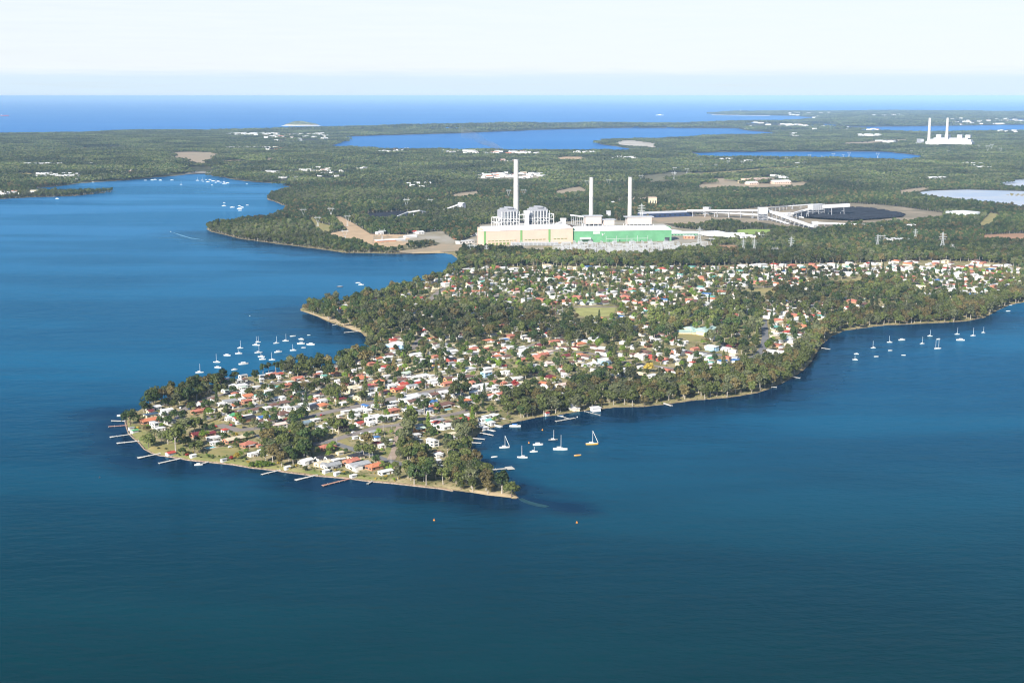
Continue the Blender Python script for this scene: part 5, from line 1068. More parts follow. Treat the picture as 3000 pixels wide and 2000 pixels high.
def beam_frame(mb, x0, x1, y0, y1, z0, z1, nx, ny, nz, w_=.9, diag=True):
    xs = [x0 + (x1 - x0) * k / nx for k in range(nx + 1)]; ys = [y0 + (y1 - y0) * k / ny for k in range(ny + 1)]; zs = [z0 + (z1 - z0) * k / nz for k in range(nz + 1)]
    for x in xs:
        for y in ys:
            if x in (x0, x1) or y in (y0, y1): mb.bar((x, y, z0), (x, y, z1), w_)
    for z in zs[1:]:
        for y in (y0, y1): mb.bar((x0, y, z), (x1, y, z), w_)
        for x in (x0, x1): mb.bar((x, y0, z), (x, y1, z), w_)
    if diag:
        for k in range(nz):
            for j in range(nx):
                if (j + k) % 2 == 0: mb.bar((xs[j], y0, zs[k]), (xs[j + 1], y0, zs[k + 1]), w_ * .6)
    return mb
CREAMW = mat('cream_cladding', (.68, .50, .40), rough=.6, var=.04, vscale=.05, obj=True); GREENW = mat('green_cladding', (.13, .34, .18), rough=.55, var=.10, vscale=.06, obj=True)
STRIPE = mat('green_stripe', (.18, .38, .13), rough=.6); ROOFW = mat('white_sheet_roof', (.72, .72, .72), rough=.5, var=.03, vscale=.05, obj=True); GREYW = mat('grey_cladding', (.46, .47, .50), rough=.6, var=.06, vscale=.1, obj=True)
BROWNW = mat('brown_end_wall', (.10, .05, .04), rough=.7); REDP = mat('red_paint', (.55, .09, .06), rough=.5); ORANGEB = mat('orange_brick', (.55, .27, .16), rough=.9, var=.1)
LOUV = mat('louvre_glass', (.20, .25, .10), rough=.4)
def front(l, r):
    """origin, heading and length of a building whose front foot runs between two pixels"""
    a = ground(*l); b = ground(*r); return (a[0], a[1], min(a[2], b[2])), math.atan2(b[1] - a[1], b[0] - a[0]), math.hypot(b[0] - a[0], b[1] - a[1])
def hall(l, r, hgt, depth, wallm, name, label, lou=True, stripes=()):
    o0, rz, L = front(l, r); t = root(name, o0, rz)
    mb = MB(); mb.face([(0, 0, -1), (L, 0, -1), (L, 0, hgt), (0, 0, hgt)]).face([(L, depth, -1), (0, depth, -1), (0, depth, hgt), (L, depth, hgt)]).face([(0, depth, -1), (0, 0, -1), (0, 0, hgt), (0, depth * .12, hgt + 6), (0, depth, hgt + 6)])
    mb.build('wall', [wallm], t)
    MB().face([(L, 0, -1), (L, depth, -1), (L, depth, hgt + 6), (L, depth * .12, hgt + 6), (L, 0, hgt)]).build('end_wall', [BROWNW if lou else wallm], t)
    rf = MB(); s = depth * .12; z = hgt + .1
    rf.face([(-.6, -.8, z), (L + .6, -.8, z), (L - 6, s, z + 6), (6, s, z + 6)]).face([(6, s, z + 6), (L - 6, s, z + 6), (L - 6, depth - s, z + 7.5), (6, depth - s, z + 7.5)]).face([(6, depth - s, z + 7.5), (L - 6, depth - s, z + 7.5), (L + .6, depth + .8, z), (-.6, depth + .8, z)])
    rf.face([(L + .6, -.8, z), (L + .6, depth + .8, z), (L - 6, depth - s, z + 7.5), (L - 6, s, z + 6)]).face([(-.6, depth + .8, z), (-.6, -.8, z), (6, s, z + 6), (6, depth - s, z + 7.5)])
    rf.build('roof', [ROOFW], t)
    for x0, x1 in stripes: MB().box(x0, -.25, 0, x1, .02, hgt - .4).build('stripe', [STRIPE], t)
    if lou:
        x = 10
        while x < L - 12:
            if not any(a - 7 < x < b + 1 for a, b in stripes): MB().box(x, -.2, hgt * .27, x + 6.4, .05, hgt * .27 + 1.9).build('window', [LOUV], t)
            x += 8.4
        for k in range(9): MB().box(11 + k * 8.4, -.2, 1, 17 + k * 8.4, .05, 5.5).build('opening', [LOUV], t)
    return t, L
tA, LA = hall((1416, 720), (1678, 710), 31, 42, CREAMW, 'turbine_hall', '', True, [(1.5, 6), (84, 89), (149, 154)])
tA['label'] = 'long cream turbine hall with vertical green stripes and white roof'; tA['category'] = 'turbine hall'
tB, LB = hall((1683, 711), (1967, 706), 25, 46, GREENW, 'turbine_hall', '', False)
tB['label'] = 'long green turbine hall with white roof, right of the cream hall'; tB['category'] = 'turbine hall'
MB().box(LB * .93, -.25, 0, LB * .98, .05, 9).build('doorway', [DARK], tB)
MB().box(LB * .055, -9, 8, LB * .16, .1, 11.5).build('canopy', [ROOFW], tB)
for k in range(3): MB().box(LB * (.17 + .29 * k), -.25, 1, LB * (.18 + .29 * k), .05, 5).build('door', [DARK], tB)
mb = MB()
for k in range(5): mb.bar((LB * (.31 + .107 * k), -14, 0), (LB * (.31 + .107 * k), -14, 15), .7)
mb.bar((LB * .31, -14, 9), (LB * .74, -14, 9), .7)
g_ = mb.build('line_gantry', [STEEL], None, tB.location, tB.rotation_euler[2]); tag(g_, 'pale line gantry standing along the front of the green hall', 'gantry')
MB().box(LB * .19, -.3, 19, LB * .26, .02, 23).build('wall_sign', [WPAINT], tB)
mb = MB()
for k in range(7): mb.bar((-1.2 + LB * .285 + k * 1.2, -.2, 17 + abs(k - 3) * 1.2), (LB * .285, -.2, 14.5), .5)
mb.build('emblem', [WPAINT], tB)
# chimneys
def chimney(px, base, top, wb, wt, label, smoke=False):
    x, y, z = ground(px, base); q = topx(x, y, z)[2]; h = (base - top) / q; r0, r1 = wb / q / 2, wt / q / 2; t = root('chimney_stack', (x, y, z))
    MB().cyl(0, 0, -1, h, r0, r1, 28, cap=False).build('shaft', [CONC], t)
    MB().cyl(0, 0, h - .05, h + 1.2, r1 + .25, r1 + .25, 28).build('rim', [STEEL], t); MB().cyl(0, 0, h + 1.2, h + 1.6, r1 * .8, r1 * .8, 24).build('flue', [DARK], t)
    for k in (.33, .66): rr = r0 + (r1 - r0) * k; MB().cyl(0, 0, h * k, h * k + 1.0, rr + .9, rr + .9, 28).build('gallery', [STEEL], t)
    tag(t, label, 'chimney'); return x, y, z + h
CONC.node_tree.nodes['Principled BSDF']
c1 = chimney(1512, 692, 470, 17, 13.5, 'tallest concrete chimney stack with smoke drifting from its top')
chimney(1731, 691, 522, 13.8, 10.7, 'left of the two shorter chimney stacks behind the green hall')
chimney(1844, 691, 521, 13.8, 10.7, 'right of the two shorter chimney stacks behind the green hall')
# boiler houses of the cream hall, in the hall's own axes
q_ = F / tA.location[1] * 1.0; ca, sa = math.cos(tA.rotation_euler[2]), math.sin(tA.rotation_euler[2]); ppm = topx(*tA.location)[2]
def inA(px, depth):                                                 # column on the picture -> metres along the hall at that depth behind its front
    best = min(((abs(topx(tA.location[0] + u * ca - depth * sa, tA.location[1] + u * sa + depth * ca, 20)[0] - px), u) for u in np.arange(-60, 420, .5)))
    return best[1]
def boiler(pl, pr, depth, label, mirror=False):
    u0, u1 = inA(pl, depth), inA(pr, depth); w_ = u1 - u0; o = root('boiler_house', (tA.location[0] + u0 * ca - depth * sa, tA.location[1] + u0 * sa + depth * ca, tA.location[2]), tA.rotation_euler[2])
    D = 34; Hh = 74; lo = 50
    fr = MB(); beam_frame(fr, 0, w_, 0, D, 0, lo, 6, 3, 7, .9); e0, e1 = (-12, 0) if not mirror else (w_, w_ + 11)
    beam_frame(fr, e0, e1, 2, D, 0, lo + (2 if not mirror else 8), 1, 2, 5, 1.1)
    for k in range(7): fr.bar((k * w_ / 6, -.6, lo), (k * w_ / 6, -.6, Hh - 8), .8)
    fr.build('steel_frame', [WPAINT], o)
    cs = MB(); cs.box(2, 4, lo + 2, w_ - 2, D, Hh - 5).box(w_ * .12, 6, Hh - 5.1, w_ * .88, D - 4, Hh - 1.5).box(w_ * .36, 3, Hh - 1.6, w_ * .66, D - 6, Hh + 1.5).box(0, 5, lo + 1, w_ * .16, D - 3, Hh - 12 if mirror else Hh - 6)
    cs.build('upper_casing', [mat('mid_grey_cladding', (.36, .37, .40), rough=.6, var=.12, vscale=.12, obj=True)], o)
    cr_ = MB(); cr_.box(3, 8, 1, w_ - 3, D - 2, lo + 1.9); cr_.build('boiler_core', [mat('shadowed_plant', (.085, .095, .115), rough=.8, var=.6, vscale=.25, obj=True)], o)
    for k in range(5): MB().box(w_ * (.14 + .15 * k), 2.9, lo + 5, w_ * (.23 + .15 * k), 4.2, Hh - 9).build('recess', [mat('recess_shade', (.10, .11, .13), rough=.8)], o)  # raised dark panels paint in the shade of recesses on the casing
    for k in range(6): MB().cyl((k + .8) * w_ / 6.6, 4, lo - 16, lo + 12, 1.5, 1.5, 10).build('duct', [STEEL], o)
    for k in range(4): MB().box(w_ * (.36 + .11 * k), 1.2, lo * .34, w_ * (.42 + .11 * k), 4, lo * .56).build('fan_casing', [GREYW], o)
    MB().box(2, 1, 0, w_ * .34, 7.5, lo * .28).box(w_ * .72, 1, 0, w_ - 1, 7.5, lo * .28).build('lower_wall', [GREYW], o)
    fl_ = MB()
    for k in range(1, 8): fl_.box(1, .8, lo * k / 8, w_ - 1, 7.8, lo * k / 8 + .5)
    fl_.build('walkway', [STEEL], o)
    tag(o, label, 'boiler house'); return o
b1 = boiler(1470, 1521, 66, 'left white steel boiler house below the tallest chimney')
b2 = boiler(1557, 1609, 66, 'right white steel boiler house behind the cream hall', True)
MB().box(4, -1.5, 28, 12, .5, 36).build('red_panel', [REDP], b2)
u = inA(1543, 60); o = root('stair_tower', (tA.location[0] + u * ca - 60 * sa, tA.location[1] + u * sa + 60 * ca, tA.location[2]), tA.rotation_euler[2])
MB().box(-3.9, -3.9, -1, 3.9, 3.9, 62).build('shaft', [ROOFW], o); MB().box(-5.8, -5, 62, 5.8, 5, 68).build('head', [ROOFW], o)
fr = MB(); beam_frame(fr, -16, 16, 4.5, 24, 0, 58, 2, 1, 6, .9, False); fr.build('bridge_frame', [WPAINT], o); MB().box(-15, 5, 41, 15, 23, 43).build('deck', [DARK], o)
tag(o, 'slim white stair tower standing between the two boiler houses', 'stair tower')
# precipitators behind the green hall
def precip(pl, pr, depth, h0, h1, label, extra=False):
    k = tB.rotation_euler[2]; cb, sb = math.cos(k), math.sin(k)
    def inB(px): return min(((abs(topx(tB.location[0] + u * cb - depth * sb, tB.location[1] + u * sb + depth * cb, 20)[0] - px), u) for u in np.arange(-60, 420, .5)))[1]
    u0, u1 = inB(pl), inB(pr); w_ = u1 - u0; o = root('dust_collector', (tB.location[0] + u0 * cb - depth * sb, tB.location[1] + u0 * sb + depth * cb, tB.location[2]), k)
    bs = MB(); bs.box(w_ * .06, 0, h0, w_ * .94, 22, h1); bs = bs.build('casing', [mat('pale_pink_cladding', (.60, .53, .49), rough=.6, var=.05)], o)
    MB().box(-1, -1.2, h1, w_ + 1, 23, h1 + 1.6).build('roof', [GREYW], o); n = max(4, int(w_ / 9))
    for j in range(n + 1): MB().bar((w_ * j / n, 0, 0), (w_ * j / n, 0, h0), 1.2).bar((w_ * j / n, 21, 0), (w_ * j / n, 21, h0), 1.2).build('leg', [WPAINT], o)
    for j in range(n): MB().cyl(w_ * (j + .5) / n, 9, h0 * .35, h0, .8, 3.6, 10).build('hopper', [GREYW], bs)
    MB().box(w_ * .05, 14, 0, w_ * .95, 20, h0 - 2).build('plant_core', [DARK], o)
    tag(o, label, 'dust collector'); return o
precip(1712, 1765, 78, 33, 50, 'dust collector on legs in front of the left short chimney')
precip(1767, 1802, 74, 30, 42, 'smaller dust collector between the two short chimneys')
precip(1833, 1914, 76, 31, 47, 'long dust collector in front of the right short chimney')
# block buildings: front foot between two pixels
def block(l, r, hpx, dep, wm, rm, name, label, cat='building', roofk='flat', ov=.8, ribs=0):
    o0, rz, L = front(l, r); ppm_ = topx(*o0)[2]; h = hpx / ppm_; o = root(name, o0, rz); dep = dep or L * .4
    MB().box(0, 0, -1, L, dep, h).build('wall', [wm], o)
    rf = MB()
    if roofk == 'flat': rf.box(-ov, -ov, h, L + ov, dep + ov, h + max(.5, h * .05))
    else:
        rh = min(dep * .16, h * .5) + .6; A = [(-ov, -ov, h), (L + ov, -ov, h), (L + ov, dep + ov, h), (-ov, dep + ov, h)]; iy = dep / 2 if roofk == 'gable' else dep * .4; ix = 0 if roofk == 'gable' else L * .2
        T = [(ix - (ov if roofk == 'gable' else 0), iy, h + rh), (L - ix + (ov if roofk == 'gable' else 0), iy, h + rh)]
        rf.face([A[0], A[1], T[1], T[0]]).face([A[2], A[3], T[0], T[1]]).face([A[1], A[2], T[1]]).face([A[3], A[0], T[0]]).face(A[::-1])
    rf.build('roof', [rm], o)
    n = int(L / 7)
    if ribs:
        rb = MB()
        for k in range(ribs + 1): rb.box(L * k / ribs - .3, -.35, 0, L * k / ribs + .3, .0, h)
        rb.build('ribs', [GREYW], o)
    elif n >= 2 and h > 4:
        for k in range(min(n, 10)): MB().box(L * (k + .3) / min(n, 10), -.12, h * .35, L * (k + .7) / min(n, 10), .1, h * .7).build('window', [GLASS], o)
    tag(o, label, cat); return o
W_, C_, G_ = ROOFW, CREAMW, GREENW
for a in ((1966, 691), (2056, 690), 6, 60, G_, W_, 'storage_shed', 'white pyramid-roofed shed right of the green hall', 'shed', 'hip'), ((2058, 691), (2136, 688), 6, 60, G_, W_, 'storage_shed', 'white pyramid-roofed shed with green walls beside the oval', 'shed', 'hip'), \
    ((2003, 700), (2034, 700), 9, 16, ORANGEB, W_, 'workshop', 'orange brick workshop under the white sheds', 'workshop', 'flat'), ((1967, 686), (1996, 684), 8, 30, W_, W_, 'annex', 'white annex joined to the right end of the green hall', 'building', 'flat'), \
    ((1902, 606), (1924, 606), 26, 26, mat('yellow_cream', (.62, .55, .38)), C_, 'coal_bin', 'square cream coal bin standing alone behind the short chimneys', 'bin', 'flat'), \
    ((1341, 618), (1355, 619), 22, 14, GREYW, W_, 'coal_bin', 'grey-white coal bin at the end of a thin conveyor', 'bin', 'gable'), \
    ((2729, 533), (2788, 531), 9, 70, mat('yellow_cream', (.62, .55, .38)), W_, 'storage_shed', 'large cream shed with white roof by the ash pond', 'shed', 'hip'), \
    ((2653, 672), (2690, 671), 9, 22, G_, W_, 'pump_house', 'green pump house with white roof beside the forest road', 'pump house', 'hip'), \
    ((2616, 713), (2664, 710), 11, 34, W_, W_, 'warehouse', 'white warehouse in the forest below the coal yard', 'warehouse', 'flat'), \
    ((2207, 538), (2268, 534), 12, 60, C_, C_, 'mine_building', 'long cream mine building with flat roof in the clearing', 'mine building', 'flat'), ((2270, 541), (2318, 540), 8, 40, C_, W_, 'mine_building', 'lower cream mine building at the right of the clearing', 'mine building', 'gable'), \
    ((2196, 543), (2222, 542), 7, 30, C_, W_, 'mine_building', 'small cream mine building left of the long one', 'mine building', 'gable'), ((2175, 538), (2192, 537), 8, 24, mat('sandy_wall', (.50, .42, .28)), C_, 'mine_store', 'sandy box-shaped store left of the mine buildings', 'store', 'flat'), \
    ((2331, 496), (2387, 494), 6, 40, mat('pale_blue_cladding', (.55, .66, .80)), W_, 'factory_shed', 'pale blue factory shed alone in the far forest', 'factory', 'flat'), \
    ((1105, 711), (1160, 707), 5, 14, ORANGEB, W_, 'workshop', 'long white-roofed workshop nearest the left inlet', 'workshop', 'gable'), ((1190, 698), (1222, 696), 5, 12, W_, W_, 'workshop', 'white workshop in the middle of the left yard', 'workshop', 'gable'), \
    ((1157, 707), (1188, 705), 4, 16, W_, W_, 'workshop', 'low white workshop joined to the long one', 'workshop', 'gable'), ((1210, 684), (1228, 683), 5, 14, W_, roofmat('R'), 'office', 'small office with a red roof in the left yard', 'office', 'hip'), ((1226, 687), (1243, 686), 6, 14, W_, W_, 'office', 'white office beside the red-roofed one', 'office', 'gable'), \
    ((1272, 675), (1289, 674), 6, 10, W_, W_, 'gatehouse', 'white gatehouse at the yard road', 'gatehouse', 'flat'), ((1230, 673), (1252, 672), 3.5, 8, W_, W_, 'store', 'low white store behind the left yard', 'store', 'flat'), ((1106, 688), (1124, 687), 6, 12, W_, W_, 'cottage', 'white gabled cottage beside the left pylons', 'cottage', 'gable'), \
    ((1346, 716), (1390, 712), 8, 14, W_, W_, 'workshop', 'white workshop left of the cream turbine hall', 'workshop', 'flat'), ((1336, 694), (1350, 693), 7, 10, W_, W_, 'office', 'two-storey white office left of the cream hall', 'office', 'flat'), ((1327, 701), (1338, 701), 5, 8, ORANGEB, C_, 'pump_house', 'small orange brick pump house near the inlet', 'pump house', 'flat'), ((1372, 692), (1404, 690), 6, 10, W_, W_, 'workshop', 'white shed touching the left end of the cream hall', 'workshop', 'flat'), \
    ((1642, 664), (1658, 664), 20, 18, GREYW, W_, 'transfer_tower', 'grey-white transfer tower between the two turbine halls', 'tower', 'gable'), ((1777, 640), (1789, 640), 20, 16, GREYW, W_, 'transfer_tower', 'white transfer tower behind the short chimneys', 'tower', 'flat'), \
    ((1737, 1204), (1760, 1202), 8, 7, W_, W_, 'boathouse', 'big white boathouse on the beach of the bay', 'boathouse', 'flat'):
    block(*a)
wk_ = block((1668, 1202), (1698, 1204), 8, 6, wallmat('c'), W_, 'boathouse', 'long white-roofed boathouse left of the big one', 'boathouse', 'flat')
for l, r, hp, dp, lb in (((2060, 982), (2112, 973), 12, 22, 'large mint-roofed school hall among the trees'), ((2030, 978), (2052, 975), 12, 22, 'left mint-roofed school wing'), ((2066, 985), (2098, 980), 12, 16, 'mint-roofed school wing in front of the hall'), ((1979, 978), (2026, 978), 6, 12, 'long low mint-roofed classroom block facing the field'),
                       ((2032, 980), (2052, 979), 7, 10, 'short mint-roofed classroom block beside the long one'), ((2024, 962), (2040, 961), 7, 10, 'small mint-roofed school room behind the classrooms')):
    block(l, r, hp, dp, wallmat('c'), mat('mint_sheet_roof', (.36, .49, .44), rough=.5, var=.05), 'school_building', lb, 'school building', 'hip' if 'hall' in lb or 'wing' in lb else 'gable')
# big white tank
x, y, z = ground(2836, 640); q = topx(x, y, z)[2]; r_ = 49 / q; t = root('storage_tank', (x, y + r_, z)); MB().cyl(0, 0, -1, 13.5, r_, r_, 56).build('shell', [mat('pale_tank_paint', (.66, .74, .70), rough=.5, var=.04)], t); MB().cyl(0, 0, 13.5, 18, r_ + .4, .5, 56).build('roof', [ROOFW], t)
tag(t, 'huge round white storage tank in the forest clearing', 'storage tank')
# conveyors: ends given by pixel and height above the ground
def pt(px, py, h):
    z = 4 + h; x, y = at(px, py, z); z = float(height(x, y)[0]) + h; x, y = at(px, py, z); return Vector((x, y, z))
def conveyor(pts_, w_, hh, label, legs=26):
    P_ = [pt(*p) for p in pts_]; o = root('conveyor', P_[0]); g = MB(); dk = MB()
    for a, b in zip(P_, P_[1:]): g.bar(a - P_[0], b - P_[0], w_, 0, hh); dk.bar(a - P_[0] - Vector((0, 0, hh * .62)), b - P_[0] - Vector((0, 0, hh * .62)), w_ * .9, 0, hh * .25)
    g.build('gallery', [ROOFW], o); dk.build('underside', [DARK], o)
    for a, b in zip(P_, P_[1:]):
        n = max(1, int((b - a).length / legs))
        for k in range(n):
            c = a.lerp(b, (k + .5) / n); gz = float(height(c.x, c.y)[0]); hgt = c.z - gz
            if hgt < 4: continue
            d = (b - a).normalized(); s = Vector((-d.y, d.x, 0)) * w_ * .45; c = c - P_[0]
            m_ = MB(); m_.bar(c + s, c + s * 1.7 - Vector((0, 0, hgt)), .9).bar(c - s, c - s * 1.7 - Vector((0, 0, hgt)), .9).bar(c + s * 1.3 - Vector((0, 0, hgt * .5)), c - s * 1.3 - Vector((0, 0, hgt * .5)), .7); m_.build('trestle', [GREYW], o)
    tag(o, label, 'conveyor', 'coal conveyors'); return o
def zc(x, y, h): return (1900 + x / 3.92, 450 + y / 3.92, h)
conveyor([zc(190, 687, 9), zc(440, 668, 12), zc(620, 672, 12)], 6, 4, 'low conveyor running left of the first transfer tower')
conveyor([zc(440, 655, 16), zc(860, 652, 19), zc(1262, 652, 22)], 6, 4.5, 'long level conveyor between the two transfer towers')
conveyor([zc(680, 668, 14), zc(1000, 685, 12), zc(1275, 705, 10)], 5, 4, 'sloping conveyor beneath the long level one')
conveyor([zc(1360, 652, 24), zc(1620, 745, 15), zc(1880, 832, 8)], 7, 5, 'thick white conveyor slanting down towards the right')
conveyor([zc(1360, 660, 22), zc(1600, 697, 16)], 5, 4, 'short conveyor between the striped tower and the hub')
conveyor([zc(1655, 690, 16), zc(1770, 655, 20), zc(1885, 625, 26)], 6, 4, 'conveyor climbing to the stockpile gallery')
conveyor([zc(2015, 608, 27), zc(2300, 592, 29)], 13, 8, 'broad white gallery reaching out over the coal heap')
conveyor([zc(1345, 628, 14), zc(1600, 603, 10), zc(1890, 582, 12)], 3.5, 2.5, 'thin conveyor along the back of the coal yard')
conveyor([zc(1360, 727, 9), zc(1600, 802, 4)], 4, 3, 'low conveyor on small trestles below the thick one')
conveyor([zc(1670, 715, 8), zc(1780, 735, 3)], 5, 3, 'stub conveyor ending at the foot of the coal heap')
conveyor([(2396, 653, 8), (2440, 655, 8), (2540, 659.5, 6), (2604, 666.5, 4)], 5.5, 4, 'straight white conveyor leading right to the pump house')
conveyor([(1287, 619, 3), (1341, 600, 20)], 3, 3, 'thin conveyor climbing to the grey-white coal bin')
conveyor([(1165, 634, 4), (1195, 622, 10), (1228, 617, 14), (1263, 624, 4)], 3.5, 3, 'arched pale conveyor at the small left coal heap')
conveyor([(1672, 630, 22), (1718, 636, 26)], 4, 3, 'short conveyor feeding the left dust collector')
conveyor([(1605, 668, 6), (1645, 650, 18)], 5, 4, 'slanted conveyor behind the cream turbine hall')
def ttower(l, r, hpx, dep, label, dark=0):
    o0, rz, L = front(l, r); q = topx(*o0)[2]; h = hpx / q; o = root('transfer_tower', o0, rz)
    MB().box(0, 0, h * .55, L, dep, h).build('house', [GREYW], o); MB().box(-.6, -.6, h, L + .6, dep + .6, h + 1).build('roof', [ROOFW], o)
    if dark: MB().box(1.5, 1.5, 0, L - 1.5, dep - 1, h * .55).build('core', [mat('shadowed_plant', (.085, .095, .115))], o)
    fr = MB(); beam_frame(fr, .5, L - .5, .5, dep - .5, 0, h * .55, 2, 1, 3, .9); fr.build('steel_frame', [GREYW], o)
    rb = MB()
    for k in range(7): rb.box(L * k / 6.2, -.3, h * .56, L * k / 6.2 + .8, 0, h * .98)
    rb.build('ribs', [ROOFW], o); tag(o, label, 'transfer tower', 'coal transfer towers')
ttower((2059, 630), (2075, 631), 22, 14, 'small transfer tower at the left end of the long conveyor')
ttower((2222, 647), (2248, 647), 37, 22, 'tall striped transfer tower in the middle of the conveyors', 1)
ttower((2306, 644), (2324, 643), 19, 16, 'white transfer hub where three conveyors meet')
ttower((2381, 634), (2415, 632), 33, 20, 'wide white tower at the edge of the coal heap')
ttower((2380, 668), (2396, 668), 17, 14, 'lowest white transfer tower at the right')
o = block((1880, 640), (2030, 634), 13, 24, mat('dark_navy_cladding', (.03, .05, .12), rough=.5), GREYW, 'coal_store', 'long dark navy coal store behind the short chimneys', 'coal store', 'gable')
# coal heap
def heap(P, h, name, label):
    Q = refine(P, 12, .6); xs = [p[0] for p in Q]; ys = [p[1] for p in Q]; G = np.array([(a, b) for a in np.arange(min(xs), max(xs), 6) for b in np.arange(min(ys), max(ys), 1.6)])
    W2 = np.array([at(*p, 3) for p in Q])
    def zf(wx, wy, bd):
        d = np.full(len(wx), 1e9)
        for i in range(len(W2)):
            a = W2[i]; b = W2[(i + 1) % len(W2)]; dx, dy = b - a; t = np.clip(((wx - a[0]) * dx + (wy - a[1]) * dy) / (dx * dx + dy * dy + 1e-9), 0, 1); d = np.minimum(d, np.hypot(wx - a[0] - t * dx, wy - a[1] - t * dy))
        return height(wx, wy) + .6 + np.minimum(h, d * .5) * (.8 + .2 * np.sin(wx * .05) * np.sin(wy * .08))
    o = cdt_mesh(name, [[tuple(p) for p in Q]], [], G, [COALM], zf, lambda a, b: inpoly(a, b, Q), drape=True); tag(o, label, 'coal heap'); return o
heap([(2322, 634), (2335, 622), (2400, 610), (2480, 609), (2560, 613), (2655, 629), (2645, 637), (2580, 644), (2500, 649), (2430, 646), (2370, 642)], 7, 'coal_heap', 'wide dark blue-black coal heap beneath the white gallery')
# pylons
def vpylon_me(key=[]):
    if not key:
        mb = MB(); H = 30.0
        for s in (-1, 1):
            for q in (-1, 1): mb.bar((s * 2.6, q * 2.2, 0), (s * 1.1, q * .7, H * .38), .42); mb.bar((s * 1.0, q * .7, H * .38), (s * 6.0, q * .6, H * .82), .4); mb.bar((s * 6.0, q * .6, H * .82), (s * 6.6, 0, H), .34)
            for k in range(4): z0 = H * .38 * k / 4; z1 = H * .38 * (k + 1) / 4; w0 = 2.6 - 1.5 * k / 4; w1 = 2.6 - 1.5 * (k + 1) / 4; mb.bar((-w0, s * 2.0 * w0 / 2.6, z0), (w1, s * 2.0 * w1 / 2.6, z1), .26); mb.bar((w0, s * 2.0 * w0 / 2.6, z0), (-w1, s * 2.0 * w1 / 2.6, z1), .26)
            for k in range(5): t0, t1 = k / 5, (k + 1) / 5; mb.bar((s * (1 + 5 * t0), -.6, H * (.38 + .44 * t0)), (s * (1 + 5 * t1), .6, H * (.38 + .44 * t1)), .22)
        ar = MB(); ar.bar((-10.5, 0, H * .82), (10.5, 0, H * .82), .7); ar.bar((-10.5, 0, H * .82), (-6, 0, H * .87), .3); ar.bar((10.5, 0, H * .82), (6, 0, H * .87), .3); ar.bar((-6, 0, H * .87), (6, 0, H * .87), .35)
        ins = MB()
        for x in (-10, 0, 10): ins.cyl(x, 0, H * .82 - 3, H * .82, .25, .25, 6)
        key += [mb.mesh('lattice', [STEEL]), ar.mesh('crossarm', [STEEL]), ins.mesh('insulators', [GLASS])]
    return key
def tpylon_me(key=[]):
    if not key:
        mb = MB(); H = 40.0; lv = [0, .14, .27, .38, .48, .57, .65, .73, .8, .87, .94]
        wd = lambda t: 4.4 * (1 - t / .62) + 1.1 if t < .62 else 1.1
        for sx in (-1, 1):
            for sy in (-1, 1):
                for a, b in zip(lv, lv[1:]): mb.bar((sx * wd(a), sy * wd(a), a * H), (sx * wd(b), sy * wd(b), b * H), .42)
        for a, b in zip(lv, lv[1:]):
            for s in (-1, 1): mb.bar((-wd(a), s * wd(a), a * H), (wd(b), s * wd(b), b * H), .25); mb.bar((wd(a), s * wd(a), a * H), (-wd(b), s * wd(b), b * H), .25); mb.bar((s * wd(a), -wd(a), a * H), (s * wd(b), wd(b), b * H), .25)
        mb.bar((0, 0, .94 * H), (0, 0, H), .5); ar = MB()
        for t, w_ in ((.62, 6.5), (.74, 8), (.86, 6)): ar.bar((-w_, 0, t * H), (w_, 0, t * H), .55); ar.bar((-w_, 0, t * H), (0, 0, t * H + 2.2), .25); ar.bar((w_, 0, t * H), (0, 0, t * H + 2.2), .25)
        ins = MB()
        for t, w_ in ((.62, 6.3), (.74, 7.8), (.86, 5.8)):
            for s in (-1, 1): ins.cyl(s * w_, 0, t * H - 2.2, t * H, .22, .22, 6)
        key += [mb.mesh('lattice', [STEEL]), ar.mesh('crossarm', [STEEL]), ins.mesh('insulators', [GLASS])]
    return key
PYL = [(1490, 583, 30, 'v'), (1534, 579, 26, 'v'), (1720, 551, 24, 'v'), (1783, 548, 24, 'v'), (1878, 534, 23, 'v'), (1974, 532, 30, 'v'), (1976, 512, 24, 'v'), (2012, 512, 20, 'v'), (2054, 494, 15, 'v'), (2097, 494, 14, 'v'), (2133, 489, 20, 'v'), (2175, 489, 19, 'v'), (2229, 478, 17, 'v'),
 (2270, 478, 14, 'v'), (2304, 475, 16, 'v'), (2342, 473, 11, 'v'), (2371, 468, 16, 'v'), (2408, 468, 12, 'v'), (2441, 464, 16, 'v'), (2470, 464, 12, 'v'), (2487, 462, 16, 'v'), (2571, 463, 17, 'v'), (2670, 451, 11, 'v'), (2709, 453, 9, 'v'), (2778, 451, 11, 'v'), (2893, 450, 26, 'v'), (2905, 441, 20, 'v'),
 (2931, 450, 18, 'v'), (2867, 439, 16, 'v'), (2177, 744, 46, 't'), (2209, 745, 47, 't'), (2317, 743, 51, 't'), (2270, 755, 33, 'v'), (2048, 733, 70, 't'), (2085, 723, 28, 'v'), (2233, 704, 20, 'v'), (2570, 735, 50, 't'), (2584, 717, 31, 'v'), (2681, 707, 38, 't'), (2760, 738, 60, 't'), (2790, 746, 32, 't'),
 (889, 638, 29, 'v'), (931, 664, 32, 'v'), (970, 636, 30, 'v'), (1018, 664, 37, 'v'), (1011, 707, 36, 'v'), (1191, 615, 36, 'v'), (1120, 709, 40, 'v'), (1261, 606, 25, 'v'), (1383, 752, 40, 'v'), (1425, 753, 38, 't'), (1879, 655, 60, 't')]
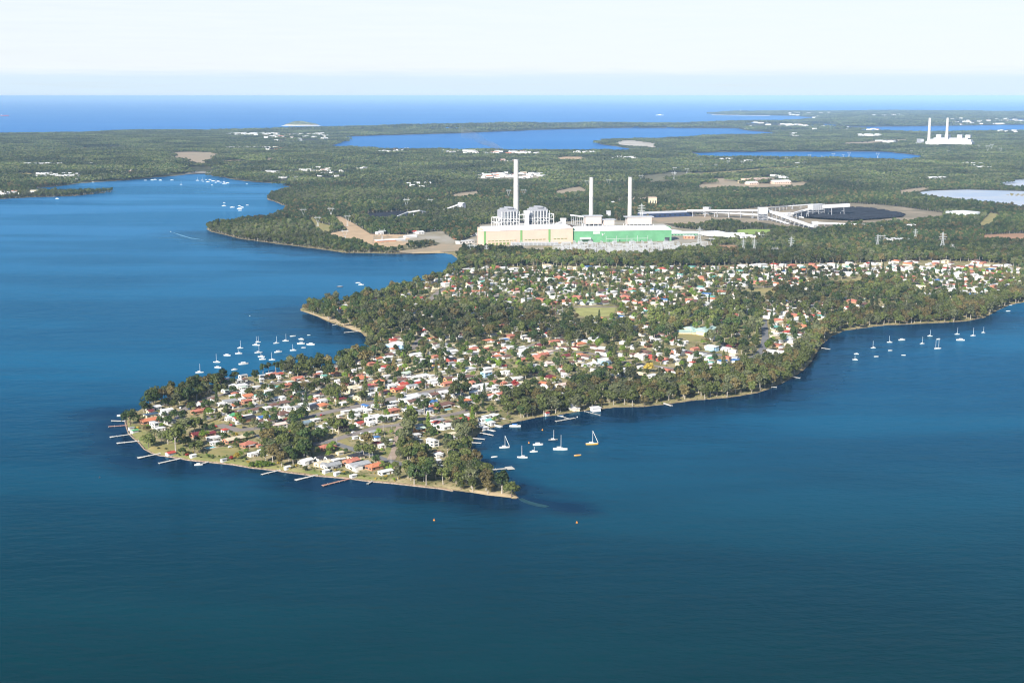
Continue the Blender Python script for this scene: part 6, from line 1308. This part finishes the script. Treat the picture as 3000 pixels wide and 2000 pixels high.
for px, py, hp, k in PYL:
    x, y, z = ground(px, py); q = topx(x, y, z)[2]; s = hp / q / (30 if k == 'v' else 40); o = root('transmission_tower', (x, y, z), random.uniform(-.35, .15)); o.scale = (s * (.8 if k == 'v' and s > 1 else 1), s, s)
    for nm, me in zip(('lattice', 'crossarm', 'insulators'), (vpylon_me if k == 'v' else tpylon_me)()): link(nm, me, o)
    reg(o, ('V-shaped' if k == 'v' else 'tapering') + ' steel transmission tower', 'transmission tower', 'transmission towers', px, py - hp / 2)
# switchyard
GM = MB()
for x in (-9, 0, 9): GM.bar((x - .8, 0, 0), (x, 0, 11), .6).bar((x + .8, 0, 0), (x, 0, 11), .6)
GM.bar((-9.5, 0, 10.6), (9.5, 0, 10.6), .9).bar((-9.5, 0, 9.4), (9.5, 0, 9.4), .5); GME = GM.mesh('gantry_frame', [STEEL])
IM = MB()
for k in range(7): IM.cyl(-7.5 + k * 2.5, -4, 0, 4.5, .35, .3, 6).bar((-7.5 + k * 2.5, -4, 4.5), (-7.5 + k * 2.5, 0, 9.4), .2)
IME = IM.mesh('insulator_posts', [GREYW])
yr = random.Random(4); YP = [(1640, 723), (1990, 716), (2080, 722), (2050, 728), (1985, 745), (1900, 750), (1700, 750), (1630, 742)]; k = 0
for py in (724, 728.5, 733, 738, 743, 748):
    for px in np.arange(1635, 2085, 25):
        if not inpoly(px, py, YP): continue
        x, y, z = ground(px + yr.uniform(-3, 3), py + yr.uniform(-.6, .6)); o = root('substation_gantry', (x, y, z), tB.rotation_euler[2] + yr.choice((0, 0, R(90)))); s = yr.uniform(.8, 1.25); o.scale = (s, s, s)
        link('gantry_frame', GME, o); link('insulator_posts', IME, o); o['label'] = 'white steel gantry in the switchyard before the green hall'; o['category'] = 'gantry'; o['group'] = 'switchyard gantries that look alike'; k += 1
TM = MB(); TM.box(-3, -2.2, 0, 3, 2.2, 4.2); TF = MB()
for q in range(5): TF.box(-2.6 + q * 1.1, -3.4, .6, -2.0 + q * 1.1, -2.2, 3.6)
TF_ME = TF.mesh('radiator', [STEEL]); TM_ME = TM.mesh('tank', [GREYW]); TB = MB()
for q in range(3): TB.cyl(-2 + 2 * q, 0, 4.2, 7, .35, .15, 6)
TB_ME = TB.mesh('bushings', [STEEL])
for px in list(np.arange(1503, 1640, 12.5)) + [1700, 1730, 1800, 1850, 1905, 1950]:
    x, y, z = ground(px, 719.5 if px < 1650 else 716); o = root('transformer', (x, y, z), tA.rotation_euler[2]); o.scale = (1.5, 1.5, 1.7)
    tk_ = link('tank', TM_ME, o); link('radiator', TF_ME, o); link('bushings', TB_ME, tk_); reg(o, 'pale grey transformer', 'transformer', 'transformers along the halls', px, 717)
# distant power station
o0, rz, L = front((2711, 429), (2846, 430)); ppm_ = topx(*o0)[2]; o = root('power_station', o0, rz); h = 14 / ppm_
MB().box(0, 0, -2, L, 90, h).box(-20, -8, -2, L * .5, -.5, h * .42).build('wall', [ROOFW], o); MB().box(8, 8, h + .1, L - 8, 82, h * 1.45).build('roof', [ROOFW], o); MB().box(L * .1, 90, -2, L * .85, 150, h * 1.7).build('boiler_wall', [GREYW], o)
for k in (.14, .33, .60, .78): MB().box(L * k, 110, h * 1.7, L * (k + .11), 150, h * 2.35).build('boiler', [GREYW], o)
tag(o, 'distant white power station hall beyond the ponds', 'power station')
chimney(2720, 428, 348, 9, 6.6, 'left chimney stack of the distant power station'); chimney(2772, 428, 347, 9, 6.6, 'right chimney stack of the distant power station')
block((2696, 425), (2706, 425), 16, 60, GREYW, W_, 'transfer_tower', 'small white tower left of the distant power station', 'tower')
# lighthouse
x, y, z = ground(2169, 334.6); q = topx(x, y, z)[2]; s = 8.5 / q / 30; t = root('lighthouse', (x, y, z)); t.scale = (s * 1.2, s * 1.2, s)
MB().cyl(0, 0, -2, 24, 4, 2.8, 16).build('tower', [WPAINT], t); MB().cyl(0, 0, 24, 25, 4.2, 4.2, 16).build('gallery', [STEEL], t); MB().cyl(0, 0, 25, 28, 2, 2, 12).build('lantern', [GLASS], t); MB().cyl(0, 0, 28, 30, 2.4, .2, 12).build('roof', [WPAINT], t)
tag(t, 'white lighthouse on the far headland by the sea', 'lighthouse')
# smoke
sm = bpy.data.materials.new('chimney_smoke'); sm.use_nodes = True; n = sm.node_tree.nodes; l = sm.node_tree.links; n.clear(); mo = n.new('ShaderNodeOutputMaterial'); pv = n.new('ShaderNodeVolumePrincipled'); pv.inputs['Color'].default_value = (.72, .76, .84, 1); pv.inputs['Anisotropy'].default_value = .2
tcn = n.new('ShaderNodeTexCoord'); tn = n.new('ShaderNodeTexNoise'); tn.inputs['Scale'].default_value = .035; tn.inputs['Detail'].default_value = 4; l.new(tcn.outputs['Object'], tn.inputs['Vector'])
sx = n.new('ShaderNodeSeparateXYZ'); l.new(tcn.outputs['Object'], sx.inputs[0]); mr = n.new('ShaderNodeMapRange'); mr.inputs[1].default_value = .42; mr.inputs[2].default_value = .68; mr.inputs[3].default_value = 0; mr.inputs[4].default_value = 1; l.new(tn.outputs[0], mr.inputs[0])
mf = n.new('ShaderNodeMapRange'); mf.inputs[1].default_value = 0; mf.inputs[2].default_value = -110; mf.inputs[3].default_value = .10; mf.inputs[4].default_value = .012; l.new(sx.outputs[0], mf.inputs[0])
mm = n.new('ShaderNodeMath'); mm.operation = 'MULTIPLY'; l.new(mr.outputs[0], mm.inputs[0]); l.new(mf.outputs[0], mm.inputs[1]); l.new(mm.outputs[0], pv.inputs['Density']); l.new(pv.outputs[0], mo.inputs['Volume'])
mb = MB(); rings = []
for k in range(9):
    t = k / 8; rr = 4 + 20 * t; rings.append([(-125 * t, rr * math.cos(a) * 1.0, 2 + 62 * t ** .8 + rr * .6 * math.sin(a)) for a in [2 * math.pi * j / 14 for j in range(14)]])
for a, b in zip(rings, rings[1:]):
    for j in range(14): mb.face([a[j], a[(j + 1) % 14], b[(j + 1) % 14], b[j]])
mb.face(rings[0][::-1]); mb.face(rings[-1]); so_ = mb.build('smoke', [sm], None, c1); bm = bmesh.new(); bm.from_mesh(so_.data); bmesh.ops.remove_doubles(bm, verts=bm.verts, dist=.001); bmesh.ops.recalc_face_normals(bm, faces=bm.faces); bm.to_mesh(so_.data); bm.free()
tag(so_, 'thin grey smoke drifting left from the tallest chimney', 'smoke', None, 'stuff')

# ------------------------------------------------------------------ boats
HW_ = mat('white_hull', (.82, .81, .78), rough=.35); HY = mat('yellow_hull', (.80, .42, .04), rough=.35); HK = mat('dark_hull', (.05, .06, .08), rough=.35); HR_ = mat('red_hull', (.45, .06, .05), rough=.4); DECK = mat('boat_deck', (.74, .72, .66), rough=.6); CABG = mat('cabin_glass', (.05, .08, .12), rough=.15); BLUEC = mat('blue_canvas', (.05, .20, .55), rough=.7); SAILC = mat('furled_sail', (.75, .76, .74), rough=.8); ALU = mat('mast_alloy', (.74, .77, .78), rough=.35); ORC = mat('orange_paint', (.80, .30, .03), rough=.5)
def hull_me(m, bea=.30, free=.11, key={}):
    k = (m.name, bea, free)
    if k not in key:
        mb = MB(); st = [(-.5, .72, 1.0), (-.25, .98, 1.0), (0, 1.0, 1.02), (.25, .78, 1.1), (.42, .38, 1.2), (.5, .02, 1.28)]; R_ = []
        for x, w_, f in st: R_.append([(x, -bea / 2 * w_, free * f), (x, -bea / 2 * w_ * .72, -.02), (x, bea / 2 * w_ * .72, -.02), (x, bea / 2 * w_, free * f)])
        for a, b in zip(R_, R_[1:]):
            for j in range(3): mb.face([a[j + 1], a[j], b[j], b[j + 1]], 0)
            mb.face([a[0], a[3], b[3], b[0]], 1)
        mb.face(R_[0][::-1], 0); key[k] = mb.mesh('hull', [m, DECK])
    return key[k]
def boat(px, py, lpx, kind, mast=0, hull=HW_, cover=None, head=None, label=None, two=False, furl=False):
    x, y = at(px, py); q = topx(x, y, 0)[2]; L = max(3.5, lpx / q / .93); hd = head if head is not None else random.choice((12, -12, 5, 25, 190, 175, 160)); nm = {'s': 'sailing_yacht', 'm': 'motor_boat', 'd': 'dinghy'}[kind]
    o = root(nm, (x, y, 0), R(hd)); h = link('hull', hull_me(hull, .30 if kind != 'm' else .34, .10 if kind == 's' else .12), o); h.scale = (L, L, L)
    if kind == 's':
        cb_ = MB().box(-.18 * L, -.08 * L, .095 * L, .16 * L, .08 * L, .16 * L).build('cabin', [HW_], o); MB().box(-.12 * L, -.084 * L, .12 * L, .1 * L, .084 * L, .145 * L).build('window', [CABG], cb_); H = mast / q if mast else 0
        for mx in ([.05] if not two else [.12, -.32]):
            if H: ms_ = MB().cyl(mx * L, 0, .1 * L, H * (1 if mx > 0 else .82), .17, .12, 6).build('mast', [ALU], o); MB().bar((mx * L, 0, .22 * L), ((mx - .3) * L, 0, .21 * L), .42).build('boom', [SAILC if not two else HK], ms_)
        if furl: MB().bar((.05 * L, 0, H * .98), (.48 * L, 0, .16 * L), .38).build('furled_jib', [SAILC], o)
    elif kind == 'm':
        cb_ = MB().box(-.22 * L, -.12 * L, .12 * L, .2 * L, .12 * L, .22 * L).build('cabin', [HW_], o); MB().box(-.2 * L, -.125 * L, .165 * L, .205 * L, .125 * L, .2 * L).build('windscreen', [CABG], cb_)
        MB().box(-.26 * L, -.13 * L, .22 * L, .16 * L, .13 * L, .24 * L).build('canopy', [cover or HW_], cb_)
    else:
        MB().box(-.3 * L, -.1 * L, .06 * L, .25 * L, .1 * L, .15 * L).build('cover', [cover or DECK], o)
    d = {'s': 'white sailing yacht', 'm': 'white motor boat', 'd': 'small white dinghy'}[kind]
    reg(o, d, {'s': 'yacht', 'm': 'motor boat', 'd': 'dinghy'}[kind], {'s': 'moored sailing yachts', 'm': 'moored motor boats', 'd': 'moored dinghies'}[kind], px, py, label); return o
za = lambda x, y: (550 + x / 5.88, 950 + y / 5.88)
for x, y, l_, k, m_ in ((205, 832, 130, 's', 158), (500, 655, 115, 's', 150), (905, 412, 95, 's', 138), (878, 507, 110, 's', 75), (1180, 362, 120, 's', 158), (1212, 310, 85, 's', 108), (1528, 328, 95, 's', 126), (1688, 288, 100, 's', 128), (1815, 452, 100, 's', 112), (1222, 490, 128, 's', 150), (1268, 562, 115, 's', 90),
                        (1452, 614, 100, 's', 138), (1287, 606, 100, 'm', 0), (520, 748, 110, 'm', 0), (680, 540, 115, 'm', 0), (965, 688, 160, 'm', 0), (806, 785, 100, 'm', 0), (1560, 482, 125, 'm', 0), (1812, 208, 95, 'd', 0), (1955, 262, 95, 'm', 0), (1950, 338, 120, 'm', 0), (2085, 188, 50, 'd', 0), (1995, 404, 70, 'd', 0), (2117, 352, 132, 'm', 0)):
    boat(*za(x, y), l_ / 5.88, k, m_ / 5.88)
zb = lambda x, y: (1200 + x / 3.92, 1100 + y / 3.92)
boat(*zb(1090, 828), 28, 's', 37, furl=True, head=8, label='white yacht with a furled jib nearest the small jetties')
boat(*zb(1295, 942), 28, 's', 37, head=175, label='white yacht lowest in the front bay, tall plain mast')
boat(*zb(1427, 876), 22, 's', 16, head=10, label='small white yacht with a stumpy mast below the cabin cruiser')
boat(*zb(1475, 797), 28, 'm', head=8, label='white cabin cruiser in the middle of the front bay')
boat(*zb(1650, 744), 26, 's', 32, hull=HK, head=5, label='dark-hulled yacht with a blue stern cover in the front bay')
boat(*zb(1730, 850), 39, 's', 45, head=-4, label='longest white yacht of the front bay with a thin dark mast')
boat(*zb(2095, 790), 34, 's', 42, hull=HY, furl=True, head=4, label='yellow-hulled yacht with a furled jib, rightmost in the front bay')
boat(*zb(973, 936), 18, 'd', head=20, label='small covered white boat left of the front bay yachts')
boat(*zb(1930, 918), 20, 'd', hull=HY, cover=ORC, head=15, label='small white and orange dinghy right of the yachts')
boat(*zb(1212, 586), 31, 'm', cover=BLUEC, head=-5, label='motor cruiser with a blue cover close to the bay beach')
boat(*zb(1735, 466), 15, 'd', cover=BLUEC, head=5, label='small blue and white boat beside the angled jetty')
boat(582, 1362, 23, 'm', head=12, label='white motor boat tied at the short front jetty'); boat(356, 1218, 24, 'd', head=5, label='white boat by the uppermost western jetty')
boat(996, 841, 17, 'd', hull=HK, head=0, label='dark low boat off the wooded second point'); boat(1049, 829, 13, 'd', head=5, label='upper white boat of the pair off the second point'); boat(1058, 835, 15, 'm', head=5, label='lower white boat of the pair off the second point')
zd = lambda x, y: (2400 + x / 3.92, 750 + y / 3.92)
for x, y, l_, k, m_ in ((620, 1056, 55, 's', 84), (808, 992, 55, 's', 78), (413, 1192, 58, 's', 55), (1183, 1007, 52, 's', 84), (1272, 920, 52, 's', 74), (1585, 900, 55, 's', 84), (1767, 916, 55, 's', 98), (1885, 880, 42, 's', 70), (950, 966, 75, 'm', 0), (427, 1126, 50, 'm', 0), (655, 1156, 50, 'd', 0), (815, 1086, 45, 'd', 0), (968, 1140, 45, 'd', 0),
                        (1368, 958, 45, 'm', 0), (1622, 968, 85, 'm', 0), (2170, 634, 48, 'd', 0), (2200, 565, 30, 'd', 0)): boat(*zd(x, y), l_ / 3.92, k, m_ / 3.92)
boat(*zd(1362, 1064), 20, 's', 32, two=True, head=12, label='two-masted white ketch in the right bay')
ze = lambda x, y: (600 + x / 3.92, 450 + y / 3.92); zf2 = lambda x, y: (x / 3.92, 330 + y / 3.92)
for f_, L_ in ((ze, ((220, 603, 45, 'm', 0), (222, 565, 25, 'd', 0), (316, 620, 50, 'm', 0), (397, 602, 30, 'm', 0), (400, 636, 55, 'm', 0), (428, 620, 40, 'm', 0), (405, 655, 40, 'd', 0), (487, 594, 28, 'd', 0), (483, 347, 20, 'd', 0), (83, 364, 22, 's', 14), (15, 300, 22, 'd', 0), (35, 328, 40, 'm', 0), (60, 303, 30, 'm', 0), (97, 318, 40, 'm', 0), (125, 334, 22, 's', 40),
                     (155, 322, 38, 'm', 0), (185, 332, 22, 'd', 0), (220, 327, 26, 's', 46), (228, 347, 45, 'm', 0), (262, 340, 36, 'm', 0))),
                (zf2, ((657, 990, 36, 'm', 0), (1670, 779, 28, 'd', 0), (1748, 777, 34, 'm', 0), (1782, 771, 30, 'm', 0), (1843, 779, 36, 'm', 0), (1975, 777, 34, 'm', 0), (2080, 827, 24, 's', 42), (2268, 781, 34, 's', 42), (2322, 779, 26, 's', 36), (2333, 791, 20, 'd', 0), (1070, 801, 26, 'd', 0)))):
    for x, y, l_, k, m_ in L_: boat(*f_(x, y), l_ / 3.92, k, m_ / 3.92, head=random.choice((0, 10, -8)))
o = boat(500, 679, 4, 'm', head=150, label='tiny speedboat pulling a wake off the left wooded point')
watersheet('boat_wake', [(501, 679), (512, 682.5), (530, 688), (560, 697), (600, 703), (560, 699), (528, 690)], mat('wake_foam', (.14, .32, .48), rough=.6))
# ships
x, y = at(14, 339.5); q = topx(x, y)[2]; s = 24 / q; t = root('cargo_ship', (x, y, 0), R(2)); h = link('hull', hull_me(HR_, .14, .06), t); h.scale = (s, s, s); MB().box(-.45 * s, -.05 * s, .05 * s, -.36 * s, .05 * s, .12 * s).build('bridge', [HW_], t); MB().box(-.3 * s, -.05 * s, .05 * s, .35 * s, .05 * s, .075 * s).build('hatches', [HR_], t); tag(t, 'dull red cargo ship at sea, at the left edge', 'ship')
x, y = at(1932, 337.5); q = topx(x, y)[2]; s = 10 / q; t = root('ferry', (x, y, 0), R(3)); h = link('hull', hull_me(HW_, .3, .1), t); h.scale = (s, s, s); MB().box(-.3 * s, -.1 * s, .1 * s, .3 * s, .1 * s, .22 * s).build('cabin', [HW_], t); tag(t, 'small white ship leaving a long white wake at sea', 'ship')
watersheet('ship_wake', [(1921, 337), (1944, 337), (1944, 338.4), (1921, 338.4)], FOAM, .4)
# buoys
for px, py, c, lb in ((1271.7, 1524, ORC, 'yellow channel buoy below the sandy point'), (1690, 1531, ORC, 'yellow channel buoy right of the shoal'), (292, 1399, HK, 'dark marker buoy off the western shore'), (1589, 1260, ORC, 'tiny orange mooring float above the yachts'), (1549.5, 1297.5, ORC, 'tiny orange mooring float beside the cruiser'), (1691, 1222, HW_, 'white mooring float off the angled jetty'), (732, 926, HW_, 'white marker buoy in the northern lake')):
    x, y = at(px, py); t = root('buoy', (x, y, 0)); s = 1.0 if c is not HW_ else .8; MB().cyl(0, 0, -.2, .5 * s, .8 * s, .7 * s, 10).build('float', [c], t); MB().cyl(0, 0, .5 * s, 1.7 * s, .3 * s, .12 * s, 8).build('marker', [c], t); tag(t, lb, 'buoy', 'buoys on the lake')
# ------------------------------------------------------------------ jetties
zA = lambda x, y: (300 + x / 3.92, 1050 + y / 3.92); zB = lambda x, y: (800 + x / 3.92, 1050 + y / 3.92); zG = lambda x, y: (2000 + x / 3.92, 750 + y / 3.92); zH = lambda x, y: (800 + x / 3.92, 750 + y / 3.92)
def jetty(a, b, w_, label, m=TIMBER, tee=None):
    p = at(*a, .8); q2 = at(*b, .8); L = math.hypot(q2[0] - p[0], q2[1] - p[1]); rz = math.atan2(q2[1] - p[1], q2[0] - p[0]); o = root('jetty', (p[0], p[1], 0), rz)
    MB().box(-.5, -w_ / 2, .65, L, w_ / 2, .9).build('deck', [m], o)
    if tee: MB().box(L - tee[0], -tee[1] / 2, .67, L + .5, tee[1] / 2, .93).build('landing', [m], o)
    n = max(2, int(L / 5))
    for k in range(n + 1):
        for s in (-1, 1): MB().cyl(L * k / n, s * w_ * .45, -1.5, 1.5 if k % 2 == 0 else .66, .13, .13, 6).build('pile', [TIMBER], o)
    tag(o, label, 'jetty', 'small private jetties')
PD = mat('pale_deck', (.66, .63, .58), rough=.9, var=.1, vscale=1.0); RD_ = mat('red_brown_deck', (.50, .26, .18), rough=.9, var=.1, vscale=1.0)
for a, b, w_, lb, m, te in ((zA(258, 716), zA(105, 712), 1.8, 'thin pale jetty, uppermost on the western shore', PD, None), (zA(282, 764), zA(70, 779), 1.8, 'long red-edged jetty, second on the western shore', RD_, None), (zA(318, 868), zA(92, 900), 1.8, 'pale jetty below the green-roofed boat shed', PD, (3, 3.2)), (zA(418, 944), zA(170, 970), 2.2, 'long pale jetty, fourth on the western shore', PD, (3, 3.4)),
    (zA(662, 1087), zA(413, 1138), 2.2, 'pale jetty left of the red-roofed boat shed', PD, (4, 3.8)), (zA(908, 1142), zA(648, 1200), 2.2, 'long pale jetty right of the red-roofed boat shed', PD, None), (zA(1218, 1184), zA(1140, 1208), 1.4, 'short jetty with a white motor boat at its end', PD, None), (zA(2040, 1277), zA(1828, 1328), 2.0, 'pale jetty under the dark clump of trees', PD, None),
    (zB(502, 1334), zB(262, 1392), 2.2, 'pale jetty below the grey-roofed shore houses', PD, (5, 3.5)), (zB(875, 1378), zB(572, 1455), 2.0, 'long red-brown jetty on the front shore', RD_, (3, 3)), (zB(1142, 1404), zB(1085, 1436), 1.5, 'very short dark jetty on the front shore', TIMBER, None),
    (zb(860, 1086), zb(1185, 1056), 2.6, 'long bay jetty with a square landing at its end', TIMBER, (6, 9)), (zb(812, 654), zb(958, 683), 2.2, 'upper of three short jetties in the front bay', PD, None), (zb(728, 716), zb(862, 728), 2.0, 'middle of three short jetties in the front bay', PD, None), (zb(715, 766), zb(822, 772), 2.0, 'lowest of three short jetties in the front bay', PD, None),
    (zb(1680, 522), zb(1895, 485), 2.4, 'detached floating jetty lying across the bay', TIMBER, None), (zb(1700, 458), zb(1832, 492), 1.2, 'narrow gangway joining the floating jetty', TIMBER, None), (zb(2010, 408), zb(2186, 452), .8, 'thin row of piles right of the big boathouse', TIMBER, None), (zH(965, 862), zH(818, 877), 2.6, 'pale jetty at the cove beach', PD, None), (zH(740, 783), zH(685, 791), 2, 'short jetty near the tip of the cove beach', PD, None),
    (zG(1600, 1055), zG(1690, 1066), 2.4, 'pale jetty on the right shore near the forest road', PD, None), (zG(1270, 1387), zG(1346, 1398), 2, 'small pale jetty on the lower right shore', PD, None), (zG(1022, 1501), zG(1078, 1504), 2.4, 'tiny jetty hidden under the right shore trees', PD, None), ((1942, 1180), (1967, 1188), 3.2, 'white boat ramp jetty on the right bay shore', PD, None)): jetty(a, b, w_, lb, m, te)
# ------------------------------------------------------------------ poles and cars
PM = MB(); PM.cyl(0, 0, -.5, 10.5, .18, .13, 7); PMM = PM.mesh('post', [mat('grey_pole', (.50, .50, .50), rough=.8)]); PA = MB(); PA.bar((-1.2, 0, 9.8), (1.2, 0, 9.8), .16); PAM = PA.mesh('crossarm', [DTRUNK])
for o_, s_, L_ in (((360, 1140), 7.84, ((1700, 290, 170), (2160, 330, 150))), ((560, 1060), 7.84, ((130, 860, 110), (590, 940, 120), (1755, 920, 150), (1905, 895, 80), (1740, 640, 100), (2040, 1280, 130), (1600, 940, 120))), ((920, 1210), 7.84, ((140, 550, 140), (512, 745, 70), (1590, 420, 90), (1775, 470, 140), (1340, 1080, 110), (1770, 1160, 50))),
                   ((840, 1040), 7.84, ((430, 900, 90), (1120, 1170, 130), (1838, 1060, 140), (525, 1310, 140), (2255, 610, 200))), ((1100, 1040), 7.84, ((715, 880, 130), (1150, 790, 160), (650, 460, 80))), ((1020, 880), 5.88, ((1160, 655, 90), (1052, 855, 75))), ((640, 1210), 7.84, ((1230, 520, 70), (2335, 580, 160)))):
    for zx, zy, hp in L_:
        px, py = o_[0] + zx / s_, o_[1] + zy / s_; x, y, z = ground(px, py); o = root('power_pole', (x, y, z), R(130)); s = max(.75, min(1.4, hp / s_ / topx(x, y, z)[2] / 10.5)); o.scale = (1, 1, s); pp_ = link('post', PMM, o); link('crossarm', PAM, pp_); reg(o, 'grey power pole', 'power pole', 'street power poles', px, py - 10)
def car_me(key={}):
    if not key:
        b = MB(); P_ = [(-2.2, .35), (2.2, .35), (2.2, .8), (1.3, .95), (.7, 1.45), (-1.3, 1.45), (-2.0, .95), (-2.2, .85)]; n = len(P_)
        b.face([(x, -.85, z) for x, z in P_]); b.face([(x, .85, z) for x, z in P_][::-1])
        for k in range(n): (x0, z0), (x1, z1) = P_[k], P_[(k + 1) % n]; b.face([(x0, -.85, z0), (x0, .85, z0), (x1, .85, z1), (x1, -.85, z1)])
        key['b'] = b; g = MB(); g.box(-1.35, -.87, .98, .85, .87, 1.36); key['g'] = g.mesh('windows', [GLASS]); w2 = MB()
        for sx in (-1.35, 1.35):
            for sy in (-.8, .8): w2.box(sx - .32, sy - .1, 0, sx + .32, sy + .1, .64)
        key['w'] = w2.mesh('wheels', [DARK])
    return key
car_me(); crr = random.Random(12)
CARC = {'white': (.8, .8, .8), 'silver': (.5, .52, .54), 'dark blue': (.03, .05, .12), 'red': (.45, .03, .03), 'black': (.02, .02, .02)}
CM = {k: car_me()['b'].mesh('body', [mat('car_paint_' + k.replace(' ', '_'), v, rough=.3, spec=.6)]) for k, v in CARC.items()}
def car(px, py, c, lbl=None, sc_=1.0, rz=44):
    x, y, z = ground(px, py); o = root('parked_car', (x, y, z + .2), R(rz)); o.scale = (sc_, sc_, sc_ * (1.4 if sc_ > 1.2 else 1)); link('body', CM[c], o); link('windows', car_me()['g'], o); link('wheels', car_me()['w'], o); reg(o, c + ' parked car', 'car', 'cars parked in the streets', px, py, lbl)
car(1182, 1156, 'white', 'white delivery van parked on the wide street', 1.5); car(1123, 1170, 'dark blue', 'small dark blue car on the verge of the wide street'); car(1036, 1268, 'white'); car(1061, 1271, 'silver'); car(675, 1311, 'white', 'white car alone on the dry shore lawn'); car(1228, 1143, 'silver')
rr_ = 0
for seg in ROADS:
    if seg[3] > 1900 or crr.random() > .30: continue
    t = crr.random(); x = seg[0] + (seg[2] - seg[0]) * t; y = seg[1] + (seg[3] - seg[1]) * t; dx, dy = seg[2] - seg[0], seg[3] - seg[1]; q = math.hypot(dx, dy) + 1e-9; s = crr.choice((-1, 1)) * (seg[4] + 1.2)
    x += -dy / q * s; y += dx / q * s; z = float(height(x, y)[0]); px, py, _ = topx(x, y, z); car(px, py, crr.choice(['white', 'white', 'white', 'silver', 'dark blue', 'red', 'black']), None, 1.0, math.degrees(math.atan2(dy, dx))); rr_ += 1
    if rr_ > 60: break

POOLM = mat('pool_water', (.10, .50, .55), rough=.15)
for px, py, lb in ((616, 1311, 'small turquoise pool below the white-roofed shore house'), (1312, 1199, 'turquoise pool behind the long brown-roofed house'), (1432, 1234, 'pale green pool near the bay beach'), (1147, 934, 'pale blue pool behind the cove trees')):
    x, y, z = ground(px, py); t = root('swimming_pool', (x, y, z), R(44)); MB().box(-5, -3, -.6, 5, 3, .22).build('surround', [CONC], t); MB().box(-4, -2, .1, 4, 2, .25).build('water_surface', [POOLM], t); tag(t, lb, 'pool')
# ------------------------------------------------------------------ labels
LM = [('the green-roofed boat shed', 393, 1262), ('the orange-roofed shore house', 437, 1233), ('the red-roofed boat shed', 499, 1329), ('the maroon-roofed brick house', 580, 1273), ('the long cream-roofed bungalow', 682, 1288), ('the bright orange hip roof', 873, 1265), ('the pale pink roof', 816, 1249),
      ('the blue-roofed tall house', 1072, 1193), ('the gravel lane', 1163, 1300), ('the sandy point', 1470, 1440), ('the large white bay house', 1267, 1299), ('the bright red bay roof', 1359, 1230), ('the long brown-roofed house', 1300, 1186), ('the big boathouse', 1700, 1195), ('the crimson autumn tree', 1510, 1130),
      ('the mint-roofed school', 2080, 960), ('the sports field', 1745, 915), ('the cove beach', 990, 945), ('the second point', 900, 900), ('the western tip', 400, 1180), ('the dark tree clump', 850, 1330), ('the green-roofed street house', 685, 1218), ('the crimson-roofed house', 1073, 1132), ('the blue lakeside building', 1158, 1015),
      ('the three brown terrace roofs', 1700, 1055), ('the forest road', 2240, 1000), ('the right shore jetty', 2420, 1020), ('the lower right shore', 2100, 1160), ('the slate-roofed shore house', 1660, 1155), ('the inlet', 1330, 790), ('the right bay', 2700, 940), ('the red shore roof', 790, 1020), ('the big fig tree', 1350, 1150),
      ('the floating jetty', 1660, 1225), ('the upper suburb', 1600, 820), ('the far right suburb', 2800, 820), ('the green turbine hall', 1850, 690), ('the cream turbine hall', 1500, 690), ('the round white tank', 2836, 630), ('the left tan clearing', 1050, 690), ('the northern moorings', 780, 1010), ('the far north bay', 650, 560),
      ('the distant power station', 2780, 420), ('the cooling pond', 2400, 455), ('the coal heap', 2480, 628), ('the mine clearing', 2200, 535), ('the eastern moorings', 2600, 1000), ('the front bay', 1600, 1300)]
ORD = ['first', 'second', 'third', 'fourth', 'fifth', 'sixth', 'seventh', 'eighth', 'ninth', 'tenth', 'eleventh', 'twelfth', 'thirteenth', 'fourteenth', 'fifteenth', 'sixteenth', 'seventeenth', 'eighteenth', 'nineteenth', 'twentieth']
cells = {}
for e in THINGS:
    o, d, px, py, full = e
    if full: o['label'] = full; continue
    nm, lx, ly = min(LM, key=lambda m: math.hypot(m[1] - px, (m[2] - py) * 1.8)); dx, dy = px - lx, (py - ly) * 1.8
    rel = ('right of' if dx > 0 else 'left of') if abs(dx) > abs(dy) else ('in front of' if dy > 0 else 'behind')
    cells.setdefault((d, rel + ' ' + nm), []).append((px, py, o))
for (d, where), L_ in cells.items():
    L_.sort(key=lambda a: a[0])
    for k, (px, py, o) in enumerate(L_):
        if len(L_) == 1: o['label'] = f'{d} {where}'
        elif k == 0: o['label'] = f'leftmost {d} {where}'
        elif k == len(L_) - 1: o['label'] = f'rightmost {d} {where}'
        else: o['label'] = f'{ORD[min(k, 19)]} {d} from left, {where}'

lap('end')
# ------------------------------------------------------------------ haze
mb = MB(); mb.box(-160500, -1600, -3, 160500, 300500, 328)
hm = bpy.data.materials.new('air_haze'); hm.use_nodes = True; hn = hm.node_tree; hn.nodes.clear()
ho = hn.nodes.new('ShaderNodeOutputMaterial'); hv = hn.nodes.new('ShaderNodeVolumePrincipled')
hv.inputs['Color'].default_value = (.40, .64, .98, 1); hv.inputs['Density'].default_value = 2.3e-5; hv.inputs['Anisotropy'].default_value = -.25
hn.links.new(hv.outputs[0], ho.inputs['Volume'])
hz = mb.build('haze', [hm]); tag(hz, kind='stuff', label='thin blue haze softening the far land and the sea', cat='haze')
